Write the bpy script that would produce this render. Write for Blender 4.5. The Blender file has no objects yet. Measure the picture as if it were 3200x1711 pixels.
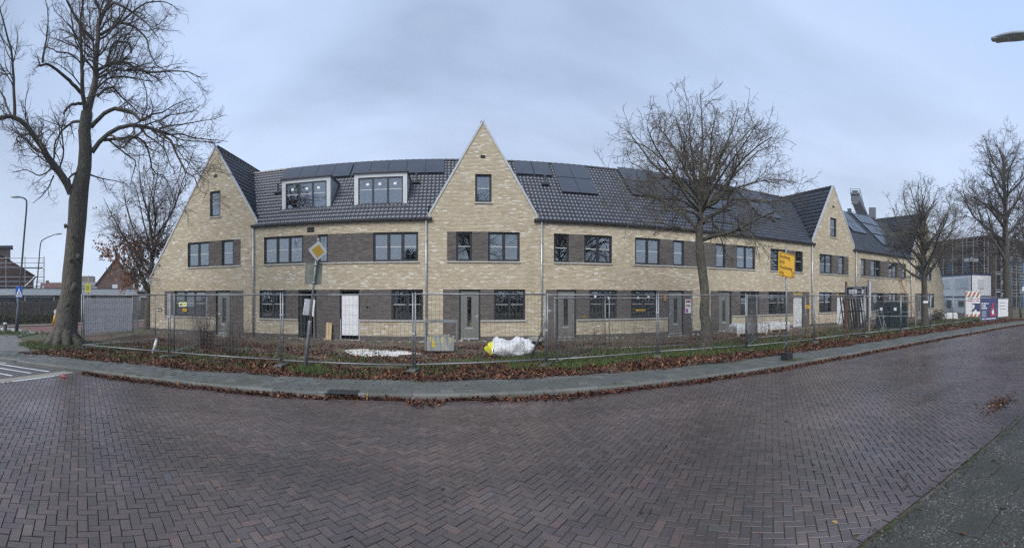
import bpy, math, random
import numpy as np
from mathutils import Vector, Matrix

PI = math.pi
R = math.radians
rng = np.random.default_rng(7)
random.seed(7)
sc = bpy.context.scene
col = sc.collection

# ------------------------------------------------------------------ camera
EYE = 2.0                       # eye height above the footway (m)
cd = bpy.data.cameras.new('camera')
cam = bpy.data.objects.new('camera', cd)
col.objects.link(cam)
cam.location = (0, 0, EYE)
cam.rotation_euler = (PI / 2, 0, -0.14078)
cd.type = 'PANO'                # the photograph is a swept cylindrical panorama
cd.panorama_type = 'CENTRAL_CYLINDRICAL'
cd.central_cylindrical_range_u_min = -1.16703
cd.central_cylindrical_range_u_max = 1.16703
cd.central_cylindrical_range_v_min = -0.57039
cd.central_cylindrical_range_v_max = 0.67761
cd.central_cylindrical_radius = 1.0
cd.clip_start = 0.05
cd.clip_end = 3000
sc.camera = cam

# ------------------------------------------------------------------ sky, sun, exposure
SUN_EL, SUN_AZ = 46.0, 205.0    # sun behind the photographer, veiled by cloud
w = bpy.data.worlds.new('World')
sc.world = w
w.use_nodes = True
nt = w.node_tree
nt.nodes.clear()
N = nt.nodes.new
out = N('ShaderNodeOutputWorld')
sky = N('ShaderNodeTexSky')
sky.sky_type = 'NISHITA'
sky.sun_disc = False
sky.sun_elevation = R(SUN_EL)
sky.sun_rotation = R(SUN_AZ)
bg1 = N('ShaderNodeBackground')
bg1.inputs[1].default_value = 0.07
nt.links.new(sky.outputs[0], bg1.inputs[0])
tc = N('ShaderNodeTexCoord')
sep = N('ShaderNodeSeparateXYZ')
nt.links.new(tc.outputs['Generated'], sep.inputs[0])
def wmath(op, a, b=None):
    n = N('ShaderNodeMath'); n.operation = op
    for i, v in enumerate((a, b)):
        if v is None: continue
        if isinstance(v, (int, float)): n.inputs[i].default_value = v
        else: nt.links.new(v, n.inputs[i])
    return n.outputs[0]
zz = wmath('ADD', wmath('MAXIMUM', sep.outputs[2], 0.0), 0.22)
px_ = wmath('MULTIPLY', wmath('DIVIDE', sep.outputs[0], zz), 0.75)
py_ = wmath('DIVIDE', sep.outputs[1], zz)
comb = N('ShaderNodeCombineXYZ')
nt.links.new(px_, comb.inputs[0]); nt.links.new(py_, comb.inputs[1])
noi = N('ShaderNodeTexNoise')
noi.inputs['Scale'].default_value = 0.6
noi.inputs['Detail'].default_value = 5.0
noi.inputs['Roughness'].default_value = 0.48
noi.inputs['Distortion'].default_value = 0.35
nt.links.new(comb.outputs[0], noi.inputs['Vector'])
ramp = N('ShaderNodeValToRGB')
cr = ramp.color_ramp
cr.elements[0].position = 0.30; cr.elements[0].color = (0.44, 0.62, 0.95, 1)
cr.elements[1].position = 0.74; cr.elements[1].color = (0.64, 0.75, 0.92, 1)
e = cr.elements.new(0.43); e.color = (0.57, 0.71, 0.97, 1)
e = cr.elements.new(0.54); e.color = (0.385, 0.485, 0.675, 1)
e = cr.elements.new(0.63); e.color = (0.49, 0.60, 0.79, 1)
nt.links.new(noi.outputs[0], ramp.inputs[0])
# overcast brightens and greys a little towards the horizon
hz = N('ShaderNodeMapRange')
hz.inputs['From Min'].default_value = 0.0; hz.inputs['From Max'].default_value = 0.45
hz.inputs['To Min'].default_value = 0.75; hz.inputs['To Max'].default_value = 0.0
nt.links.new(sep.outputs[2], hz.inputs['Value'])
mixh = N('ShaderNodeMix'); mixh.data_type = 'RGBA'
nt.links.new(hz.outputs[0], mixh.inputs[0])
nt.links.new(ramp.outputs[0], mixh.inputs[6])
mixh.inputs[7].default_value = (0.72, 0.81, 0.96, 1)
bg2 = N('ShaderNodeBackground')
bg2.inputs[1].default_value = 0.47
nt.links.new(mixh.outputs[2], bg2.inputs[0])
ms = N('ShaderNodeMixShader')
ms.inputs[0].default_value = 0.9
nt.links.new(bg1.outputs[0], ms.inputs[1]); nt.links.new(bg2.outputs[0], ms.inputs[2])
nt.links.new(ms.outputs[0], out.inputs[0])

sd = bpy.data.lights.new('sun', 'SUN')
sd.energy = 1.5
sd.angle = R(34)
sd.color = (1.0, 0.97, 0.93)
so = bpy.data.objects.new('sun', sd)
col.objects.link(so)
_a = R(SUN_AZ)
sdir = Vector((math.sin(_a) * math.cos(R(SUN_EL)), math.cos(_a) * math.cos(R(SUN_EL)), math.sin(R(SUN_EL))))
so.rotation_euler = sdir.to_track_quat('Z', 'Y').to_euler()
so.location = (0, -20, 40)

sc.view_settings.view_transform = 'Standard'
sc.view_settings.look = 'None'
sc.view_settings.gamma = 1.0
sc.view_settings.exposure = 1.25
sc.view_settings.use_curve_mapping = False
sc.cycles.max_bounces = 6
sc.cycles.transparent_max_bounces = 16
sc.cycles.use_denoising = False
sc.cycles.use_adaptive_sampling = False
sc.cycles.filter_width = 1.4

# ------------------------------------------------------------------ helpers
def obj(name, me, parent=None):
    o = bpy.data.objects.new(name, me)
    col.objects.link(o)
    if parent is not None: o.parent = parent
    return o

def tag(o, label=None, cat=None, group=None, kind=None):
    if label: o['label'] = label
    if cat: o['category'] = cat
    if group: o['group'] = group
    if kind: o['kind'] = kind
    return o

def thing(name, label, cat, loc=(0, 0, 0), rz=0.0, group=None):
    o = obj(name, None)
    o.location = loc
    o.rotation_euler = (0, 0, rz)
    o.empty_display_size = 0.2
    return tag(o, label, cat, group)

def copy_tree(o, parent=None):
    c = o.copy(); col.objects.link(c); c.parent = parent
    for ch in o.children: copy_tree(ch, c)
    return c

class MB:
    """collects shapes and links them as ONE mesh object"""
    def __init__(s): s.v = []; s.f = []
    def add(s, vs, fs):
        b = len(s.v)
        s.v.extend([tuple(map(float, p)) for p in vs]); s.f.extend([tuple(i + b for i in f) for f in fs]); return s
    def box(s, x0, x1, y0, y1, z0, z1, M=None, bev=0.0):
        if bev:
            vs = []; 
            for z, i in ((z0, bev), (z0 + bev, 0), (z1 - bev, 0), (z1, bev)):
                vs += [(x0 + i, y0 + i, z), (x1 - i, y0 + i, z), (x1 - i, y1 - i, z), (x0 + i, y1 - i, z)]
            fs = [(3, 2, 1, 0), (12, 13, 14, 15)]
            for k in range(3):
                for j in range(4):
                    fs.append((4*k + j, 4*k + (j+1) % 4, 4*k + 4 + (j+1) % 4, 4*k + 4 + j))
        else:
            vs = [(x, y, z) for z in (z0, z1) for x, y in ((x0, y0), (x1, y0), (x1, y1), (x0, y1))]
            fs = [(3, 2, 1, 0), (4, 5, 6, 7), (0, 1, 5, 4), (1, 2, 6, 5), (2, 3, 7, 6), (3, 0, 4, 7)]
        if M is not None: vs = [M @ Vector(p) for p in vs]
        return s.add(vs, fs)
    def quad(s, a, b, c, d): return s.add([a, b, c, d], [(0, 1, 2, 3)])
    def tube(s, pts, rad, n=8, cap=True):
        pts = [Vector(p) for p in pts]
        if isinstance(rad, (int, float)): rad = [rad] * len(pts)
        vs = []; fs = []
        up = None
        for i, p in enumerate(pts):
            t = (pts[min(i+1, len(pts)-1)] - pts[max(i-1, 0)]).normalized()
            if up is None:
                a = Vector((0, 0, 1)) if abs(t.z) < 0.9 else Vector((1, 0, 0))
                up = t.cross(a).normalized()
            up = (up - t * up.dot(t)).normalized()
            q = t.cross(up)
            for k in range(n):
                an = 2 * PI * k / n
                vs.append(p + (up * math.cos(an) + q * math.sin(an)) * rad[i])
        for i in range(len(pts) - 1):
            for k in range(n):
                fs.append((i*n + k, i*n + (k+1) % n, (i+1)*n + (k+1) % n, (i+1)*n + k))
        if cap:
            fs.append(tuple(range(n))[::-1]); fs.append(tuple((len(pts)-1)*n + k for k in range(n)))
        return s.add(vs, fs)
    def prism(s, poly, y0, y1):
        """poly in (x, z), extruded along y"""
        n = len(poly)
        vs = [(x, y0, z) for x, z in poly] + [(x, y1, z) for x, z in poly]
        fs = [tuple(range(n)), tuple(range(2*n - 1, n - 1, -1))]
        for k in range(n): fs.append((k, n + k, n + (k+1) % n, (k+1) % n))
        return s.add(vs, fs)
    def lathe(s, prof, n=16, c=(0, 0, 0)):
        vs = []; fs = []
        for r, z in prof:
            for k in range(n):
                a = 2*PI*k/n; vs.append((c[0] + r*math.cos(a), c[1] + r*math.sin(a), c[2] + z))
        for i in range(len(prof) - 1):
            for k in range(n): fs.append((i*n+k, i*n+(k+1) % n, (i+1)*n+(k+1) % n, (i+1)*n+k))
        fs.append(tuple(range(n))[::-1]); fs.append(tuple((len(prof)-1)*n+k for k in range(n)))
        return s.add(vs, fs)
    def build(s, name, mat, parent=None, origin=None, smooth=False, kind=None):
        vs = s.v
        if origin is not None:
            ox, oy, oz = origin; vs = [(x-ox, y-oy, z-oz) for x, y, z in vs]
        me = bpy.data.meshes.new(name)
        me.from_pydata(vs, [], s.f)
        if mat is not None: me.materials.append(mat)
        if smooth: me.shade_smooth()
        o = obj(name, me, parent)
        if kind: o['kind'] = kind
        return o

def np_mesh(name, V, F, mat, attr=None, smooth=False):
    """V (n,3), F (m,k) of one face size; attr: one scalar per face -> 'tint'"""
    V = np.ascontiguousarray(V, np.float32); F = np.ascontiguousarray(F, np.int32)
    me = bpy.data.meshes.new(name)
    me.vertices.add(len(V)); me.vertices.foreach_set('co', V.ravel())
    m, k = F.shape
    me.loops.add(m*k); me.loops.foreach_set('vertex_index', F.ravel())
    me.polygons.add(m)
    me.polygons.foreach_set('loop_start', np.arange(0, m*k, k, dtype=np.int32))
    me.polygons.foreach_set('loop_total', np.full(m, k, np.int32))
    me.polygons.foreach_set('use_smooth', np.full(m, bool(smooth)))
    if attr is not None:
        a = me.attributes.new('tint', 'FLOAT', 'FACE'); a.data.foreach_set('value', np.ascontiguousarray(attr, np.float32))
    me.update(); me.validate()
    if mat is not None: me.materials.append(mat)
    return me

def arc(pts, per=6):
    """smooth polyline (Catmull-Rom)"""
    P = [Vector(p) for p in pts]; o = []
    for i in range(len(P) - 1):
        p0, p1, p2, p3 = P[max(i-1, 0)], P[i], P[i+1], P[min(i+2, len(P)-1)]
        for k in range(per):
            t = k / per
            o.append(0.5*((2*p1) + (p2-p0)*t + (2*p0-5*p1+4*p2-p3)*t*t + (3*p1-p0-3*p2+p3)*t**3))
    o.append(P[-1]); return o

# ------------------------------------------------------------------ materials
class NT:
    def __init__(s, name):
        s.m = bpy.data.materials.new(name); s.m.use_nodes = True
        s.t = s.m.node_tree; s.b = s.t.nodes['Principled BSDF']; s.out = s.t.nodes['Material Output']
    def n(s, kind, **kw):
        n = s.t.nodes.new('ShaderNode' + kind)
        for k, v in kw.items(): setattr(n, k, v)
        return n
    def l(s, a, b): s.t.links.new(a, b)
    def coord(s, kind='Object', scale=None):
        c = s.n('TexCoord').outputs[kind]
        if scale is not None:
            m = s.n('Mapping'); m.inputs['Scale'].default_value = scale; s.l(c, m.inputs[0]); c = m.outputs[0]
        return c
    def pos(s, scale=None):
        c = s.n('NewGeometry').outputs['Position']
        if scale is not None:
            m = s.n('Mapping'); m.inputs['Scale'].default_value = scale; s.l(c, m.inputs[0]); c = m.outputs[0]
        return c
    def noise(s, vec, scale, detail=4, rough=0.55, dist=0.0):
        n = s.n('TexNoise'); n.inputs['Scale'].default_value = scale; n.inputs['Detail'].default_value = detail
        n.inputs['Roughness'].default_value = rough; n.inputs['Distortion'].default_value = dist
        s.l(vec, n.inputs['Vector']); return n.outputs[0]
    def ramp(s, fac, stops, interp='LINEAR'):
        r = s.n('ValToRGB'); c = r.color_ramp; c.interpolation = interp
        while len(c.elements) < len(stops): c.elements.new(0.5)
        for e, (p, k) in zip(c.elements, stops):
            e.position = p; e.color = (k, k, k, 1) if isinstance(k, (int, float)) else (*k, 1)
        s.l(fac, r.inputs[0]); return r.outputs[0]
    def mix(s, fac, a, b, mode='MIX'):
        m = s.n('Mix', data_type='RGBA', blend_type=mode)
        for i, v in ((0, fac), (6, a), (7, b)):
            if isinstance(v, (int, float)): m.inputs[i].default_value = v
            elif isinstance(v, tuple): m.inputs[i].default_value = (*v, 1)
            else: s.l(v, m.inputs[i])
        return m.outputs[2]
    def math(s, op, a, b=0.0):
        m = s.n('Math', operation=op)
        for i, v in ((0, a), (1, b)):
            if isinstance(v, (int, float)): m.inputs[i].default_value = v
            else: s.l(v, m.inputs[i])
        return m.outputs[0]
    def bump(s, h, strength=0.3, dist=0.01):
        b = s.n('Bump'); b.inputs['Strength'].default_value = strength; b.inputs['Distance'].default_value = dist
        s.l(h, b.inputs['Height']); s.l(b.outputs[0], s.b.inputs['Normal'])
    def base(s, c):
        if isinstance(c, tuple): s.b.inputs['Base Color'].default_value = (*c, 1)
        else: s.l(c, s.b.inputs['Base Color'])
    def rough(s, c):
        if isinstance(c, (int, float)): s.b.inputs['Roughness'].default_value = c
        else: s.l(c, s.b.inputs['Roughness'])
    def set(s, **kw):
        for k, v in kw.items(): s.b.inputs[k.replace('_', ' ')].default_value = v

MATS = {}
def plain(name, c, rough=0.6, metal=0.0, var=0.12, scale=6.0, bump=0.0, dirt=None, dirt_amt=0.5):
    """a painted / plain surface with slight unevenness and optional dirt"""
    if name in MATS: return MATS[name]
    t = NT(name); v = t.pos()
    n1 = t.noise(v, scale, 5)
    lo = tuple(x*(1-var) for x in c); hi = tuple(min(1, x*(1+var)) for x in c)
    cc = t.ramp(n1, [(0.3, lo), (0.7, hi)])
    if dirt:
        n2 = t.noise(v, scale*0.35, 6, 0.65)
        cc = t.mix(t.ramp(n2, [(0.45, 0.0), (0.75, dirt_amt)]), cc, dirt)
    t.base(cc); t.rough(t.ramp(n1, [(0.2, max(0.02, rough-0.08)), (0.8, min(1, rough+0.08))]))
    t.set(Metallic=metal)
    if bump: t.bump(t.noise(v, scale*6, 4), bump, 0.004)
    MATS[name] = t.m; return t.m

def scalar_mat(name, stops, rough=0.75, inst=False, fine=40.0, fine_amt=0.25, bump=0.35, bdist=0.003, extra=None, spec=0.4):
    """colour picked per piece: face attribute 'tint' on joined pieces, object random on single ones"""
    t = NT(name)
    if inst: s_ = t.n('ObjectInfo').outputs['Random']
    else:
        a = t.n('Attribute'); a.attribute_name = 'tint'; s_ = a.outputs['Fac']
    v = t.pos()
    c = t.ramp(s_, stops)
    f = t.noise(v, fine, 5, 0.6)
    c = t.mix(1.0, c, t.ramp(f, [(0.25, 1-fine_amt), (0.75, 1+fine_amt*0.6)]), 'MULTIPLY')
    if extra: c = extra(t, v, c)
    t.base(c); t.rough(t.ramp(f, [(0.2, rough-0.1), (0.8, min(1, rough+0.1))])); t.set(Specular_IOR_Level=spec)
    if bump: t.bump(f, bump, bdist)
    return t.m

YB = [(0.0, (0.405, 0.33, 0.23)), (0.10, (0.455, 0.38, 0.27)), (0.34, (0.50, 0.425, 0.305)), (0.58, (0.53, 0.46, 0.335)),
      (0.68, (0.475, 0.415, 0.31)), (0.84, (0.555, 0.495, 0.375)), (0.93, (0.615, 0.57, 0.465)), (0.985, (0.71, 0.69, 0.62))]
GB = [(0.0, (0.078, 0.070, 0.068)), (0.3, (0.098, 0.087, 0.084)), (0.55, (0.118, 0.104, 0.10)), (0.8, (0.14, 0.126, 0.121)), (1.0, (0.105, 0.096, 0.10))]
def efflor(t, v, c):      # large patches where the fresh wall shows more salts, and slightly darker courses
    n = t.noise(v, 0.55, 4, 0.6)
    c = t.mix(t.ramp(n, [(0.42, 0.0), (0.72, 0.22)]), c, (0.62, 0.56, 0.44))
    n2 = t.noise(v, 1.7, 3, 0.6)
    return t.mix(1.0, c, t.ramp(n2, [(0.3, 0.94), (0.7, 1.05)]), 'MULTIPLY')
M_brick_y = scalar_mat('yellow_brick', YB, 0.85, extra=efflor)
M_brick_yi = scalar_mat('yellow_brick_single', YB, 0.85, inst=True, extra=efflor)
M_brick_g = scalar_mat('grey_brick', GB, 0.85)
M_brick_gi = scalar_mat('grey_brick_single', GB, 0.85, inst=True)
M_mortar = plain('mortar', (0.26, 0.215, 0.15), 0.95, var=0.2, scale=9)
M_mortar_side = plain('rendered_side_wall', (0.40, 0.335, 0.22), 0.9, var=0.25, scale=4)
TL = [(0.0, (0.027, 0.034, 0.050)), (0.5, (0.034, 0.043, 0.062)), (1.0, (0.043, 0.053, 0.075))]
def tile_m(inst):
    return scalar_mat('roof_tile_glaze' + ('_single' if inst else ''), TL, 0.36, inst=inst, fine=14, fine_amt=0.2, bump=0.08, spec=0.6)
M_tile, M_tilei = tile_m(False), tile_m(True)
M_frame = plain('anthracite_frame', (0.017, 0.021, 0.027), 0.42, var=0.1)
M_trim = plain('pale_verge_trim', (0.42, 0.45, 0.47), 0.45, var=0.08, dirt=(0.2, 0.21, 0.2), dirt_amt=0.25)
M_sill = plain('concrete_sill', (0.42, 0.41, 0.38), 0.75, var=0.12, dirt=(0.22, 0.2, 0.17), dirt_amt=0.5)
M_zinc = plain('zinc', (0.40, 0.43, 0.46), 0.42, 0.55, var=0.12, scale=3)
M_gutter = plain('dark_gutter', (0.05, 0.055, 0.062), 0.4, 0.2)
M_door = plain('grey_door_paint', (0.165, 0.166, 0.152), 0.45, var=0.06)
M_white = plain('white_paint', (0.74, 0.75, 0.76), 0.5, var=0.06, dirt=(0.4, 0.38, 0.34), dirt_amt=0.25)
M_bar = plain('white_glazing_bar', (0.55, 0.56, 0.55), 0.5, var=0.05)
M_room = plain('bare_plaster_room', (0.20, 0.20, 0.19), 0.9, var=0.2, scale=1.5)
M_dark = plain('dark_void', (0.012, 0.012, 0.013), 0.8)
M_steel = plain('galvanised_steel', (0.235, 0.25, 0.265), 0.5, 0.45, var=0.25, scale=5, dirt=(0.13, 0.12, 0.1), dirt_amt=0.4)
M_wire = plain('galvanised_wire', (0.12, 0.125, 0.13), 0.55, 0.3, var=0.2)
M_cell = plain('solar_cells', (0.022, 0.027, 0.040), 0.14, var=0.15, scale=2)
M_black = plain('black_rubber', (0.018, 0.018, 0.019), 0.75, bump=0.2)
M_conc = plain('grey_concrete', (0.20, 0.20, 0.185), 0.9, var=0.25, scale=5, bump=0.3, dirt=(0.07, 0.085, 0.05), dirt_amt=0.7)
M_plate = plain('letter_plate', (0.55, 0.56, 0.57), 0.35, 0.5)
M_yellow = plain('yellow_sign_film', (0.78, 0.43, 0.012), 0.4, var=0.04)
M_lime = plain('lime_yellow_plastic', (0.66, 0.64, 0.05), 0.45, var=0.05)
M_text = plain('black_print', (0.01, 0.01, 0.011), 0.5, var=0.02)
M_wtext = plain('white_print', (0.78, 0.79, 0.8), 0.5, var=0.02)
M_wood = plain('fresh_timber', (0.55, 0.40, 0.22), 0.7, var=0.15, scale=8)
M_brownwood = plain('stained_timber', (0.15, 0.062, 0.03), 0.7, var=0.25, scale=7, bump=0.2)
M_greywood = None

def glass_mat(name, refl, tint):
    t = NT(name)
    f = t.n('Fresnel'); f.inputs[0].default_value = 1.52
    fac = t.math('ADD', t.math('MULTIPLY', f.outputs[0], 1.3), refl)
    g = t.n('BsdfGlossy'); g.inputs['Roughness'].default_value = 0.012; g.inputs['Color'].default_value = (0.93, 0.96, 1.0, 1)
    b = t.n('Bump'); b.inputs['Strength'].default_value = 0.05; b.inputs['Distance'].default_value = 0.02
    t.l(t.noise(t.pos(), 0.9, 1), b.inputs['Height']); t.l(b.outputs[0], g.inputs['Normal'])
    tr = t.n('BsdfTransparent'); tr.inputs[0].default_value = (*tint, 1)
    m = t.n('MixShader'); t.l(fac, m.inputs[0]); t.l(tr.outputs[0], m.inputs[1]); t.l(g.outputs[0], m.inputs[2])
    t.l(m.outputs[0], t.out.inputs[0]); return t.m
M_glass = glass_mat('window_glass', 0.17, (0.55, 0.6, 0.6))
M_glassd = glass_mat('dark_insulating_glass', 0.03, (0.25, 0.33, 0.32))

def bark_mat(name, dark, light, moss, scale=3.0):
    t = NT(name); v = t.coord('Object', (1, 1, 0.28))
    n = t.noise(v, scale*4, 6, 0.65, 0.4)
    c = t.ramp(n, [(0.3, dark), (0.72, light)])
    m2 = t.noise(t.coord('Object'), scale*0.5, 4)
    c = t.mix(t.ramp(m2, [(0.5, 0.0), (0.7, 0.6)]), c, moss)
    t.base(c); t.rough(0.9)
    vo = t.n('TexVoronoi', feature='DISTANCE_TO_EDGE'); vo.inputs['Scale'].default_value = scale*3.5
    t.l(v, vo.inputs['Vector'])
    h = t.math('ADD', n, t.math('MULTIPLY', t.ramp(vo.outputs[0], [(0.0, 0.0), (0.25, 1.0)]), 0.8))
    t.bump(h, 0.8, 0.03); return t.m
M_bark = bark_mat('lime_bark', (0.040, 0.036, 0.029), (0.125, 0.112, 0.092), (0.075, 0.088, 0.05))
M_bark3 = bark_mat('plane_bark', (0.042, 0.037, 0.029), (0.13, 0.12, 0.098), (0.10, 0.11, 0.065), 4.0)
M_twig = plain('twig_bark', (0.085, 0.068, 0.06), 0.9, var=0.3)
M_twig3 = plain('mossy_twig_bark', (0.105, 0.092, 0.072), 0.9, var=0.3, scale=2)
LEAF = [(0.0, (0.028, 0.012, 0.008)), (0.3, (0.052, 0.019, 0.011)), (0.55, (0.085, 0.028, 0.015)), (0.78, (0.125, 0.042, 0.02)), (0.91, (0.18, 0.068, 0.03)), (0.975, (0.25, 0.125, 0.05)), (1.0, (0.33, 0.20, 0.08))]
M_leaf = scalar_mat('fallen_leaf', LEAF, 0.7, fine=25, fine_amt=0.3, bump=0.0)
M_oleaf = scalar_mat('autumn_leaf', [(0.0, (0.13, 0.04, 0.02)), (0.5, (0.25, 0.085, 0.03)), (1.0, (0.36, 0.16, 0.055))], 0.7, fine=10, fine_amt=0.2, bump=0.0)
M_grass = scalar_mat('grass_blade', [(0.0, (0.03, 0.055, 0.012)), (0.45, (0.055, 0.10, 0.022)), (0.8, (0.095, 0.14, 0.035)), (1.0, (0.17, 0.16, 0.06))], 0.6, fine=3, fine_amt=0.25, bump=0.0)
M_stalk = scalar_mat('dead_stalk', [(0.0, (0.05, 0.032, 0.022)), (0.6, (0.10, 0.066, 0.042)), (1.0, (0.17, 0.12, 0.07))], 0.85, fine=8, bump=0.0)

def soil_mat():
    t = NT('site_soil'); v = t.pos()
    n = t.noise(v, 1.1, 7, 0.62); n2 = t.noise(v, 9, 6, 0.7); n3 = t.noise(v, 0.35, 4)
    c = t.ramp(n, [(0.3, (0.055, 0.034, 0.024)), (0.5, (0.10, 0.066, 0.045)), (0.7, (0.165, 0.122, 0.085))])
    c = t.mix(t.ramp(n3, [(0.5, 0.0), (0.65, 0.55)]), c, (0.055, 0.068, 0.026))
    c = t.mix(1.0, c, t.ramp(n2, [(0.25, 0.6), (0.75, 1.25)]), 'MULTIPLY')
    t.base(c); t.rough(0.95); t.bump(t.math('ADD', n2, n), 0.7, 0.05); return t.m
M_soil = soil_mat()
def bed_mat():
    t = NT('paving_joint_sand_and_moss'); v = t.pos()
    n = t.noise(v, 1.3, 5, 0.6); n2 = t.noise(v, 30, 4, 0.7)
    c = t.ramp(n, [(0.40, (0.125, 0.112, 0.092)), (0.52, (0.075, 0.078, 0.05)), (0.64, (0.042, 0.062, 0.02))])
    c = t.mix(1.0, c, t.ramp(n2, [(0.25, 0.5), (0.75, 1.35)]), 'MULTIPLY')
    t.base(c); t.rough(0.95); t.bump(n2, 0.6, 0.01); return t.m
M_bed = bed_mat()
PB = [(0.0, (0.060, 0.049, 0.049)), (0.3, (0.069, 0.0545, 0.0535)), (0.6, (0.077, 0.059, 0.057)), (0.85, (0.085, 0.064, 0.061)), (0.965, (0.104, 0.074, 0.066)), (1.0, (0.078, 0.074, 0.076))]
def wet(t, v, c):
    n = t.noise(v, 0.32, 5, 0.62)
    c = t.mix(1.0, c, t.ramp(n, [(0.3, 0.70), (0.5, 1.0), (0.7, 1.30)]), 'MULTIPLY')
    st = t.noise(t.pos((0.12, 1.1, 1)), 1.0, 4, 0.6)          # worn wheel tracks along the street
    c = t.mix(1.0, c, t.ramp(st, [(0.35, 0.85), (0.65, 1.15)]), 'MULTIPLY')
    n3 = t.noise(v, 5.0, 5, 0.7)
    return t.mix(t.ramp(n3, [(0.62, 0.0), (0.8, 0.28)]), c, (0.17, 0.155, 0.145))
def pb_mat(inst):
    m = scalar_mat('clay_paver' + ('_single' if inst else ''), PB, 0.44, inst=inst, fine=55, fine_amt=0.28, bump=0.18, bdist=0.002, extra=wet, spec=0.55)
    t = NT.__new__(NT); t.m = m; t.t = m.node_tree; t.b = t.t.nodes['Principled BSDF']
    d = t.noise(t.pos(), 0.55, 5, 0.6)                          # damp and drier areas
    t.l(t.ramp(d, [(0.35, 0.24), (0.62, 0.42)]), t.b.inputs['Roughness']); return m
M_pave, M_pavei = pb_mat(False), pb_mat(True)
SL = [(0.0, (0.072, 0.08, 0.077)), (0.5, (0.085, 0.092, 0.088)), (0.85, (0.098, 0.103, 0.097)), (1.0, (0.125, 0.126, 0.116))]
def mossy(t, v, c):
    n = t.noise(v, 0.9, 6, 0.65)
    c = t.mix(t.ramp(n, [(0.48, 0.0), (0.68, 0.65)]), c, (0.055, 0.062, 0.036))
    n2 = t.noise(v, 2.3, 5, 0.7)
    return t.mix(t.ramp(n2, [(0.6, 0.0), (0.75, 0.5)]), c, (0.05, 0.045, 0.04))
M_slab = scalar_mat('footway_slab', SL, 0.7, fine=60, fine_amt=0.25, extra=mossy, bump=0.3)
M_slabi = scalar_mat('footway_slab_single', SL, 0.7, inst=True, fine=60, fine_amt=0.25, extra=mossy, bump=0.3)
M_kerb = scalar_mat('kerb_stone', [(0.0, (0.10, 0.105, 0.10)), (1.0, (0.155, 0.155, 0.145))], 0.8, inst=True, fine=40, extra=mossy, bump=0.4)
def simple_noise(name, a, b, scale, rough=0.9, bump=0.4, dist=0.01, c3=None):
    t = NT(name); v = t.pos(); n = t.noise(v, scale, 7, 0.65); n2 = t.noise(v, scale*0.12, 5)
    c = t.ramp(n, [(0.3, a), (0.7, b)])
    if c3: c = t.mix(t.ramp(n2, [(0.45, 0.0), (0.65, 0.8)]), c, c3)
    t.base(c); t.rough(rough); t.bump(n, bump, dist); return t.m
M_asph = simple_noise('asphalt', (0.045, 0.047, 0.05), (0.085, 0.088, 0.092), 40, 0.8, 0.4, 0.006, (0.075, 0.075, 0.075))
M_paint = simple_noise('road_paint', (0.45, 0.46, 0.46), (0.66, 0.67, 0.67), 9, 0.7, 0.2, 0.003, (0.36, 0.37, 0.37))
M_sand = simple_noise('sandy_concrete_band', (0.16, 0.145, 0.125), (0.26, 0.24, 0.205), 14, 0.95, 0.3, 0.006)
M_groundfar = simple_noise('rough_ground', (0.05, 0.05, 0.03), (0.10, 0.085, 0.055), 2.0, 0.95, 0.5, 0.05, (0.045, 0.065, 0.022))
# ------------------------------------------------------------------ ground, road, footway
KX = np.array([-60, -30, -22, -16, -12.4, -9.2, -6.9, -3.0, 0.2, 4.7, 9.7, 14.4, 19.6, 30.0, 45.0, 70.0, 120.0])
KY = np.array([-16, -2, 2.6, 6.0, 7.52, 8.18, 8.52, 8.82, 9.03, 9.28, 9.50, 9.66, 9.70, 9.25, 7.6, 2.6, -16.0])
def kerb_y(x): return np.interp(x, KX, KY)
VX = np.array([-60, -2.6, 1.2, 3.2, 7.4, 14, 30, 45, 70, 120]); VY = np.array([0.5, 0.8, 2.1, 2.2, 2.08, 2.1, 1.6, 0.2, -4.8, -23.0])
def verge_y(x): return np.interp(x, VX, VY)
ROAD_Z = -0.12

def strip(xs, ylo, yhi, z, nm, mat, zf=None, sub=1):
    V = []; F = []
    for i, x in enumerate(xs):
        a, b = ylo(x), yhi(x)
        for k in range(sub + 1):
            y = a + (b - a)*k/sub
            V.append((x, y, z if zf is None else z + zf(x, y)))
    n = sub + 1
    for i in range(len(xs) - 1):
        for k in range(sub):
            F.append((i*n + k, (i+1)*n + k, (i+1)*n + k + 1, i*n + k + 1))
    me = bpy.data.meshes.new(nm); me.from_pydata(V, [], F); me.materials.append(mat)
    o = obj(nm, me); o['kind'] = 'structure'; return o

xs = np.concatenate([np.linspace(-250, -60, 8), np.linspace(-56, 120, 90), np.linspace(135, 250, 8)])
g1 = strip(xs, lambda x: kerb_y(x) + 0.06, lambda x: 290.0, -0.05, 'ground', M_groundfar)
g2 = strip(xs, lambda x: -250.0, lambda x: verge_y(x) - 0.1, -0.16, 'verge_ground', M_groundfar)
road = strip(np.linspace(-9.35, 118, 120), lambda x: verge_y(x) - 0.3, lambda x: kerb_y(x) + 0.02, ROAD_Z - 0.0145, 'road', M_bed)
far_road = strip(np.linspace(44, 118, 40), lambda x: verge_y(x) + 0.1, lambda x: kerb_y(x) - 0.02, ROAD_Z, 'far_road', M_pave)
asph = strip(np.linspace(-58, -9.75, 30), lambda x: -12.0 if x > -40 else -30, lambda x: kerb_y(x) + 0.02, ROAD_Z - 0.004, 'asphalt_road', M_asph)
band = strip(np.linspace(-9.75, -9.35, 2), lambda x: 0.6, lambda x: kerb_y(x) + 0.02, ROAD_Z + 0.001, 'concrete_band', M_sand)
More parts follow.
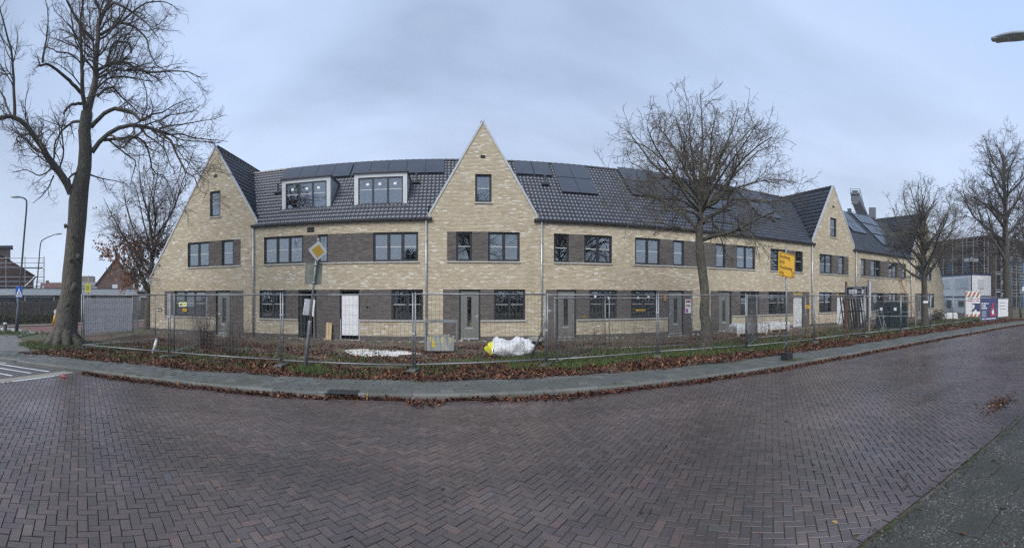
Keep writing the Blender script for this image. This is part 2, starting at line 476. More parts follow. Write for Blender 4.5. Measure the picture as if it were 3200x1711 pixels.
# painted hatching on the asphalt of the junction
hatch = [((-12.4, 7.38), (-12.0, 7.5), 0.09), ((-12.6, 7.1), (-9.95, 7.66), 0.11), ((-12.2, 6.62), (-10.05, 7.1), 0.11), ((-12.0, 6.02), (-10.0, 6.44), 0.11), ((-12.0, 5.45), (-10.0, 5.82), 0.11)]
for (a, b, wd) in hatch:
    m = MB(); d = (Vector(b) - Vector(a)).normalized(); n_ = Vector((-d.y, d.x))*wd/2
    m.quad((a[0]-n_.x, a[1]-n_.y, ROAD_Z+.001), (b[0]-n_.x, b[1]-n_.y, ROAD_Z+.001), (b[0]+n_.x, b[1]+n_.y, ROAD_Z+.001), (a[0]+n_.x, a[1]+n_.y, ROAD_Z+.001))
    m.build('road_line', M_paint, asph)

# herringbone clay pavers: every paver is geometry, the 300 that show largest are single objects
BW = 0.1
def pavers():
    th = R(45) + 0.055
    c, s = math.cos(th), math.sin(th)
    out = []
    n = 520
    for m_ in range(-130, 131):
        for k in range(-560, 561):
            ox, oy = k + 2*m_, k - 2*m_
            for (x, y, v) in ((ox + 1, oy + 0.5, 0), (ox + 0.5, oy + 2, 1)):
                out.append((x*BW, y*BW, v))
    A = np.array(out)
    X = A[:, 0]*c - A[:, 1]*s + 8.0; Y = A[:, 0]*s + A[:, 1]*c + 5.0
    ang = th + A[:, 2]*PI/2
    keep = (X > -9.30) & (X < 46) & (Y < kerb_y(X) - 0.08) & (Y > verge_y(X) + 0.10)
    return X[keep], Y[keep], ang[keep]
PX, PY, PA = pavers()
# gutter course and verge edge course: bricks laid end to end
ex, ey, ea = [], [], []
for x in np.arange(-9.2, 46, 0.205):
    ex.append(x); ey.append(kerb_y(x) - 0.06); ea.append(math.atan2(kerb_y(x+.1) - kerb_y(x-.1), .2))
for x in np.arange(-4, 46, 0.205):
    ex.append(x); ey.append(verge_y(x) + 0.09); ea.append(math.atan2(verge_y(x+.1) - verge_y(x-.1), .2))
    
PX = np.concatenate([PX, ex]); PY = np.concatenate([PY, ey]); PA = np.concatenate([PA, ea])
np_ = len(PX)
PZ = ROAD_Z + rng.normal(0, 0.0018, np_) + 0.005*np.sin(PX*0.9)*np.sin(PY*1.3 + 1)
PZ[np_ - len(ex):] += .005      # edge courses bridge the cut pavers
PA = PA + rng.normal(0, 0.012, np_)
PT = rng.random(np_)
Rr = np.hypot(PX, PY)
th_ = np.arctan2(PX, PY)
vis = (Rr > 3.65) & (th_ > -1.02) & (th_ < 1.30) & (PY > 0)
order = np.where(vis)[0][np.argsort(Rr[vis])][:300]
single = np.zeros(np_, bool); single[order] = True
def paver_verts(hl, hw, bev=0.006):
    return np.array([(-hl, -hw, -.02), (hl, -hw, -.02), (hl, hw, -.02), (-hl, hw, -.02),
                     (-hl, -hw, -bev), (hl, -hw, -bev), (hl, hw, -bev), (-hl, hw, -bev),
                     (-hl+bev, -hw+bev, 0), (hl-bev, -hw+bev, 0), (hl-bev, hw-bev, 0), (-hl+bev, hw-bev, 0)])
PVF = [(8, 9, 10, 11)] + [(a+j, a+(j+1) % 4, a+4+(j+1) % 4, a+4+j) for a in (0, 4) for j in range(4)]
pv = paver_verts(0.0955, 0.0455, 0.003)
pme = np_mesh('paving_brick', pv, np.array(PVF), M_pavei)
for i in order:
    o = obj('paving_brick', pme, road)
    o.location = (PX[i], PY[i], PZ[i]); o.rotation_euler = (random.gauss(0, .006), random.gauss(0, .006), PA[i])
def scatter_mesh(name, base, faces, X, Y, Z, A, T, mat, tilt=0.0, S=None):
    n = len(X); c, s = np.cos(A)[:, None], np.sin(A)[:, None]
    bx, by, bz = base[:, 0][None], base[:, 1][None], base[:, 2][None]
    if S is not None: bx, by, bz = bx*S[:, None], by*S[:, None], bz*S[:, None]
    if tilt:
        tx, ty = rng.normal(0, tilt, (2, n)); bz = bz + bx*tx[:, None] + by*ty[:, None]
    V = np.stack([X[:, None] + bx*c - by*s, Y[:, None] + bx*s + by*c, Z[:, None] + bz + 0*bx], -1).reshape(-1, 3)
    F = (np.array(faces)[None] + (np.arange(n)*len(base))[:, None, None]).reshape(-1, len(faces[0]))
    return np_mesh(name, V, F, mat, np.repeat(T, len(faces)))
k = ~single
o = obj('paving_bricks_joined', scatter_mesh('paving', pv, PVF, PX[k], PY[k], PZ[k], PA[k], PT[k], M_pave, 0.006), road); o['kind'] = 'stuff'; o.name = 'brick_paving'

# footway: bed, slabs in half bond, kerb stones
side = strip(np.linspace(-15.5, 118, 120), lambda x: kerb_y(x) + 0.08, lambda x: kerb_y(x) + 1.62, -0.009, 'footway', M_bed)
sx, sy, sa = [], [], []
S0 = 0.3
pathx = [-15.0]
while pathx[-1] < 48:
    x = pathx[-1]; d = (kerb_y(x+.2) - kerb_y(x-.2))/.4; pathx.append(x + S0/math.sqrt(1+d*d))
for i, x in enumerate(pathx):
    d = (kerb_y(x+.3) - kerb_y(x-.3))/.6; a = math.atan(d); nx, ny = -math.sin(a), math.cos(a)
    for r_ in range(5):
        off = 0.16 + S0*(r_ + 0.5)
        sh = (S0/2 if r_ % 2 else 0)
        xx = x + sh*math.cos(a); yy = kerb_y(xx)
        sx.append(xx + nx*off); sy.append(yy + ny*off); sa.append(a)
sx, sy, sa = map(np.array, (sx, sy, sa))
sz = rng.normal(0.002, 0.003, len(sx)); sT = rng.random(len(sx))
rr = np.hypot(sx, sy); order = np.argsort(rr)[:300]; single = np.zeros(len(sx), bool); single[order] = True
sv = paver_verts(0.148, 0.148, 0.004)
sme = np_mesh('paving_slab', sv, np.array(PVF), M_slabi)
for i in order:
    o = obj('paving_slab', sme, side); o.location = (sx[i], sy[i], sz[i]); o.rotation_euler = (random.gauss(0, .008), random.gauss(0, .008), sa[i] + random.gauss(0, .01))
k = ~single
o = obj('slab_paving', scatter_mesh('slabs', sv, PVF, sx[k], sy[k], sz[k], sa[k], sT[k], M_slab, 0.008), side); o['kind'] = 'stuff'
# wide corner paving on the junction side
def poly(nm, pts, z, mat, kind='structure'):
    m = MB(); m.add([(x, y, z) for x, y in pts], [tuple(range(len(pts)))]); o = m.build(nm, mat); o['kind'] = kind; return o
def tiled_mat():
    t = NT('corner_paving'); v = t.pos()
    b = t.n('TexBrick'); b.inputs['Scale'].default_value = 1.0; b.inputs['Brick Width'].default_value = 0.3; b.inputs['Row Height'].default_value = 0.3
    b.inputs['Mortar Size'].default_value = 0.008; b.inputs['Color1'].default_value = (0.105, 0.112, 0.11, 1); b.inputs['Color2'].default_value = (0.145, 0.148, 0.14, 1); b.inputs['Mortar'].default_value = (0.05, 0.055, 0.035, 1)
    t.l(v, b.inputs['Vector'])
    t.base(mossy(t, v, b.outputs[0])); t.rough(0.8); return t.m
M_corner = tiled_mat()
poly('corner_footway', [(-15.0, float(kerb_y(-15.0)) + 0.08), (-15.0, 8.1), (-13.2, 9.3), (-15.2, 10.6), (-18.5, 12.2), (-20.0, 14.2), (-23.4, 10.6), (-27.0, 4.0), (-22.0, float(kerb_y(-22)) + 0.08)], -0.012, M_corner)
kerb = obj('kerb', None); kerb['kind'] = 'structure'
kx = -22.34; ks = []
while kx < 60:
    d = (kerb_y(kx+.5) - kerb_y(kx-.5)); ks.append((kx, math.atan(d))); kx += 1.0*math.cos(math.atan(d))
kb = MB(); kb.v = []
prof = [(0, -.24), (0, -.03), (.012, -.008), (.03, 0.0), (.13, 0.004), (.13, -.24)]
kb.prism([(p[0], p[1]) for p in prof], 0.004, 0.996)
kme = bpy.data.meshes.new('kerb_stone')
kme.from_pydata([(y, x, z) for x, y, z in kb.v], [], [f[::-1] for f in kb.f]); kme.materials.append(M_kerb)
GULLY_X = -2.55
for (x, a) in ks:
    if abs(x - GULLY_X) < 0.5: 
        gx = x
        continue
    o = obj('kerb_stone', kme, kerb); o.location = (x, float(kerb_y(x)), random.gauss(0, .004)); o.rotation_euler = (0, 0, a + random.gauss(0, .004))
# cast-iron side-inlet gully set in the kerb line
gy = float(kerb_y(gx + .5))
ga = math.atan(kerb_y(gx+1) - kerb_y(gx))
GT = thing('kerb_gully', 'dark cast iron kerb gully with three slots in the kerb line', 'drain', (gx, float(kerb_y(gx)), 0), ga)
for q0, q1 in ((0.0, 0.2), (0.86, 1.0)):
    m = MB(); m.box(q0, q1, 0.0, 0.13, -.24, 0.002, bev=.008); m.build('kerb_end', M_conc, GT)
m = MB(); m.box(0.2, 0.86, -0.02, 0.36, -0.02, 0.008, bev=.006)
for i in range(9): m.box(0.22 + .07*i, 0.25 + .07*i, 0.02, 0.33, 0.008, 0.012)
m.build('lid', M_black, GT)
m = MB()
for x0 in (0.2, 0.385, 0.6, 0.8): m.box(x0, x0 + .05, -0.015, 0.04, -.16, -.02)
m.box(0.2, 0.85, -0.015, .04, -.165, -.13); m.build('slot_bars', M_black, GT)
m = MB(); m.box(0.21, 0.84, 0.05, 0.07, -.17, -.02); m.build('pit', M_dark, GT)

# building plot: bare soil that rises and falls a little
def site_z(x, y): return 0.03*math.sin(x*0.9 + 1)*math.sin(y*0.7) + 0.02*math.sin(x*2.3)*math.cos(y*1.9) + 0.05*max(0, math.sin(x*.31+.6))*math.exp(-((y-17.3)/1.6)**2) - 0.03*math.exp(-((y-20.4)/.8)**2)
strip(np.linspace(-17.5, 60, 200), lambda x: kerb_y(x) + 1.6 if x > -13 else 10.3, lambda x: 20.5, -0.012, 'building_plot', M_soil, site_z, 26)

# side street on the far side of the corner, with zebra bars
def oblique(nm, c, d, w0, w1, l0, l1, z, mat):
    d = Vector(d).normalized(); n = Vector((d.y, -d.x)); c = Vector(c)
    p = [c + d*l + n*w_ for l, w_ in ((l0, w0), (l0, w1), (l1, w1), (l1, w0))]
    return poly(nm, [(q.x, q.y) for q in p], z, mat)
SD = (0.12, 0.99)
M_redpave = simple_noise('red_brick_paving_far', (0.10, 0.05, 0.042), (0.16, 0.085, 0.07), 18, 0.8, 0.3, 0.005)
ss = oblique('side_street', (-22.6, 15.5), SD, -2.7, 2.7, -2.5, 60, -0.03, M_redpave)
so_ = oblique('side_street_asphalt', (-22.6, 15.5), SD, -2.7, 2.7, -14, -0.5, -0.026, M_asph)
for i in range(6):
    o = oblique('crossing_bar', (-22.6, 15.5), SD, -2.5 + .88*i, -2.02 + .88*i, -2.9, -0.1, -0.02, M_paint)
    o['kind'] = 'structure'; o.parent = so_
oblique('far_footway', (-25.9, 16.3), SD, -0.95, 0.6, -14, 60, 0.03, M_sand)
m = MB(); d = Vector(SD).normalized(); n_ = Vector((d.y, -d.x)); c = Vector((-25.3, 16.24))
for i in range(46):
    M = Matrix.Translation((*(c + d*(i - 12)), 0)) @ Matrix.Rotation(math.atan2(d.y, d.x), 4, 'Z')
    m.box(0.005, .995, -.07, .07, -.1, .045, M)
o = m.build('far_kerb', M_conc); o['kind'] = 'structure'
# exposed-aggregate paving on the near side of the road
def pebble_mat():
    t = NT('exposed_aggregate'); v = t.pos()
    vo = t.n('TexVoronoi'); vo.inputs['Scale'].default_value = 62; t.l(v, vo.inputs['Vector'])
    sc_ = t.n('SeparateColor'); t.l(vo.outputs['Color'], sc_.inputs[0])
    c = t.ramp(sc_.outputs[0], [(0.0, (0.026, 0.027, 0.023)), (0.55, (0.05, 0.05, 0.042)), (0.80, (0.075, 0.072, 0.06)), (0.93, (0.12, 0.115, 0.098)), (0.99, (0.26, 0.255, 0.23))])
    n = t.noise(v, 2.2, 6, 0.65)
    c = t.mix(t.ramp(n, [(0.38, 0.0), (0.60, 0.85)]), c, (0.034, 0.036, 0.027))
    t.base(c); t.rough(0.7); t.bump(vo.outputs['Distance'], 0.6, 0.008); return t.m
M_peb = pebble_mat()
vp = obj('verge_paving', None); vp['kind'] = 'structure'
bed = strip(np.linspace(-14, 44, 60), lambda x: verge_y(x) - 3.2, lambda x: verge_y(x) - 0.015, ROAD_Z - 0.006, 'verge_bed', M_groundfar)
bed.parent = vp; del bed['kind']
am = MB(); am.box(-.2985, .2985, -.1985, .1985, -.05, 0, bev=.004)
ame = bpy.data.meshes.new('aggregate_slab'); ame.from_pydata(am.v, [], am.f); ame.materials.append(M_peb)
for i in range(62):
    for j in range(7):
        x = 1.2 + .6*i - .3*(j % 2); y = float(verge_y(x)) - .215 - .4*j
        if i > 22 and j > 3: continue
        o = obj('aggregate_slab', ame, vp); o.location = (x, y, ROAD_Z + .004 + random.gauss(0, .002)); o.rotation_euler = (random.gauss(0, .004), random.gauss(0, .004), math.atan(verge_y(x+.3)-verge_y(x-.3))/.6*.6)
# ------------------------------------------------------------------ the terrace
FY = 20.4                                   # facade plane
Z_EAVE, Z_W1, Z_S1, Z_LIN, Z_S0, Z_PL, Z_TH = 5.625, 5.06, 3.6875, 2.375, 0.9375, 0.1875, -0.03
CH = 0.0625                                 # brick course
Y_E, Y_R, ZR_E, ZR_R = 20.22, 24.7, 5.66, 9.70
TP = (ZR_R - ZR_E)/(Y_R - Y_E); PITCH = math.atan(TP)
def main_z(y): return ZR_E + TP*(y - Y_E) if y < Y_R else ZR_R - TP*(y - Y_R)

GABLES = {  # name: left foot (x,z), apex (x,z), right foot (x,z)
    'A': ((-16.6, 3.2), (-12.1, 10.1), (-9.66, 5.95)),
    'D': ((-0.92, 5.95), (1.52, 10.16), (4.02, 5.95)),
    'I': ((22.2, 5.95), (24.35, 10.05), (26.8, 5.95)),
    'L': ((35.75, 5.95), (38.1, 10.1), (42.6, 3.2)),
}
def cross_z(x, y, off=0.0):
    """height of the cross roofs behind the gables at x (or -1)"""
    b = -1
    for (l, a, r) in GABLES.values():
        if l[0] < x < r[0]:
            z = a[1] + (l[1]-a[1])*(a[0]-x)/(a[0]-l[0]) if x < a[0] else a[1] + (r[1]-a[1])*(x-a[0])/(r[0]-a[0])
            b = max(b, z - 0.1)
    return b

wx_pane = {}
def window(H, org, x0, x1, z0, z1, n, open_leaf=None, sticker=0, bar=True, gl=None, room=True):
    """frame + mullions, a pane and a white bar per light, reveal and a dark bare room behind"""
    yf = FY + 0.085
    fw = 0.065
    m = MB()
    m.box(x0, x1, yf, yf+.07, z0, z0+fw); m.box(x0, x1, yf, yf+.07, z1-fw, z1)
    m.box(x0, x0+fw, yf-.002, yf+.068, z0+fw, z1-fw); m.box(x1-fw, x1, yf-.002, yf+.068, z0+fw, z1-fw)
    L = (x1 - x0 - fw*2)/n
    for i in range(1, n): m.box(x0+fw+L*i-.04, x0+fw+L*i+.04, yf-.004, yf+.066, z0+fw, z1-fw)
    Wn = m.build('window', M_frame, H, org)
    zb = z0 + (z1 - z0)*0.51
    for i in range(n):
        a = x0 + fw + L*i + (0.04 if i else 0); b = x0 + fw + L*(i+1) - (0.04 if i < n-1 else 0)
        if open_leaf == i:
            # leaf tilted inwards
            M = Matrix.Translation((a, yf+.075, z0+fw)) @ Matrix.Rotation(R(-7), 4, 'X')
            s = MB(); wd, ht = b-a, z1-z0-2*fw
            s.box(0, wd, 0, .05, 0, .06, M); s.box(0, wd, 0, .05, ht-.06, ht, M); s.box(0, .06, -.002, .048, .06, ht-.06, M); s.box(wd-.06, wd, -.002, .048, .06, ht-.06, M)
            s.build('open_leaf', M_frame, Wn, org)
            p = MB(); p.box(.06, wd-.06, .02, .03, .06, ht-.06, M); p.build('pane', gl or M_glass, Wn, org)
            if bar: q = MB(); q.box(.06, wd-.06, .008, .018, ht*.5, ht*.5+.032, M); q.build('glazing_bar', M_bar, Wn, org)
            continue
        # sash rim
        s = MB(); rm = .035
        s.box(a, b, yf+.012, yf+.05, z0+fw, z0+fw+rm); s.box(a, b, yf+.012, yf+.05, z1-fw-rm, z1-fw)
        s.box(a, a+rm, yf+.010, yf+.048, z0+fw+rm, z1-fw-rm); s.box(b-rm, b, yf+.010, yf+.048, z0+fw+rm, z1-fw-rm)
        s.build('sash', M_frame, Wn, org)
        p = MB(); p.box(a+rm, b-rm, yf+.030, yf+.036, z0+fw+rm, z1-fw-rm)
        # panes are never perfectly coplanar: lean each a few tenths of a degree
        po = p.build('pane', gl or M_glass, Wn, (0.5*(a+b), yf+.033, 0.5*(z0+z1)))
        po.location = (0.5*(a+b)-org[0], yf+.033-org[1], 0.5*(z0+z1)-org[2]); po.rotation_euler = (random.gauss(0, .004), 0, random.gauss(0, .006))
        if bar: q = MB(); q.box(a+rm, b-rm, yf+.017, yf+.026, zb-.015, zb+.015); q.build('glazing_bar', M_bar, Wn, org)
        if sticker:
            q = MB(); cx = a + (b-a)*random.uniform(.4, .6); cz = z1 - .32 - random.uniform(0, .1)
            q.box(cx-.06, cx+.06, yf+.020, yf+.024, cz-.06, cz+.06); q.build('paper_sticker', M_white, Wn, org)
    if room:
        m = MB(); xa, xb, ya, yb, za, zb_ = x0-.12, x1+.12, FY+.165, FY+2.4, z0-.1, z1+.12
        vs = [(xa, ya, za), (xb, ya, za), (xb, ya, zb_), (xa, ya, zb_), (xa, yb, za), (xb, yb, za), (xb, yb, zb_), (xa, yb, zb_)]
        m.add(vs, [(4, 5, 6, 7), (0, 1, 5, 4), (3, 7, 6, 2), (0, 4, 7, 3), (1, 2, 6, 5)])
        m.build('room_behind', M_room, Wn, org)
    return Wn

def reveal(H, org, x0, x1, z0, z1, mat):
    m = MB(); a, b = FY - .001 + .004, FY + .155
    m.quad((x0, a, z0), (x0, b, z0), (x0, b, z1), (x0, a, z1)); m.quad((x1, a, z1), (x1, b, z1), (x1, b, z0), (x1, a, z0))
    m.quad((x0, a, z1), (x0, b, z1), (x1, b, z1), (x1, a, z1)); m.quad((x0, a, z0), (x1, a, z0), (x1, b, z0), (x0, b, z0))
    return m

def door(H, org, x0, x1, kind='grey', hinge=1):
    """frame, leaf with slim light, letter plate, handle; threshold block below"""
    z0, z1 = Z_TH + .02, Z_LIN
    yf = FY + .075; fw = .075
    m = MB(); m.box(x0, x1, yf, yf+.08, z1-fw, z1); m.box(x0, x0+fw, yf-.002, yf+.078, z0, z1-fw); m.box(x1-fw, x1, yf-.002, yf+.078, z0, z1-fw)
    m.box(x0+fw, x1-fw, yf+.002, yf+.08, z0, z0+.05)
    Dr = m.build('front_door', M_frame, H, org)
    a, b, c, d = x0+fw+.006, x1-fw-.006, z0+.056, z1-fw-.006
    if kind == 'grey':
        cx = 0.5*(a+b) - .02*hinge; hw = .105; ga, gb = c + .62, d - .27
        l = MB(); yl = yf+.02
        l.box(a, cx-hw, yl, yl+.05, c, d); l.box(cx+hw, b, yl, yl+.05, c, d); l.box(cx-hw, cx+hw, yl, yl+.05, c, ga); l.box(cx-hw, cx+hw, yl, yl+.05, gb, d)
        lo = l.build('leaf', M_door, Dr, org)
        t = MB(); e = .022
        t.box(cx-hw-e, cx+hw+e, yl-.008, yl-.001, gb, gb+e); t.box(cx-hw-e, cx+hw+e, yl-.008, yl-.001, ga-e, ga); t.box(cx-hw-e, cx-hw, yl-.008, yl-.001, ga, gb); t.box(cx+hw, cx+hw+e, yl-.008, yl-.001, ga, gb)
        t.build('light_bead', M_door, Dr, org)
        t = MB(); t.box(cx-hw, cx+hw, yl+.018, yl+.026, ga, gb); t.build('pane', M_glass, Dr, org)
        t = MB(); t.box(cx-hw-.06, cx+hw+.06, yl-.022, yl-.001, ga-.15, ga-.085, bev=.005); t.build('letter_plate', M_plate, Dr, org)
        hx = b - .07 if hinge > 0 else a + .07
        t = MB(); t.box(hx-.018, hx+.018, yl-.012, yl-.001, c+.93, c+1.13); t.tube([(hx, yl-.01, c+1.07), (hx, yl-.055, c+1.07), (hx - .12*hinge, yl-.055, c+1.07)], .010, 6); t.build('handle', M_plate, Dr, org)
        t = MB(); t.box(a, b, yl-.012, yl-.001, c, c+.05); t.build('weather_bar', M_trim, Dr, org)
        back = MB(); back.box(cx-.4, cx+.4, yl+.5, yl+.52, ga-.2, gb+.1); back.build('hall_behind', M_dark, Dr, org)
    elif kind == 'open':
        t = MB(); t.box(a, a+.03, yf+.10, yf+.95, c, d); t.build('open_leaf', M_door, Dr, org)
        t = MB(); t.box(b-.16, b-.13, yf+.2, yf+1.2, c, d); t.build('hall_panel', M_sill, Dr, org)
        m2 = MB(); xa, xb, ya, yb, za, zb_ = x0-.02, x1+.02, FY+.17, FY+3.5, z0-.01, z1+.02
        m2.add([(xa, ya, za), (xb, ya, za), (xb, ya, zb_), (xa, ya, zb_), (xa, yb, za), (xb, yb, za), (xb, yb, zb_), (xa, yb, zb_)], [(4, 5, 6, 7), (0, 1, 5, 4), (3, 7, 6, 2), (0, 4, 7, 3), (1, 2, 6, 5)])
        m2.build('hall_behind', M_room, Dr, org)
    elif kind == 'board':
        t = MB(); t.box(a, b, yf+.02, yf+.045, c+.14, d-.21); t.build('white_board', M_white, Dr, org)
        for q0, q1 in ((x0-.005, x0+.05), (x1-.05, x1+.005)):
            t = MB(); t.box(q0, q1, yf-.03, yf-.004, z0, z0+.98); t.build('edge_protector', M_trim, Dr, org)
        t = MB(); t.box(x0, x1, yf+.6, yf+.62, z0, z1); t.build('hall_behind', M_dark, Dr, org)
    elif kind == 'plastic':
        t = MB(); nx_, nz_ = 7, 16
        V = [(a + (b-a)*i/nx_, yf - .005 + .02*math.sin(i*2.1 + j*.7)*math.sin(j*1.3 + i) + .01*random.random(), c + (d-.25-c)*j/nz_) for j in range(nz_+1) for i in range(nx_+1)]
        F = [(j*(nx_+1)+i, j*(nx_+1)+i+1, (j+1)*(nx_+1)+i+1, (j+1)*(nx_+1)+i) for j in range(nz_) for i in range(nx_)]
        t.add(V, F); t.build('plastic_sheet', M_film, Dr, org, smooth=True)
        t = MB(); V = [(a - .05 + (b-a+.1)*i/8, yf - .03 - .03*abs(math.sin(i*1.9)), (d - .22 - .05*math.sin(i*1.3)) if j == 0 else d + .02) for j in range(2) for i in range(9)]
        t.add(V, [(i, i+1, i+10, i+9) for i in range(8)]); t.build('yellow_membrane', M_memb, Dr, org)
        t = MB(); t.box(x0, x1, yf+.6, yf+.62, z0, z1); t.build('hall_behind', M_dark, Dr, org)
    t = MB(); t.box(x0-.01, x1+.01, FY-.02, FY+.15, Z_TH-.13, Z_TH+.018); t.build('threshold', M_sill, H, org)
    return Dr
M_film = plain('white_protective_film', (0.62, 0.63, 0.64), 0.35, var=0.15, scale=5)
M_memb = plain('yellow_membrane', (0.30, 0.22, 0.08), 0.7, var=0.15)

bxy = np.array([(-.105, 0, -.0253), (.105, 0, -.0253), (.105, 0, .0253), (-.105, 0, .0253), (-.105, .02, -.0253), (.105, .02, -.0253), (.105, .02, .0253), (-.105, .02, .0253)])
BF = [(0, 1, 2, 3), (1, 0, 4, 5), (2, 1, 5, 6), (3, 2, 6, 7), (0, 3, 7, 4)]
brick_me = {0: np_mesh('brick', bxy, np.array(BF), M_brick_yi), 1: np_mesh('brick', bxy, np.array(BF), M_brick_gi)}

def walling(H, org, x0, x1, gable, opens, greys, nsingle):
    """brick by brick: mortar backing with the openings left out, bricks proud of it"""
    ztop = gable[1][1] if gable else Z_EAVE - .02
    strips = []; bricks = []
    z = -0.1875
    while z < ztop - 0.02:
        zm = z + CH/2
        a, b = x0, x1
        if gable:
            l, ap, r = gable
            if zm > l[1]: a = l[0] + (ap[0]-l[0])*(zm-l[1])/(ap[1]-l[1])
            if zm > r[1]: b = r[0] + (ap[0]-r[0])*(zm-r[1])/(ap[1]-r[1])
        iv = [(a, b)]
        for (ox0, ox1, oz0, oz1) in opens:
            if oz0 - .001 < zm < oz1 + .001:
                nv = []
                for (p, q) in iv:
                    if ox1 <= p or ox0 >= q: nv.append((p, q)); continue
                    if ox0 > p: nv.append((p, ox0))
                    if ox1 < q: nv.append((ox1, q))
                iv = nv
        for (p, q) in iv:
            if q - p < .02: continue
            strips.append((p, q, z))
            # split by facing colour
            cuts = sorted({p, q} | {c for g in greys if g[2] - .001 < zm < g[3] + .001 for c in g[:2] if p < c < q})
            for s0, s1 in zip(cuts[:-1], cuts[1:]):
                mid = .5*(s0+s1); gr = int(any(g[0] <= mid <= g[1] and g[2]-.001 < zm < g[3]+.001 for g in greys))
                u = s0 - random.uniform(0, .2)
                while u < s1 - .01:
                    Lb = .21 if random.random() > .2 else random.choice((.1, .155, .21))
                    e0, e1 = max(u, s0), min(u + Lb, s1)
                    if s1 - e1 < .035: e1 = s1
                    if e1 - e0 > .03: bricks.append((e0, e1, zm, gr, e1 - e0 > .209 and e1-e0 < .2105))
                    u = max(e1, u + Lb) + .004
        z += CH
    S = np.array(strips); n = len(S)
    V = np.zeros((n, 4, 3)); V[:, :, 1] = .006 + FY
    V[:, 0, 0] = V[:, 3, 0] = S[:, 0]; V[:, 1, 0] = V[:, 2, 0] = S[:, 1]; V[:, 0, 2] = V[:, 1, 2] = S[:, 2]; V[:, 2, 2] = V[:, 3, 2] = S[:, 2] + CH
    V -= np.array(org)
    wall = obj('wall', np_mesh('wall', V.reshape(-1, 3), np.arange(n*4).reshape(n, 4), M_mortar), H)
    B = np.array([(b[0], b[1], b[2], b[3], b[4]) for b in bricks])
    cx, L = (B[:, 0]+B[:, 1])/2, B[:, 1]-B[:, 0]
    d2 = np.hypot(cx, FY)**2 + (B[:, 2]-2)**2
    single = np.zeros(len(B), bool)
    if nsingle:
        cand = np.where(B[:, 4] > 0)[0]; single[cand[np.argsort(d2[cand])][:nsingle]] = True
        for i in np.where(single)[0]:
            o = obj('brick', brick_me[int(B[i, 3])], wall); o.location = (cx[i]-org[0], FY-org[1] - .002*random.random(), B[i, 2]-org[2])
    for gcol, mat, nm in ((0, M_brick_y, 'yellow_brickwork'), (1, M_brick_g, 'grey_brickwork')):
        k = (~single) & (B[:, 3] == gcol)
        if not k.any(): continue
        c_, l_, z_ = cx[k], L[k], B[k, 2]; n = len(c_)
        V = np.repeat(bxy[None], n, 0).copy(); V[:, :, 0] = c_[:, None] + np.sign(bxy[:, 0])[None]*l_[:, None]/2
        V[:, :, 2] += z_[:, None]; V[:, :, 1] += FY - rng.random((n, 1))*.004
        V -= np.array(org)
        F = (np.array(BF)[None] + (np.arange(n)*8)[:, None, None]).reshape(-1, 4)
        o = obj(nm, np_mesh(nm, V.reshape(-1, 3), F, mat, np.repeat(rng.random(n), 5)), wall); o['kind'] = 'stuff'
    # reveals
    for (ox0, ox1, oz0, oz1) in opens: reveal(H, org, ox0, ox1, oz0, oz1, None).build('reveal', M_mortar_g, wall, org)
    return wall
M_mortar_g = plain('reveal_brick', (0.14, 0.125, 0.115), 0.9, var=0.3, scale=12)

# --- pantile: S-shaped, overlapping, with a thick lower edge
def tile_mesh():
    n = 7; W_, L_ = .200, .375
    V = []; 
    for j, v in enumerate((0.0, L_)):
        for i in range(n):
            u = W_*i/(n-1)*1.04; ph = i/(n-1)
            w_ = .015*math.sin(2*PI*ph + .4) + (.020 if j == 0 else .006)
            V.append((u, v, w_))
    for i in range(n): x, y, z_ = V[i]; V.append((x, y + .004, z_ - .014))
    F = [(i, i+1, n+i+1, n+i) for i in range(n-1)] + [(2*n+i, 2*n+i+1, i+1, i) for i in range(n-1)]
    return np.array(V), np.array(F)
TV, TF = tile_mesh()
tile_me = np_mesh('roof_tile', TV, TF, M_tilei, smooth=True)
tile_me.polygons.foreach_set('use_smooth', np.array([True]*6 + [False]*6))
EXPO, TWID = .335, .200

def tiles_main(roof, org, x0, x1, holes, single, ymin=0.0):
    nr = int(math.ceil((Y_R - Y_E)/math.cos(PITCH)/EXPO)); nc = max(1, round((x1-x0)/TWID)); wd = (x1-x0)/nc
    Mx = Matrix.Rotation(PITCH, 4, 'X')
    acc = []; cnt = 0
    for r_ in range(nr):
        for c_ in range(nc):
            u = x0 + wd*c_; v = r_*EXPO
            y = Y_E + v*math.cos(PITCH); z = ZR_E + v*math.sin(PITCH)
            xm, ym = u + wd/2, y + .15; zm = z + .15
            if ym > Y_R - .05 or y < ymin: continue
            if cross_z(xm, ym) > zm + .06: continue
            if any(h[0] < xm < h[1] and ym > h[2] and main_z(ym) < h[3] for h in holes): continue
            p = Vector((u, y, z + random.gauss(0, .0015)))
            if single and cnt < 300:
                cnt += 1
                o = obj('roof_tile', tile_me, roof); o.matrix_local = Matrix.Translation(p - Vector(org)) @ Mx @ Matrix.Diagonal((wd/TWID, 1, 1, 1))
            else: acc.append(p)
    if acc:
        M3 = np.array(Mx.to_3x3()); base = (TV*np.array([wd/TWID, 1, 1])) @ M3.T
        P = np.array([tuple(p) for p in acc]) - np.array(org); n = len(P)
        V = (base[None] + P[:, None]).reshape(-1, 3); F = (TF[None] + (np.arange(n)*len(TV))[:, None, None]).reshape(-1, 4)
        o = obj('tiling', np_mesh('tiling', V, F, M_tile, np.repeat(rng.random(n), len(TF)), True), roof); o['kind'] = 'stuff'

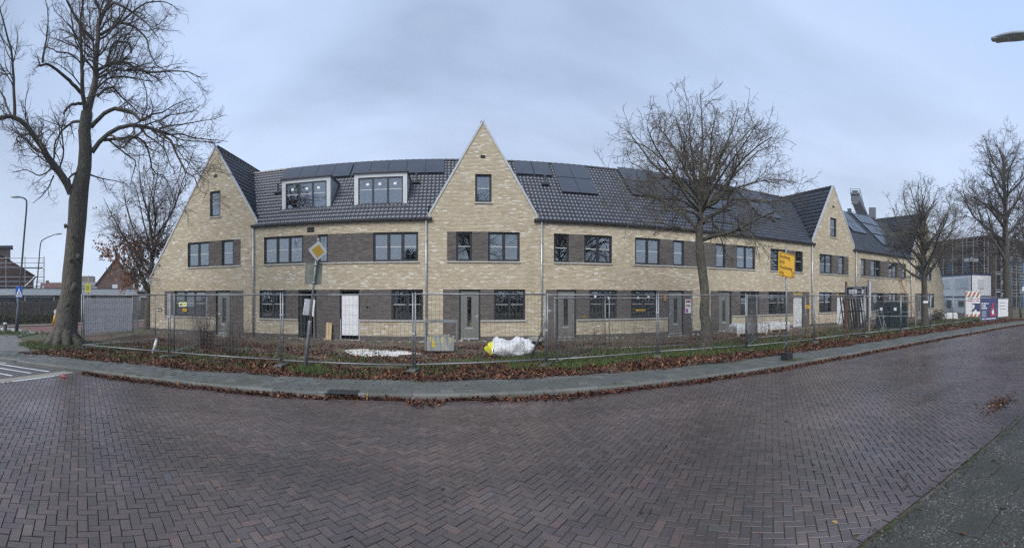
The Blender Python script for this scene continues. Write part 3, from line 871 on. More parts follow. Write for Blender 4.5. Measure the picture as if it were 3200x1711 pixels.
def solar(roof, org, x, y, wd=1.0, ht=1.62):
    """a framed module lying on the main slope, lower edge at world y"""
    Mx = Matrix.Translation(Vector((x, y, main_z(y) + .06)) - Vector(org)) @ Matrix.Rotation(PITCH, 4, 'X')
    m = MB(); f = .022
    m.box(0, wd, 0, f, .05, .09); m.box(0, wd, ht-f, ht, .05, .09); m.box(0, f, f, ht-f, .05, .089); m.box(wd-f, wd, f, ht-f, .05, .089)
    m.box(f, wd-f, f, ht-f, .045, .084)
    o = m.build('solar_panel', M_cell, roof); o.matrix_local = Mx; return o

def ridge(roof, org, p0, p1):
    p0, p1 = Vector(p0), Vector(p1); L = (p1-p0).length; n = max(1, round(L/.36)); d = (p1-p0)/n; m = MB()
    for i in range(n):
        a, b = p0 + d*i, p0 + d*(i+1)*1.0
        pts = [a, a + d*.12, b + d*.02]; m.tube(pts, [.125, .118, .095], 8)
    o = m.build('ridge_capping', M_tile0, roof, org, smooth=False); o['kind'] = 'stuff'
M_tile0 = plain('ridge_tile_glaze', (0.034, 0.036, 0.043), 0.36, var=0.15)

def roof_deck(H, org, x0, x1, ys=None):
    m = MB(); t = .03; ya = Y_E if ys is None else ys
    m.quad((x0, ya, main_z(ya)-t), (x1, ya, main_z(ya)-t), (x1, Y_R, ZR_R-t), (x0, Y_R, ZR_R-t))
    m.quad((x1, 2*Y_R-Y_E, ZR_E), (x0, 2*Y_R-Y_E, ZR_E), (x0, Y_R, ZR_R), (x1, Y_R, ZR_R))
    return m.build('roof', M_tile0, H, org)

def cross_roof(H, org, key, ends=(None, None)):
    l, a, r = GABLES[key]; yb = 29.0
    m = MB(); t = .05
    m.quad((l[0], FY+.02, l[1]-t), (a[0], FY+.02, a[1]-t), (a[0], yb, a[1]-t), (l[0], yb, l[1]-t))
    m.quad((a[0], FY+.02, a[1]-t), (r[0], FY+.02, r[1]-t), (r[0], yb, r[1]-t), (a[0], yb, a[1]-t))
    roof = m.build('roof', M_tile0, H, org)
    acc = []
    for sgn, ft in ((-1, l), (1, r)):
        run, rise = abs(a[0]-ft[0]), a[1]-ft[1]; ln = math.hypot(run, rise); pit = math.atan2(rise, run)
        nr = int(ln/EXPO)
        # tile axes: u along +-y, v up the slope towards the apex
        up = Vector((-sgn*math.cos(pit), 0, math.sin(pit))); u = Vector((0, -sgn, 0)) * -1 if sgn < 0 else Vector((0, 1, 0))
        u = Vector((0, 1, 0)) if sgn > 0 else Vector((0, -1, 0)); nrm = u.cross(up)
        if nrm.z < 0: u = -u; nrm = u.cross(up)
        Mr = np.array([[u.x, up.x, nrm.x], [u.y, up.y, nrm.y], [u.z, up.z, nrm.z]])
        base = TV @ Mr.T
        P = []
        for r_ in range(nr + 1):
            for c_ in range(int((yb - FY - .3)/TWID)):
                y = FY + .12 + TWID*c_ + (TWID if u.y < 0 else 0)
                p = Vector((ft[0], y, ft[1])) + up*(r_*EXPO)
                if r_*EXPO > ln - .1: continue
                if p.z + .12 < main_z(y) - .05 and not (key == 'A' and sgn < 0) and not (key == 'L' and sgn > 0): continue
                if y > 27 : continue
                P.append(tuple(p))
        if P:
            P = np.array(P) - np.array(org); n = len(P)
            V = (base[None] + P[:, None]).reshape(-1, 3); F = (TF[None] + (np.arange(n)*len(TV))[:, None, None]).reshape(-1, 4)
            o = obj('tiling', np_mesh('tiling', V, F, M_tile, np.repeat(rng.random(n), len(TF)), True), roof); o['kind'] = 'stuff'
    ridge(roof, org, (a[0], FY+.25, a[1]-.02), (a[0], 26.5, a[1]-.02))
    # metal verge capping on the parapet edge
    for ft in (l, r):
        v = MB(); d = Vector((a[0]-ft[0], 0, a[1]-ft[1])); L = d.length; an = math.atan2(d.z, d.x)
        M = Matrix.Translation((ft[0], FY, ft[1])) @ Matrix.Rotation(-an, 4, 'Y')
        fl = 1 if d.x > 0 else -1
        z0_, z1_ = (-.02, .075) if fl > 0 else (-.075, .02)
        v.box(-.03, L+.02, -.035, .10, z0_, z1_, M)
        v.build('verge_trim', M_trim, H, org)
        k = MB(); k.box(ft[0]-.07*(fl > 0)-.0, ft[0]+.07*(fl < 0)+.0 + (.0 if fl < 0 else .0) + (0.001), FY-.034, FY+.099, ft[1]-.42, ft[1]+.03)
        k.build('verge_return', M_trim, H, org)
    return roof

def gutter(H, org, x0, x1):
    m = MB(); prof = [(-.16, .06), (-.155, -.03), (-.12, -.075), (-.06, -.085), (-.02, -.06), (-.02, .03)]
    ys = [(FY - .02 + p[0]*1.0, Z_EAVE + .03 + p[1]) for p in prof]
    n = len(ys)
    V = [(x, y, z) for x in (x0, x1) for y, z in ys]; F = [(i, i+1, n+i+1, n+i) for i in range(n-1)] + [tuple(range(n))[::-1], tuple(range(n, 2*n))]
    m.add(V, F); m.box(x0, x1, FY-.025, FY+.05, Z_EAVE-.04, Z_EAVE+.055)
    return m.build('gutter', M_gutter, H, org)

def downpipe(H, org, x):
    m = MB(); m.tube([(x, FY-.085, Z_EAVE-.05), (x, FY-.085, .05)], .042, 10); p = m.build('downpipe', M_zinc, H, org, smooth=True)
    for z in (4.6, 3.55, 2.2, 1.0):
        b = MB(); b.tube([(x, FY-.085, z-.03), (x, FY-.085, z+.03)], .052, 10); b.box(x-.012, x+.012, FY-.07, FY, z-.012, z+.012); b.build('pipe_bracket', M_zinc, p, org)

def sill(H, org, x0, x1, z):
    m = MB(); m.box(x0, x1, FY-.05, FY+.09, z-.065, z+.002, bev=.006); m.build('sill', M_sill, H, org)

W1 = lambda a, b, n: (a, b, Z_S1, Z_W1, n)
W0 = lambda a, b, n: (a, b, Z_S0, Z_LIN, n)

def shell(H, org, x0, x1, ztop, side=None):
    """party walls and the back of the house"""
    m = MB()
    for x in (x0+.05, x1-.05):
        m.quad((x, FY+.16, -.2), (x, 28.9, -.2), (x, 28.9, ztop), (x, FY+.16, ztop))
    m.quad((x0, 28.9, -.2), (x1, 28.9, -.2), (x1, 28.9, 5.6), (x0, 28.9, 5.6))
    return m.build('rear_walls', M_mortar_side, H, org)

def house(name, label, x0, x1, key=None, wins=(), doors=(), greys=(), sills=(), nsingle=0, group='houses of the new brick terrace'):
    org = (0.5*(x0+x1), FY, 0.0)
    H = thing(name, label, 'house', org, 0, group)
    op = [(w_[0], w_[1], w_[2], w_[3]) for w_ in wins] + [(d[0], d[1], -.2, Z_LIN) for d in doors]
    gr = [(x0-1, x1+1, -1, Z_PL)] + [(a, b, c, d) for a, b, c, d in greys]
    walling(H, org, x0, x1, GABLES.get(key), op, gr, nsingle)
    for w_ in wins:
        kw = w_[5] if len(w_) > 5 else {}
        window(H, org, w_[0], w_[1], w_[2], w_[3], w_[4], **kw)
    for d in doors: door(H, org, d[0], d[1], *d[2:])
    for s in sills: sill(H, org, *s)
    shell(H, org, x0, x1, 5.55 if not key else 3.1)
    return H, org

G1, G0, GF = (Z_S1, Z_W1), (Z_S0, Z_LIN), (-.2, Z_LIN)
HS = {}
NB = 300
# --- A: end house with the long left roof slope
HA, oA = house('gable_end_house', 'yellow brick end house whose gable slopes long towards the autumn tree', -16.62, -9.69, 'A',
    wins=[W1(-13.91, -12.48, 2), W1(-11.70, -10.98, 1), W0(-14.86, -12.73, 3), (-12.44, -11.79, 6.375, 7.75, 1)],
    doors=[(-12.08, -11.17, 'grey', -1)],
    greys=[(-12.48, -10.56, *G1), (-15.55, -12.08, *G0), (-11.17, -10.39, *GF)],
    sills=[(-13.96, -10.54, Z_S1), (-15.6, -12.12, Z_S0), (-12.48, -11.75, 6.375)], nsingle=NB)
# --- B, C: pair with dormers
HB, oB = house('terraced_house', 'yellow brick terraced house with white dormer and open front doorway', -9.69, -5.83, None,
    wins=[W1(-9.22, -7.11, 3), W1(-6.34, -5.62-.21, 1), W0(-9.47, -8.03, 2)],
    doors=[(-7.36, -6.41, 'open')],
    greys=[(-7.11, -5.83, *G1), (-8.03, -7.36, *G0), (-6.41, -5.83, *GF)],
    sills=[(-9.26, -5.835, Z_S1), (-9.5, -7.37, Z_S0)], nsingle=NB)
HC, oC = house('terraced_house', 'yellow brick terraced house with white dormer and doorway closed by white board', -5.83, -1.06, None,
    wins=[W1(-3.62, -1.49, 3), W0(-2.75, -1.27, 2)],
    doors=[(-5.25, -4.27, 'board')],
    greys=[(-5.83, -3.62, *G1), (-5.83, -5.25, *GF), (-4.27, -2.75, *G0)],
    sills=[(-5.828, -1.45, Z_S1), (-4.26, -1.24, Z_S0)], nsingle=NB)
# --- D: tall symmetrical gable
HD, oD = house('gable_house', 'yellow brick house with tall steep gable between two tiled roofs', -1.06, 4.16, 'D',
    wins=[W1(0.28, 1.02, 1), W1(1.76, 3.26, 2), W0(2.04, 3.52, 2), (1.16, 1.93, 6.4375, 7.75, 1)],
    doors=[(0.41, 1.41, 'grey', 1)],
    greys=[(-.15, 1.76, *G1), (-.34, .41, *GF), (1.41, 2.04, *G0)],
    sills=[(-.17, 3.3, Z_S1), (1.42, 3.56, Z_S0), (1.12, 1.97, 6.4375)], nsingle=NB)
# --- E-H: four houses under one roof
HE, oE = house('terraced_house', 'yellow brick terraced house with grey door joined to the tall central gable', 4.16, 8.53, None,
    wins=[W1(4.91, 5.67, 1, ) , W1(6.43, 7.88, 2) + ({'open_leaf': None},), W0(6.69, 8.16, 2) + ({'sticker': 1},)],
    doors=[(5.05, 6.04, 'grey', 1)],
    greys=[(5.67, 6.43, *G1), (4.51, 5.05, *GF), (6.04, 6.69, *G0), (8.16, 8.53, *G0)],
    sills=[(4.88, 7.92, Z_S1), (6.06, 8.53, Z_S0)], nsingle=NB)
HF, oF = house('terraced_house', 'yellow brick terraced house with poster on the wall beside its grey door', 8.53, 13.15, None,
    wins=[W1(9.14, 10.58, 2), W1(11.35, 12.05, 1), W0(8.92, 10.39, 2) + ({'sticker': 1},)],
    doors=[(11.05, 12.02, 'grey', -1)],
    greys=[(10.58, 13.15, *G1), (8.53, 11.05, *G0), (12.02, 12.57, *GF)],
    sills=[(9.1, 13.148, Z_S1), (8.532, 11.04, Z_S0)], nsingle=NB)
HG, oG = house('terraced_house', 'yellow brick terraced house whose grey door stands behind the trunk of the broad bare tree', 13.15, 17.73, None,
    wins=[W1(14.12, 14.80, 1), W1(15.59, 17.01, 2), W0(15.88, 17.35, 2)],
    doors=[(14.28, 15.24, 'grey', 1)],
    greys=[(13.15, 15.59, *G1), (13.76, 14.28, *GF), (15.24, 15.88, *G0), (17.35, 17.73, *G0)],
    sills=[(13.152, 17.04, Z_S1), (15.26, 17.728, Z_S0)], nsingle=NB)
HH, oH = house('terraced_house', 'yellow brick terraced house with door wrapped in plastic behind the yellow diversion sign', 17.73, 22.08, None,
    wins=[W1(18.26, 19.66, 2), W1(20.47, 21.16, 1), W0(18.11, 19.62, 2)],
    doors=[(20.26, 21.23, 'plastic')],
    greys=[(19.66, 20.47, *G1), (17.73, 20.26, *G0), (21.23, 21.81, *GF)],
    sills=[(18.2, 21.2, Z_S1), (17.732, 20.24, Z_S0)], nsingle=0)
# --- I gable, J K pair, L end gable
HI, oI = house('gable_house', 'yellow brick gable house with plastic wrapped door behind the blue company board', 22.08, 26.9, 'I',
    wins=[W1(22.84, 24.22, 2), W1(24.94, 25.63, 1), W0(22.79, 24.17, 2), (23.98, 24.68, 6.375, 7.75, 1)],
    doors=[(24.77, 25.75, 'plastic')],
    greys=[(24.22, 26.12, *G1), (24.17, 24.77, *G0), (25.75, 26.3, *GF)],
    sills=[(22.8, 26.15, Z_S1), (22.7, 24.74, Z_S0), (23.94, 24.72, 6.375)])
HJ, oJ = house('terraced_house', 'yellow brick terraced house behind the racks of glass and window frames', 26.9, 31.3, None,
    wins=[W1(27.68, 28.35, 1), W1(29.03, 30.48, 2), W0(29.4, 30.92, 2) + ({'sticker': 1},)],
    doors=[(27.6, 28.6, 'plastic')],
    greys=[(28.35, 31.3, *G1), (27.1, 27.6, *GF), (28.6, 29.4, *G0), (30.92, 31.3, *G0)],
    sills=[(27.62, 31.298, Z_S1), (28.62, 31.298, Z_S0)])
HK, oK = house('terraced_house', 'yellow brick terraced house with a wooden ladder leaning on its front', 31.3, 35.6, None,
    wins=[W1(31.72, 33.14, 2), W1(33.95, 34.65, 1), W0(31.77, 33.14, 2) + ({'sticker': 1},)],
    doors=[(33.7, 34.6, 'grey', -1)],
    greys=[(31.3, 31.72, *G1), (33.14, 33.95, *G1), (31.3, 31.77, *G0), (33.14, 33.7, *G0), (34.6, 35.1, *GF)],
    sills=[(31.302, 34.7, Z_S1), (31.302, 33.68, Z_S0)])
HL, oL = house('gable_end_house', 'yellow brick end gable house next to the stacked white site cabins', 35.6, 42.6, 'L',
    wins=[W1(36.9, 37.6, 1), W1(38.3, 39.75, 2), W0(38.81, 40.4, 2) + ({'sticker': 1},), (37.75, 38.4, 6.375, 7.75, 1)],
    doors=[(36.9, 37.8, 'grey', 1)],
    greys=[(36.4, 38.3, *G1), (36.3, 36.9, *GF), (37.8, 38.81, *G0)],
    sills=[(36.4, 39.8, Z_S1), (37.82, 40.45, Z_S0), (37.7, 38.45, 6.375)])

# --- roofs
DORM = [(-8.58, -5.96), (-4.73, -2.10)]
DY, DZ0, DZ1 = 21.27, 6.48, 8.12
for Hh, og, a, b, sgl in ((HB, oB, -9.69, -5.83, True), (HC, oC, -5.83, -1.06, True), (HE, oE, 4.16, 8.53, True), (HF, oF, 8.53, 13.15, True), (HG, oG, 13.15, 17.73, True), (HH, oH, 17.73, 22.08, True), (HJ, oJ, 26.9, 31.3, False), (HK, oK, 31.3, 35.6, False)):
    rf = roof_deck(Hh, og, a, b)
    holes = [(d[0]-.05, d[1]+.05, DY-.1, DZ1) for d in DORM]
    tiles_main(rf, og, a, b, holes, sgl)
    ridge(rf, og, (a+.01, Y_R, ZR_R), (b, Y_R, ZR_R))
    HS[round(a, 2)] = (Hh, og, rf)
    gutter(Hh, og, a + (.0 if a in (-5.83, 8.53, 13.15, 17.73, 31.3) else -.22), b + (.0 if b in (-5.83, 8.53, 13.15, 17.73, 31.3) else .22))
# roof strips of the main roof running on behind the gables
for Hh, og, key in ((HA, oA, 'A'), (HD, oD, 'D'), (HI, oI, 'I'), (HL, oL, 'L')):
    rf = cross_roof(Hh, og, key)
    xa_, xb_ = {'A': (-12.1, -9.69), 'D': (-1.06, 4.16), 'I': (22.08, 26.9), 'L': (35.6, 38.1)}[key]
    dk = roof_deck(Hh, og, xa_, xb_, FY + .45); dk.name = 'roof_behind_gable'
    tiles_main(dk, og, xa_, xb_, [], key == 'D', FY + .4); ridge(dk, og, (xa_+.01, Y_R, ZR_R), (xb_, Y_R, ZR_R))
    m = MB(); a_ = GABLES[key][1]; x = a_[0]
    m.box(x-.11, x+.11, FY-.012, FY+.02, 8.49, 8.64); m.build('gable_vent', M_dark, Hh, og)
for x, Hh, og in ((-9.80, HA, oA), (-1.12, HC, oC), (4.30, HE, oE), (22.0, HH, oH), (27.0, HJ, oJ), (35.5, HK, oK)): downpipe(Hh, og, x)
for i in range(9):
    Hh, og, rf = HS[-9.69] if i < 4 else HS[-5.83]
    solar(rf, og, -9.55 + 1.02*i + (.06 if i >= 4 else 0), 23.42, 1.0, 1.6)
for x in (3.0, 4.02): solar(HS[4.16][2], oE, x + .55, 23.45, .98, 1.55)
for x0, yb, nx_, ny_ in ((5.75, 22.2, 2, 2), (9.9, 22.45, 3, 2), (14.5, 22.15, 2, 2), (18.7, 22.1, 2, 2), (29.0, 22.2, 2, 2), (31.95, 21.2, 3, 3)):
    kx_ = max(k for k in HS if k <= x0); Hh, og, rf = HS[kx_]
    for i in range(nx_):
        for j in range(ny_): solar(rf, og, x0 + 1.02*i, yb + (1.66*math.cos(PITCH))*j - .05, 1.0, 1.62 if ny_ < 3 else 1.5)
for x, y, key in ((-9.35+.0, 22.6, -9.69), (-1.75, 22.75, -5.83), (5.0, 22.8, 4.16), (22.0-2.2, 21.9, 17.73)):
    Hh, og, rf = HS[key]; m = MB(); z = main_z(y)
    m.tube([(x, y, z-.1), (x, y, z+.5)], .06, 10); m.tube([(x, y, z+.42), (x, y, z+.52)], .075, 10); m.box(x-.2, x+.2, y-.25, y+.15, z-.02+.0, z+.03, None); m.build('vent_pipe', M_gutter, rf, og)
m = MB(); m.box(-6.9, -6.53, FY-.012, FY+.02, 5.19, 5.44); m.build('wall_vent', M_dark, HB, oB)
# dormers
for (xa, xb), Hh, og in ((DORM[0], HB, oB), (DORM[1], HC, oC)):
    yb = Y_E + (DZ1 - ZR_E)/TP + .1; t = .20
    m = MB(); m.box(xa, xa+t, DY, DY+.12, DZ0, DZ1); m.box(xb-t, xb, DY, DY+.12, DZ0, DZ1); m.box(xa+t, xb-t, DY+.001, DY+.12, DZ1-.2, DZ1); m.box(xa+t, xb-t, DY+.002, DY+.12, DZ0, DZ0+.1)
    Dm = m.build('dormer', plain('dormer_cladding', (0.50, 0.53, 0.54), 0.5, var=0.05, dirt=(0.3, 0.31, 0.3), dirt_amt=0.3), Hh, og)
    m = MB()
    for x in (xa, xb-.06):
        m = MB(); m.add([(x, DY+.12, DZ0-.05), (x+.06, DY+.12, DZ0-.05), (x+.06, DY+.12, DZ1-.02), (x, DY+.12, DZ1-.02), (x, yb, DZ1-.02), (x+.06, yb, DZ1-.02)], [(0, 3, 4), (1, 5, 2), (0, 1, 2, 3), (3, 2, 5, 4), (0, 4, 5, 1)])
        if x != xa:
            for i in range(5):
                y = DY + .25 + .3*i; zt = DZ1 - .03; m.box(xb-.001, xb+.02, y, y+.025, main_z(y)+.02, zt)
        m.build('cheek', M_zinc, Dm, og)
    m = MB(); m.box(xa-.06, xb+.06, DY-.09, yb+.1, DZ1, DZ1+.07); m.build('flat_roof', M_gutter, Dm, og)
    m = MB(); m.box(xa-.05, xb+.05, DY-.35, DY+.02, DZ0-.16, DZ0-.06, Matrix.Identity(4)); m.build('flashing', M_gutter, Dm, og)
    # dormer window
    x0, x1, z0, z1 = xa+t, xb-t, DZ0+.1, DZ1-.2; n = 3; fw = .06; L = (x1-x0)/n
    m = MB(); y = DY + .03
    m.box(x0, x1, y, y+.06, z0, z0+fw); m.box(x0, x1, y, y+.06, z1-fw, z1); m.box(x0, x0+fw, y-.001, y+.059, z0+fw, z1-fw); m.box(x1-fw, x1, y-.001, y+.059, z0+fw, z1-fw)
    for i in (1, 2): m.box(x0+L*i-.05, x0+L*i+.05, y-.002, y+.058, z0+fw, z1-fw)
    m.build('window_frame', M_frame, Dm, og)
    for i in range(3):
        a, b = x0+L*i+.05, x0+L*(i+1)-.05
        m = MB(); m.box(a, b, y+.03, y+.036, z0+fw, z1-fw); po = m.build('pane', M_glass, Dm, (.5*(a+b), y, .5*(z0+z1))); po.location = (.5*(a+b)-og[0], y-og[1], .5*(z0+z1)); po.rotation_euler = (random.gauss(-.01, .008), 0, random.gauss(0, .01))
        m = MB(); m.box(a, b, y+.015, y+.024, z0+.55*(z1-z0)-.015, z0+.55*(z1-z0)+.015); m.build('glazing_bar', M_bar, Dm, og)
        m = MB(); cx = .5*(a+b)+random.uniform(-.1, .1); cz = z1 - .33; m.box(cx-.07, cx+.07, y+.018, y+.022, cz-.06, cz+.06); m.build('paper_sticker', M_white, Dm, og)
    m = MB(); m.quad((xa+.1, DY+1.0, DZ0), (xb-.1, DY+1.0, DZ0), (xb-.1, DY+1.0, DZ1-.03), (xa+.1, DY+1.0, DZ1-.03)); m.build('room_behind', M_room, Dm, og)
# side walls of the two end houses (below the long slopes)
for Hh, og, x in ((HA, oA, -16.62), (HL, oL, 42.6)):
    m = MB(); m.box(x-.02 if x < 0 else x-.1, x+.1 if x < 0 else x+.02, FY+.05, 28.9, -.2, 3.1); m.build('side_wall', M_mortar_side, Hh, og)
    m = MB(); m.box(x-.22 if x < 0 else x, x if x < 0 else x+.22, FY-.02, 28.9, 2.98, 3.1); m.build('side_gutter', M_zinc, Hh, og)
# poster beside the door of house F, number plate on A
m = MB(); m.box(12.1, 12.45, FY-.03, FY-.006, 1.15, 1.9); P = m.build('poster', M_white, HF, oF)
m = MB(); m.box(12.13, 12.27, FY-.034, FY-.031, 1.18, 1.4); m.build('print_patch', plain('magenta_print', (0.36, 0.10, 0.36), 0.5), P, oF)
m = MB(); m.box(12.16, 12.40, FY-.034, FY-.031, 1.5, 1.62); m.build('print_patch', plain('tan_print', (0.30, 0.2, 0.12), 0.5), P, oF)
m = MB(); m.box(12.14, 12.42, FY-.034, FY-.031, 1.72, 1.86); m.build('print_patch', plain('rust_print', (0.28, 0.08, 0.06), 0.5), P, oF)
m = MB(); m.box(10.78, 10.9, FY-.09, FY-.003, 1.83, 2.1); m.build('site_lamp', plain('orange_lamp', (0.55, 0.2, 0.03), 0.5), HF, oF)
m = MB(); m.box(-16.1, -15.75, FY-.03, FY-.006, 1.2, 1.36); P = m.build('house_sign', plain('green_enamel', (0.03, 0.06, 0.05), 0.4), HA, oA)
m = MB(); m.box(-16.08, -16.0, FY-.035, FY-.031, 1.22, 1.3); m.box(-15.95, -15.8, FY-.035, FY-.031, 1.24, 1.29); m.build('sign_print', M_wtext, P, oA)
m = MB(); m.box(-3.95, -3.86, FY-.02, FY-.004, 1.5, 1.6); m.build('wall_socket', M_dark, HC, oC)
# ------------------------------------------------------------------ trees
F_, X0_, YH_ = 1371.0, 1407.0, 929.0
def ray_pt(px, py, r):
    """point at horizontal distance r in the direction of a photograph pixel"""
    t = (px - X0_)/F_
    return Vector((r*math.sin(t), r*math.cos(t), EYE + (YH_ - py)/F_*r))

def resample(P, n):
    P = np.asarray(P, float); d = np.r_[0, np.cumsum(np.linalg.norm(np.diff(P, axis=0), axis=1))]
    t = np.linspace(0, d[-1], n); return np.stack([np.interp(t, d, P[:, i]) for i in range(P.shape[1])], 1)

def tubes(P, Rd, k):
    """P (N,n,3), Rd (N,n) -> quads of k-sided tubes"""
    Nn, n, _ = P.shape
    T = np.empty_like(P); T[:, 1:-1] = P[:, 2:] - P[:, :-2]; T[:, 0] = P[:, 1] - P[:, 0]; T[:, -1] = P[:, -1] - P[:, -2]
    T /= np.linalg.norm(T, axis=2, keepdims=True) + 1e-9
    ref = np.where(np.abs(T[:, :1, 2:3]) > .8, np.array([1., 0, 0]), np.array([0, 0, 1.]))
    U = np.cross(T, np.broadcast_to(ref, T.shape)); U /= np.linalg.norm(U, axis=2, keepdims=True) + 1e-9
    W_ = np.cross(T, U)
    a = np.arange(k)*2*PI/k
    V = P[:, :, None] + (U[:, :, None]*np.cos(a)[None, None, :, None] + W_[:, :, None]*np.sin(a)[None, None, :, None])*Rd[:, :, None, None]
    i = np.arange(n-1)[:, None]; j = np.arange(k)[None]
    f = np.stack([i*k + j, i*k + (j+1) % k, (i+1)*k + (j+1) % k, (i+1)*k + j], -1).reshape(-1, 4)
    F = (f[None] + (np.arange(Nn)*n*k)[:, None, None]).reshape(-1, 4)
    return V.reshape(-1, 3), F

def grow(P, Rd, g, cnt, tlo, thi, lf, lmin, lmax, ang, npts, wob, trop, rf=.62, rmin=.003, tip=.35):
    """children of every polyline, all at once"""
    Nn, n, _ = P.shape
    plen = np.linalg.norm(np.diff(P, axis=1), axis=2).sum(1)
    c = np.maximum(0, np.round(plen*cnt + g.uniform(-.5, .5, Nn))).astype(int)
    idx = np.repeat(np.arange(Nn), c); M = len(idx)
    t = tlo + (thi-tlo)*g.random(M); f = t*(n-1); i = np.minimum(f.astype(int), n-2); fr = (f-i)[:, None]
    p = P[idx, i]*(1-fr) + P[idx, i+1]*fr; r0 = Rd[idx, i]*(1-fr[:, 0]) + Rd[idx, i+1]*fr[:, 0]
    T = P[idx, i+1] - P[idx, i]; T /= np.linalg.norm(T, axis=1, keepdims=True) + 1e-9
    q = g.normal(size=(M, 3)); q -= T*(q*T).sum(1, keepdims=True); q /= np.linalg.norm(q, axis=1, keepdims=True) + 1e-9
    a = np.radians(g.normal(ang, 13, M))[:, None]
    d = T*np.cos(a) + q*np.sin(a)
    L = np.clip(plen[idx]*lf*(1-.55*t)*g.uniform(.6, 1.25, M), lmin, lmax)
    C = np.empty((M, npts, 3)); C[:, 0] = p
    for s in range(1, npts):
        d = d + g.normal(0, wob, (M, 3)); d[:, 2] += trop
        d /= np.linalg.norm(d, axis=1, keepdims=True)
        C[:, s] = C[:, s-1] + d*(L/(npts-1))[:, None]
    r0 = np.maximum(np.minimum(r0*rf, .004 + L*.016), rmin)
    CR = r0[:, None]*np.linspace(1, tip, npts)[None]
    return C, np.maximum(CR, rmin*.8)

def tree(name, label, base, limbs, levels, seed, bark, twig, group='bare street trees', cat='tree', stem_t=.8):
    """limbs: list of (points, r0, r1); levels: list of grow settings"""
    g = np.random.default_rng(seed); b = np.array(base, float)
    T = thing(name, label, cat, base, 0, group)
    P = np.stack([resample([tuple(p) for p in l[0]], 14) for l in limbs]); Rd = np.stack([l[1] + (l[2]-l[1])*np.linspace(0, 1, 14)**.85 for l in limbs])
    for i, l in enumerate(limbs):
        if len(l) > 3: Rd[i] = np.interp(np.linspace(0, 1, 14), np.linspace(0, 1, len(l[3])), l[3])
    P = P - b
    jit = g.normal(0, .02, P.shape); jit[:, 0] = 0; P = P + jit*np.minimum(1, Rd[:, :, None]*8)
    V, F = tubes(P, Rd, 10); obj('trunk', np_mesh('trunk', V, F, bark, smooth=True), T)
    k0 = int(14*stem_t); P[0] = np.concatenate([resample(P[0][k0:], 14)]); Rd[0] = np.interp(np.linspace(0, 1, 14), np.linspace(0, 1, 14-k0), Rd[0][k0:])
    cur = (P, Rd); Vs, Fs = [], []; o = 0; allc = []
    for li, lv in enumerate(levels):
        k = lv.pop('k'); C, CR = grow(cur[0], cur[1], g, **lv)
        lv['k'] = k
        V, F = tubes(C, CR, k); Vs.append(V); Fs.append(F + o); o += len(V); allc.append(C)
        if li == 0: cur = (C, CR)
        else: cur = (C, CR)
    obj('crown', np_mesh('crown', np.concatenate(Vs), np.concatenate(Fs), twig, smooth=True), T)
    return T, allc

def zl(pts, ox, oy, s, r, dr0=0.0, dr1=0.0, r0=.1, r1=.03, clipx=None):
    """limb traced in a crop of the photograph, leaning in depth from dr0 to dr1"""
    n = len(pts); o = []
    for i, (x, y) in enumerate(pts):
        o.append(ray_pt(ox + x*s, oy + y*s, r + dr0 + (dr1-dr0)*(i/(n-1))))
    return (o, r0, r1)

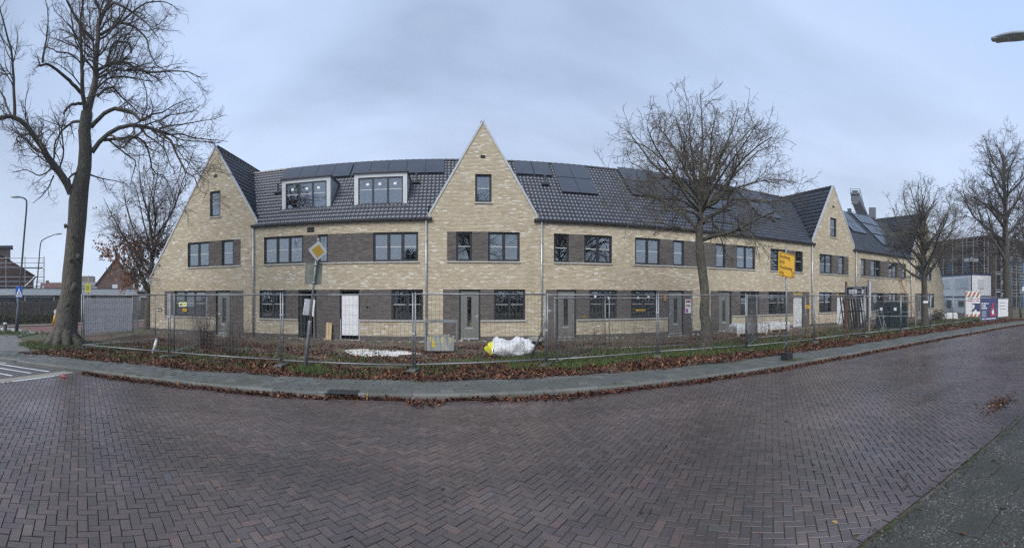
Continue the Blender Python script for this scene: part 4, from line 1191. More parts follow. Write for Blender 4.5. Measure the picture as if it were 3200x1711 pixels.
# --- large lime on the corner
TR = 18.53; z1_ = dict(ox=0, oy=0, s=.5083, r=TR)
tb = ray_pt(200, 1077, TR); tb.z = 0.0
trunk_px = [(196, 1083), (201, 1060), (206, 1030), (214, 960), (224, 881), (233, 772), (239, 690), (243, 640), (249, 592), (262, 540), (268, 508), (265, 407), (273, 350)]
trunk = ([ray_pt(x, y, TR) for x, y in trunk_px], .6, .25, [.66, .52, .48, .44, .42, .41, .40, .40, .41, .36, .30, .28, .27, .25])
L = [trunk,
     zl([(537, 690), (560, 590), (592, 480), (588, 400), (604, 250), (606, 130), (640, 70), (682, -10), (700, -120), (705, -260)], dr1=.8, r0=0.178, r1=0.035, **z1_),
     zl([(530, 700), (512, 600), (505, 500), (500, 300), (490, 150), (512, 0), (500, -130)], dr1=-1.6, r0=0.111, r1=0.028, **z1_),
     zl([(440, 1190), (395, 1100), (330, 1010), (270, 930), (220, 840), (150, 760), (90, 710), (0, 720), (-90, 770), (-160, 830)], dr1=-1.2, r0=0.178, r1=0.056, **z1_),
     zl([(90, 712), (86, 600), (80, 450), (75, 330), (45, 220), (20, 130), (-5, 40), (-20, -60)], dr0=-.7, dr1=-1.8, r0=0.074, r1=0.021, **z1_),
     zl([(70, 712), (45, 660), (20, 590), (-10, 540), (-60, 470)], dr0=-.7, dr1=.6, r0=0.052, r1=0.017, **z1_),
     zl([(505, 575), (430, 500), (350, 430), (290, 390), (245, 402)], dr1=-1.2, r0=0.089, r1=0.042, **z1_),
     zl([(262, 385), (270, 320), (285, 240), (297, 130), (293, 60), (280, 0)], dr0=-1.1, dr1=-1.5, r0=0.052, r1=0.014, **z1_),
     zl([(247, 402), (235, 360), (224, 325)], dr0=-1.2, dr1=-1.2, r0=0.037, r1=0.008, **z1_),
     zl([(505, 635), (440, 640), (405, 670), (390, 697)], dr1=-1.4, r0=0.067, r1=0.035, **z1_),
     zl([(500, 745), (440, 750), (380, 800), (335, 880), (330, 970), (335, 1060)], dr1=1.6, r0=0.067, r1=0.021, **z1_),
     zl([(430, 1130), (425, 1090), (450, 1068), (500, 1050)], dr0=-.1, dr1=-.2, r0=0.044, r1=0.035, **z1_),
     zl([(330, 1015), (290, 1060), (240, 1080), (160, 1040), (80, 1060)], dr0=-.3, dr1=1.0, r0=0.044, r1=0.014, **z1_),
     zl([(330, 1080), (300, 1150), (250, 1210), (200, 1250)], dr0=-.3, dr1=-1.5, r0=0.037, r1=0.010, **z1_),
     zl([(642, 70), (700, 15), (780, 50), (850, 100), (910, 150), (970, 230)], dr0=.3, dr1=-1.0, r0=0.059, r1=0.017, **z1_),
     zl([(620, 212), (680, 172), (740, 140), (830, 60), (900, 15), (1000, 5), (1060, 30)], dr0=.3, dr1=1.5, r0=0.074, r1=0.017, **z1_),
     zl([(740, 140), (830, 165), (900, 230), (920, 320), (960, 400), (1020, 430)], dr0=.6, dr1=-.8, r0=0.052, r1=0.014, **z1_),
     zl([(580, 252), (520, 190), (480, 130), (440, 60), (410, 0), (380, -100)], dr0=.2, dr1=-1.0, r0=0.081, r1=0.028, **z1_),
     zl([(600, 430), (655, 400), (680, 300), (710, 250), (800, 265), (812, 328)], dr0=.1, dr1=1.4, r0=0.074, r1=0.035, **z1_),
     zl([(655, 400), (700, 380), (780, 385), (850, 430), (940, 445), (1080, 435), (1165, 440), (1240, 480)], dr0=.2, dr1=-1.2, r0=0.067, r1=0.014, **z1_),
     zl([(600, 592), (640, 550), (695, 530), (740, 590), (800, 640), (860, 700), (950, 720)], dr0=0, dr1=1.0, r0=0.059, r1=0.014, **z1_),
     zl([(560, 780), (620, 710), (690, 670), (760, 668), (830, 700), (862, 742), (930, 702)], dr0=0, dr1=-1.5, r0=0.104, r1=0.042, **z1_),
     zl([(862, 742), (905, 660), (900, 560), (870, 480), (840, 420)], dr0=-1.2, dr1=-.5, r0=0.037, r1=0.010, **z1_),
     zl([(930, 702), (1000, 690), (1080, 640), (1180, 600)], dr0=-1.5, dr1=-.6, r0=0.037, r1=0.010, **z1_),
     zl([(565, 935), (620, 860), (700, 790), (800, 770), (900, 780), (970, 800), (1050, 860), (1090, 960), (1150, 1070), (1200, 1090), (1218, 1150)], dr0=0, dr1=-2.2, r0=0.111, r1=0.021, **z1_),
     zl([(640, 860), (740, 850), (840, 840), (900, 880), (920, 960), (940, 1065), (1000, 1070), (1050, 1150), (1060, 1220)], dr0=0, dr1=1.2, r0=0.067, r1=0.014, **z1_),
     zl([(860, 775), (900, 830), (960, 870), (1020, 920)], dr0=-.9, dr1=-.4, r0=0.052, r1=0.014, **z1_),
     zl([(970, 800), (1040, 830), (1110, 820), (1200, 850), (1330, 860), (1400, 870)], dr0=-1.1, dr1=.5, r0=0.044, r1=0.010, **z1_),
     zl([(980, 790), (1060, 770), (1150, 760), (1250, 740), (1330, 730)], dr0=-1.1, dr1=-2.2, r0=0.037, r1=0.010, **z1_),
     zl([(560, 1075), (620, 1095), (700, 1110), (780, 1130)], dr0=0, dr1=1.8, r0=0.037, r1=0.010, **z1_),
     zl([(670, 860), (740, 920), (840, 995), (812, 1090), (800, 1140)], dr0=.1, dr1=-1.2, r0=0.044, r1=0.013, **z1_),
     zl([(520, 370), (560, 365), (660, 420), (720, 480), (740, 560), (820, 680)], dr0=-.3, dr1=-1.8, r0=0.037, r1=0.010, **z1_)]
LV = lambda a, b, c: [dict(cnt=2.6*a, tlo=.12, thi=1., lf=.55, lmin=.6, lmax=3.0, ang=44, npts=10, wob=.2, trop=.035, rf=.5, rmin=.009, k=5),
                      dict(cnt=5.0*b, tlo=.12, thi=1., lf=.55, lmin=.35, lmax=1.4, ang=44, npts=6, wob=.21, trop=.012, rf=.62, rmin=.0062, k=3),
                      dict(cnt=7.0*c, tlo=.15, thi=1., lf=.6, lmin=.18, lmax=.65, ang=40, npts=4, wob=.22, trop=0.0, rf=.7, rmin=.0046, k=3)]
T1, _ = tree('lime_tree', 'massive old bare tree with burled grey trunk on the corner footway', tuple(tb), L, LV(.95, 1.0, 1.0), 3, M_bark, M_twig)
# root flare
m = MB()
g_ = np.random.default_rng(5)
for i in range(9):
    a = 2*PI*i/9 + .2; d = Vector((math.cos(a), math.sin(a), 0)); rl = .62 + .22*g_.random()
    m.tube([d*.25 + Vector((0, 0, .75)), d*.42 + Vector((0, 0, .38)), d*rl*.9 + Vector((0, 0, .10)), d*(rl+.22) + Vector((0, 0, -.08))], [.2, .22, .19, .10], 8)
for i in range(16):   # burls
    h = .5 + 4.5*g_.random(); a = 2*PI*g_.random(); c = Vector((tb.x*0 + .0, 0, 0)); px_c = trunk_px[0]
    rr_ = np.interp(h, [0, 1, 3, 6], [.55, .46, .41, .40]); cx = np.interp(h, [0, 2, 4, 6], [0.02, .23, .42, .55])
    p = Vector((cx*.73 + math.cos(a)*rr_*.92, cx*.68*.8 + math.sin(a)*rr_*.92, h)); s = .06 + .08*g_.random()
    m.lathe([(s*.3, -s*1.3), (s*.9, -s*.6), (s, 0), (s*.85, s*.7), (s*.3, s*1.3)], 7, tuple(p))
m.build('root_flare', M_bark, T1, smooth=True, kind='stuff')

# --- broad young tree before the terrace
TR3 = 16.04; z6 = dict(ox=1850, oy=500, s=.494, r=TR3)
t3 = ray_pt(2205, 1100, TR3); t3.z = 0
tp = [(2204, 1106), (2206, 1060), (2206, 994), (2201, 895), (2191, 796), (2186, 737), (2186, 690), (2188, 648), (2190, 600), (2189, 540)]
L3 = [([ray_pt(x, y, TR3) for x, y in tp], .3, .1, [.36, .235, .20, .19, .175, .17, .172, .17, .155, .13, .11, .09, .08, .07]),
      zl([(692, 505), (760, 485), (870, 460), (960, 420), (1040, 375), (1140, 330), (1240, 320)], dr1=-1.0, r0=0.086, r1=0.014, **z6),
      zl([(700, 400), (740, 355), (820, 320), (880, 250), (960, 240), (1060, 270), (1180, 255), (1290, 260)], dr1=1.4, r0=0.079, r1=0.014, **z6),
      zl([(700, 300), (800, 260), (860, 150), (900, 60), (960, -10), (1050, -90), (1140, -150)], dr1=-1.6, r0=0.072, r1=0.014, **z6),
      zl([(665, 440), (600, 360), (540, 310), (470, 270), (400, 240), (300, 200), (200, 140), (120, 100)], dr1=1.2, r0=0.079, r1=0.014, **z6),
      zl([(655, 450), (560, 430), (450, 400), (330, 390), (220, 400)], dr1=-1.4, r0=0.050, r1=0.010, **z6),
      zl([(680, 285), (630, 220), (560, 160), (470, 100), (380, 20), (300, -90), (230, -180)], dr1=-1.2, r0=0.072, r1=0.013, **z6),
      zl([(690, 260), (695, 150), (690, 0), (700, -140), (692, -290), (688, -420)], dr1=.3, r0=0.079, r1=0.013, **z6),
      zl([(705, 260), (740, 150), (790, 30), (850, -100), (900, -220), (925, -330)], dr1=1.5, r0=0.065, r1=0.013, **z6),
      zl([(680, 250), (650, 120), (600, -20), (560, -160), (520, -300)], dr1=1.8, r0=0.065, r1=0.013, **z6),
      zl([(690, 330), (620, 290), (520, 230), (400, 120), (300, 40), (210, 0)], dr1=2.4, r0=0.058, r1=0.011, **z6),
      zl([(695, 330), (760, 260), (880, 190), (1020, 140), (1160, 120), (1290, 140)], dr1=2.6, r0=0.058, r1=0.011, **z6),
      zl([(695, 320), (740, 220), (830, 80), (960, -100), (1040, -220)], dr1=-2.8, r0=0.058, r1=0.011, **z6),
      zl([(685, 320), (600, 240), (500, 60), (400, -80), (350, -210)], dr1=-2.6, r0=0.058, r1=0.011, **z6),
      zl([(690, 380), (640, 330), (560, 310), (440, 320), (320, 300)], dr1=-2.8, r0=0.050, r1=0.010, **z6),
      zl([(700, 390), (800, 390), (900, 400), (1000, 470), (1090, 560)], dr1=-1.6, r0=0.036, r1=0.008, **z6),
      zl([(700, 310), (790, 210), (930, 60), (1040, -50), (1120, -90), (1180, -80)], dr1=1.0, r0=0.058, r1=0.010, **z6),
      zl([(690, 300), (600, 180), (470, 20), (350, -80), (260, -120), (200, -110)], dr1=.6, r0=0.058, r1=0.010, **z6),
      zl([(700, 290), (760, 130), (880, -60), (1000, -190), (1060, -250)], dr1=.8, r0=0.058, r1=0.010, **z6),
      zl([(690, 290), (620, 120), (520, -80), (430, -200), (380, -280)], dr1=1.2, r0=0.058, r1=0.010, **z6),
      zl([(690, 300), (700, 180), (745, 0), (760, -180), (795, -330)], dr1=-1.4, r0=0.058, r1=0.011, **z6),
      zl([(690, 290), (660, 150), (630, -60), (615, -220), (590, -360)], dr1=-.8, r0=0.058, r1=0.011, **z6)]
T3, _ = tree('plane_tree', 'broad bare tree with mossy branches in the grass before the terrace', tuple(t3), L3, [{**q, 'lmax': q['lmax']*.86} for q in LV(1.25, 1.0, 1.0)], 11, M_bark3, M_twig3)

def free_tree(name, label, base, h, spread, seed, nl, lean=(0, 0), r0=.2, fork=.3, lv=(1, 1, 1), group='bare street trees', up=.9, bark=None, twig=None, shape='round', thick=1.0):
    """a tree from a stem, whorls of limbs and their branching"""
    g = np.random.default_rng(seed); b = Vector(base)
    stem = [b + Vector((lean[0]*t + .08*math.sin(5*t+seed)*h*.1*t, lean[1]*t, h*.96*t)) for t in np.linspace(0, 1, 12)]
    limbs = [(stem, r0, .02, [r0*1.35, r0*1.02, r0*.95, r0*.85, r0*.7, r0*.5, r0*.33, r0*.2, .02])]
    for i in range(nl):
        t = fork + (1-fork)*.82*(i + g.random()*.6)/nl; k = t*11; j = int(k)
        p = stem[j].lerp(stem[min(11, j+1)], k-j); a = i*2.4 + g.random()*.7
        if shape == 'round': ln = spread*(1.0 - .65*((t-fork)/(1-fork))**1.2)*g.uniform(.8, 1.1)
        else: ln = spread*g.uniform(.8, 1.1)
        el0 = R(25 + 35*t); pts = [p]; d = Vector((math.cos(a)*math.cos(el0), math.sin(a)*math.cos(el0), math.sin(el0)))
        for s in range(7):
            d = (d + Vector(g.normal(0, .14, 3)) + Vector((0, 0, .07*up))).normalized(); pts.append(pts[-1] + d*ln/7)
        rr_ = r0*(.55 - .3*t); limbs.append((pts, max(rr_, .03), .014))
    return tree(name, label, tuple(base), limbs, [{**q, 'rmin': q['rmin']*thick} for q in LV(*lv)], seed, bark or M_bark3, twig or M_twig3, group, stem_t=min(.8, fork+.1))

# autumn tree beside the end house
T2, c2 = free_tree('autumn_tree', 'half bare autumn tree holding orange leaves beside the end house', (-18.2, 22.0, 0), 8.3, 5.6, 21, 20, (.5, .4), .22, .2, (.8, .8, .6), up=1.6, bark=M_bark, twig=M_twig, shape='vase')
g = np.random.default_rng(2)
tips = np.concatenate([c.reshape(-1, 3) for c in c2[1:]]); 
sd_ = tips[:, 0]*.83 - tips[:, 1]*.56      # sideways as seen along the street
wgt = np.clip((6.4 - tips[:, 2])/2.2, .012, 1)*np.clip((.0 - sd_)/2.2, .03, 1)
sel = tips[g.random(len(tips)) < wgt*.7]
lp = np.array([(-.5, 0, 0), (0, -.38, .06), (.55, 0, -.03), (0, .38, .06)])
def leaf_cloud(name, C, size, mat, gg, droop=True):
    n = len(C); S = size*gg.uniform(.6, 1.25, n); q = gg.normal(size=(n, 3, 3)); q, _ = np.linalg.qr(q)
    V = np.einsum('nij,kj->nki', q, lp)*S[:, None, None] + C[:, None]
    F = np.arange(n*4).reshape(n, 4); return np_mesh(name, V.reshape(-1, 3), F, mat, gg.random(n))
sel = np.repeat(sel, 2, 0) + g.normal(0, .09, (len(sel)*2, 3))
o = obj('leaves', leaf_cloud('leaves', sel, .17, M_oleaf, g), T2); o['kind'] = 'stuff'
# trees further along the street and beyond
free_tree('street_tree', 'small bare tree between the fence and the far end house', (26.9, 14.3, 0), 8.8, 5.6, 33, 18, (-.5, 0), .23, .33, (1.0, .9, .7), thick=1.5)
free_tree('tall_street_tree', 'tall bare tree with ivy dark trunk beside the green lamp post', (42.3, 13.05, 0), 17.8, 8.2, 48, 22, (-1.8, 0), .42, .28, (.8, .75, .55), thick=1.8, bark=M_bark, twig=M_twig)
free_tree('street_tree', 'bare tree behind the green lamp post at the bend of the road', (50.5, 12.0, 0), 15.5, 7.5, 52, 18, (.2, 0), .36, .28, (.8, .7, .5), thick=2.1, bark=M_bark, twig=M_twig)
free_tree('distant_tree', 'faint small bare tree behind the low white building', (-66, 43, 0), 7.5, 3.2, 61, 12, (0, 0), .15, .3, (.8, .8, .6), thick=3.0, bark=M_bark, twig=M_twig)
# the row across the road that the windows mirror
for (x, y, s, rz, lb) in ((2.5, -10.5, 1.45, 2.2, 'bare tree across the road facing the tall central gable'), (13.0, -8.5, 1.3, 3.9, 'bare tree across the road facing the poster house')):
    c = copy_tree(T3); c.location = (x, y, -.1); c.scale = (s, s, s*1.1); c.rotation_euler = (0, 0, rz); c.name = 'street_tree'
    c['label'] = lb; c['group'] = 'trees mirrored in the windows'
# ------------------------------------------------------------------ site fence
def fence_mesh(L, vs, hs, r_=.0032):
    """welded wire mesh of one panel"""
    P = []; 
    n = int(L/vs)
    seg = []
    for i in range(1, n): seg.append(((L*i/n, 0, .12), (L*i/n, 0, 1.98)))
    k = int(1.86/hs)
    for j in range(0, k + 1): seg.append(((.02, .004, .13 + 1.84*j/k), (L-.02, .004, .13 + 1.84*j/k)))
    P = np.array(seg); V, F = tubes(P, np.full((len(seg), 2), r_), 3)
    return V, F
FL = 3.62
def make_panel(fine=False):
    T = thing('mesh_fence', 'galvanised mesh fence panel', 'fence')
    m = MB()
    for x in (0.0, FL): m.tube([(x, 0, .03), (x, 0, 2.04)], .022, 8)
    for z in (.12, 1.99): m.tube([(.018, 0, z), (FL-.018, 0, z)], .0205, 8)
    m.build('frame', M_steel, T, smooth=True)
    V, F = fence_mesh(FL, .05 if fine else .105, .125 if fine else .26)
    o = obj('wire_mesh', np_mesh('wire_mesh', V, F, M_wire), T); o['kind'] = 'stuff'
    return T
proto = {False: make_panel(), True: make_panel(True)}
used = {False: False, True: False}
def clip(parent, x, z):
    m = MB(); m.box(x-.035, x+.035, -.035, .035, z-.03, z+.03, bev=.006); m.tube([(x, -.04, z), (x, -.07, z)], .014, 6); return m.build('clamp', M_plate, parent)
def panel(p, q, label, fine=False, lean=0.0, clips=(1.3,), drop=0.0):
    p, q = Vector(p), Vector(q); d = q - p; L = d.length
    T = copy_tree(proto[fine]); T.location = (p.x, p.y, site_z(p.x, p.y)*.5 + .09 - drop); T.rotation_euler = (lean, 0, math.atan2(d.y, d.x)); T.scale = (L/FL, 1, 1)
    T['label'] = label; T['group'] = 'site fence panels'; T.name = 'mesh_fence'
    for z in clips: clip(T, FL + .02, z)
    return T
FP = [(-12.37, 11.05), (-8.61, 11.55), (-4.72, 11.68), (-0.96, 11.62), (2.75, 12.35), (6.62, 12.95), (10.2, 12.75), (14.05, 12.85), (17.94, 13.0), (21.34, 12.9), (24.96, 12.88), (28.3, 12.8), (31.9, 12.75)]
FLAB = ['mesh fence panel running from the corner block past the white screen', 'mesh fence panel before the dark leafless shrub', 'mesh fence panel before the leaning priority sign', 'mesh fence panel before the white sack and rubble crate',
        'mesh fence panel sunk in green grass before the poster wall', 'mesh fence panel crossing before the broad bare tree', 'mesh fence panel directly behind the yellow diversion sign', 'mesh fence panel between the diversion sign and the blue company board',
        'mesh fence panel before the blue company board', 'mesh fence panel before the dark glass sheets', 'mesh fence panel before the small bare tree trunk', 'mesh fence panel before the white wrapped packs of the end house']
for i in range(len(FP) - 1):
    a, b = Vector(FP[i]), Vector(FP[i+1]); d = (b-a).normalized()*.035
    panel(a + d, b - d, FLAB[i], clips=(random.choice((1.25, 1.4, .95)),))
# inner panels standing behind the line
panel((-15.05, 13.6), (-15.2, 17.2), 'fence panel hung with white screen cloth, square to the terrace', clips=())
panel((-12.3, 11.15), (-11.3, 14.2), 'loose fence panel angled back from the corner block', clips=())
panel((-8.55, 11.75), (-9.35, 15.1), 'fine mesh panel angled back behind the sign with black lettering', True, clips=(1.2,))
panel((3.05, 12.55), (5.6, 15.2), 'fine mesh panel angled back towards the poster house', True, clips=(1.2,), drop=.1)
panel((5.8, 15.3), (9.2, 15.0), 'fine mesh panel standing well behind the fence line by the poster', True, clips=(1.2,), drop=.1)
panel((10.35, 12.95), (13.1, 15.6), 'fine mesh panel angled back behind the diversion sign', True, clips=(), drop=.08)
panel((13.2, 15.7), (16.7, 15.9), 'fine mesh panel before the plastic wrapped pallets', True, clips=(1.1,), drop=.08)
panel((-15.3, 17.3), (-16.9, 19.6), 'short loose fence panel behind the white screen by the autumn tree', clips=())
for p_ in proto.values():
    for ch in list(p_.children): bpy.data.objects.remove(ch)
    bpy.data.objects.remove(p_)
# concrete / rubber feet
M_foot = plain('mossy_concrete', (0.085, 0.09, 0.08), .9, var=.3, scale=5, bump=.3, dirt=(0.04, 0.055, 0.03), dirt_amt=.8)
def foot(x, y, rz, label, mat):
    T = thing('fence_block', label, 'fence block', (x, y, site_z(x, y)*.5 - .01), rz, 'fence feet')
    m = MB(); pr = [(-.33, 0), (.33, 0), (.31, .08), (.25, .11), (-.25, .11), (-.31, .08)]
    m.prism(pr, -.115, .115); m.build('block', mat, T)
    m = MB(); m.box(-.22, -.06, -.118, -.1, .02, .085); m.build('grip_slot', M_dark, T)
    return T
FOOT = ['', 'below the pale yellow plate', 'before the leaning priority sign', 'before the rubble crate', 'beside the white bulk sack', 'before the poster house', 'just behind the diversion sign', 'before the wrapped door', 'before the company board', 'before the glass sheets', 'beside the small bare tree', 'before the flat white pallet', 'beside the blue site banner']
for i, (x, y) in enumerate(FP):
    foot(x, y, 1.3 + random.uniform(-.4, .4) if i != 0 else .1, 'mossy concrete block under the fence joint ' + FOOT[i] if i else 'black hollow fence foot at the footway corner by the old tree', M_foot if i else M_black)
# white screen cloth on the left panel
def cloth_mat():
    t = NT('white_screen_cloth'); v = t.coord('Object')
    n = t.noise(t.coord('Object', (9, 9, .6)), 3.0, 5, .6); n2 = t.noise(v, 2.0, 5)
    c = t.ramp(n, [(0.3, (0.62, 0.62, 0.62)), (0.7, (0.82, 0.82, 0.81))]); c = t.mix(t.ramp(n2, [(.5, 0.), (.75, .4)]), c, (0.56, 0.53, 0.50))
    t.base(c); t.rough(.7); t.bump(n, .5, .02); return t.m
T = thing('screen_cloth', 'dirty white screen cloth tied to the fence panel square to the terrace', 'cloth', (-15.05, 13.6, .1), math.atan2(3.6, -.15))
m = MB(); nx_, nz_ = 40, 10
V = [(3.5*i/nx_ + .03, -.03 + .018*math.sin(i*1.3)*(.4+.6*j/nz_) - .02*math.sin(PI*i/nx_*6)*math.sin(PI*j/nz_), .22 + 1.66*j/nz_) for j in range(nz_+1) for i in range(nx_+1)]
Fq = [(j*(nx_+1)+i, j*(nx_+1)+i+1, (j+1)*(nx_+1)+i+1, (j+1)*(nx_+1)+i) for j in range(nz_) for i in range(nx_)]
m.add(V, Fq); m.build('sheet', cloth_mat(), T, smooth=True)
m = MB()
for i in range(8): m.tube([(.1 + .47*i, -.05, 1.86), (.1 + .47*i, .03, 1.88)], .008, 5)
m.build('ties', M_black, T, kind='stuff')

def text(parent, s, loc, rot, size, mat, name='lettering', sx=1.0, align='LEFT', extrude=.001, bold=0.0, space=1.0):
    cu = bpy.data.curves.new(name, 'FONT'); cu.body = s; cu.size = size; cu.extrude = extrude; cu.align_x = align; cu.materials.append(mat)
    tmp = bpy.data.objects.new('tmp', cu)
    cu.offset = bold; cu.space_character = space
    me = bpy.data.meshes.new_from_object(tmp); bpy.data.objects.remove(tmp)
    me.name = name
    if not me.materials: me.materials.append(mat)
    o = obj(name, me, parent); o.location = loc; o.rotation_euler = rot; o.scale = (sx, 1, 1); o['kind'] = 'stuff'; return o
def dashes(parent, x0, x1, y, z, h, mat, seed=0, name='print_line'):
    """a row of small print too far away to read"""
    g = random.Random(seed); m = MB(); x = x0
    while x < x1:
        e = min(x1, x + h*g.uniform(.5, 1.1)); m.box(x, e, y-.001, y+.001, z, z + h*g.uniform(.75, 1.0)); x = e + h*(.25 if g.random() < .8 else .9)
    return m.build(name, mat, parent, kind='stuff')
# small yellow hire-company plates wired on the mesh
fy = lambda x: np.interp(x, [f[0] for f in FP], [f[1] for f in FP])
def plate(x, z, w_, h_, label, txt, yaw=0.0, mat=None, y=None, tm=None, ts=.6):
    T = thing('fence_sign', label, 'sign', (x, (fy(x) - .03) if y is None else y, z), yaw, 'hire company plates on the fence')
    m = MB(); m.box(-w_/2, w_/2, -.012, -.006, -h_/2, h_/2); m.build('plate', mat or M_lime, T)
    if txt == 'aIC':
        text(T, txt, (-w_*.42, -.0135, -h_*.28), (PI/2, 0, 0), h_*ts*1.25, tm or M_text, sx=1.05, bold=.004*h_/.135)
        dashes(T, w_*.12, w_*.44, -.0135, h_*.05, h_*.14, M_text, 3); dashes(T, w_*.12, w_*.44, -.0135, -h_*.25, h_*.1, M_text, 4)
    else: dashes(T, -w_*.44, w_*.44, -.0135, -h_*.22, h_*.45, M_text, 5)
    for sx_ in (-1, 1):
        m = MB(); m.tube([(sx_*w_*.42, -.014, h_*.36), (sx_*w_*.42, .02, h_*.36)], .006, 5); m.build('tie', M_black, T)
    return T
plate(-8.05, 1.78, .30, .135, 'pale yellow plate with black letters on the fence before the end house', 'aIC', mat=plain('pale_yellow', (0.72, 0.74, 0.42), .5))
plate(-7.98, 1.60, .15, .09, 'small yellow plate just below the pale plate on the fence', 'aIC', mat=M_yellow)
plate(-15.07, 1.8, .5, .16, 'yellow plate at the top corner of the white screen cloth', 'aIC', yaw=math.atan2(3.6, -.15), y=14.05, ts=.6)
plate(13.57, 1.6, .22, .13, 'orange yellow plate on the fence before the wrapped door', 'aIC', mat=M_yellow)
plate(7.0, 1.52, .40, .045, 'long narrow yellow strip on the panel before the poster house', '', mat=M_yellow, y=15.13)
plate(4.35, 1.38, .2, .05, 'short narrow yellow strip on the angled fine mesh panel', '', mat=M_yellow, y=13.8, yaw=.8)
plate(11.4, 1.42, .26, .06, 'narrow lime strip on the mesh behind the diversion sign', '', mat=M_lime, y=13.9, yaw=.75)
T = thing('fence_sign', 'white plate on the fence before the small bare tree', 'sign', (24.2, 12.83, 1.72), 0, 'hire company plates on the fence')
m = MB(); m.box(-.32, .32, -.012, -.006, -.06, .06); m.build('plate', M_white, T)
# stabiliser tube and plastic pipe
T = thing('brace_tube', 'grey steel brace tube propped diagonally against the fence joint', 'tube', (2.45, 13.4, 0)); m = MB(); m.tube([(0, 0, 0.0), (.42, -.85, 1.55)], .03, 8); m.build('tube', M_steel, T, smooth=True); m = MB(); m.tube([(.40, -.82, 1.5), (.44, -.88, 1.62)], .045, 8); m.build('coupler', M_plate, T)
T = thing('plastic_pipe', 'short pale plastic pipe standing by the fence foot near the shrub', 'pipe', (-9.9, 12.3, 0)); m = MB(); m.tube([(0, 0, 0), (.1, .1, .5)], .055, 10); m.build('pipe', M_white, T, smooth=True); m = MB(); m.tube([(.095, .095, .47), (.103, .103, .51)], .065, 10); m.build('collar', M_trim, T)

# ------------------------------------------------------------------ priority road sign, leaning
T = thing('priority_sign_post', 'leaning grey post with yellow priority diamond and sign backs', 'road sign', (-3.88, 11.28, 0.0))
lean = Vector((.107, 0.0, 1)).normalized()
def up(t): return lean*t
m = MB(); m.tube([up(-.2), up(1.34), up(1.38)], [.052, .052, .045], 10); m.build('lower_post', M_steel, T, smooth=True)
m = MB(); m.tube([up(1.36), up(3.62)], .031, 10); m.build('upper_post', M_steel, T, smooth=True)
def leaned(off, yaw):
    q = Vector((0, 0, 1)).rotation_difference(lean).to_matrix().to_4x4(); return Matrix.Translation(up(off)) @ q @ Matrix.Rotation(yaw, 4, 'Z')
def part(m, name, mat, parent, M, smooth=False):
    o = m.build(name, mat, parent, smooth=smooth); o.matrix_local = M; return o
M0 = leaned(3.27, R(36)) @ Matrix.Translation((0, -.05, 0)) @ Matrix.Rotation(R(45), 4, 'Y')
def rsq(h, r_=.035, n=4):
    o = []
    for cx, cz, a0 in ((h-r_, h-r_, 0), (-h+r_, h-r_, 90), (-h+r_, -h+r_, 180), (h-r_, -h+r_, 270)):
        for i in range(n+1): a = R(a0 + 90*i/n); o.append((cx + r_*math.cos(a), cz + r_*math.sin(a)))
    return o[::-1]
m = MB(); m.prism(rsq(.205), -.012, .012); dm = part(m, 'diamond_back', plain('dark_sign_edge', (0.03, 0.035, 0.04), .5), T, M0)
m = MB(); m.prism(rsq(.198), -.0155, -.0122); part(m, 'white_border', plain('grimy_white', (0.50, 0.51, 0.50), .6, var=.1, dirt=(0.3, 0.31, 0.27), dirt_amt=.5), T, M0)
m = MB(); m.prism(rsq(.128, .01), -.0185, -.0157); part(m, 'yellow_field', plain('priority_yellow', (0.46, 0.29, 0.035), .5, var=.1, dirt=(0.25, 0.2, 0.08), dirt_amt=.3), T, M0)
m = MB(); m.box(-.04, .04, -.05, .0, -.02, .02); part(m, 'bracket', M_steel, T, leaned(3.2, R(36)))
M_alu = plain('weathered_aluminium', (0.205, 0.225, 0.195), .6, .15, var=.2, scale=8, dirt=(0.10, 0.12, 0.075), dirt_amt=.7)
m = MB(); m.box(-.23, .23, -.05, -.042, -.30, .30); m.box(-.23, .23, -.058, -.05, .285, .30); m.box(-.23, .23, -.058, -.05, -.30, -.285); m.box(-.23, -.215, -.0575, -.05, -.285, .285); m.box(.215, .23, -.0575, -.05, -.285, .285)
part(m, 'sign_back', M_alu, T, leaned(2.66, R(22)) @ Matrix.Rotation(R(-2), 4, 'Y') @ Matrix.Translation((-.03, .1, 0)))
m = MB(); m.box(.05, .11, -.0515, -.0505, -.12, -.02); part(m, 'sticker', plain('grey_sticker', (0.12, 0.13, 0.11), .6), T, leaned(2.66, R(22)) @ Matrix.Translation((-.03, .1, 0)))
m = MB(); m.box(-.045, .045, -.06, .05, -.02, .02); part(m, 'bracket', M_steel, T, leaned(2.9, 0)); m = MB(); m.box(-.045, .045, -.06, .05, -.02, .02); part(m, 'bracket', M_steel, T, leaned(2.42, 0))
for sx_, yw in ((-.07, 58), (.06, -62)):
    m = MB(); m.box(-.16, .16, -.006, .006, -.22, .22); part(m, 'side_plate', M_white, T, leaned(1.74, 0) @ Matrix.Translation((sx_, -.03, 0)) @ Matrix.Rotation(R(yw), 4, 'Z') @ Matrix.Rotation(R(3), 4, 'Y'))

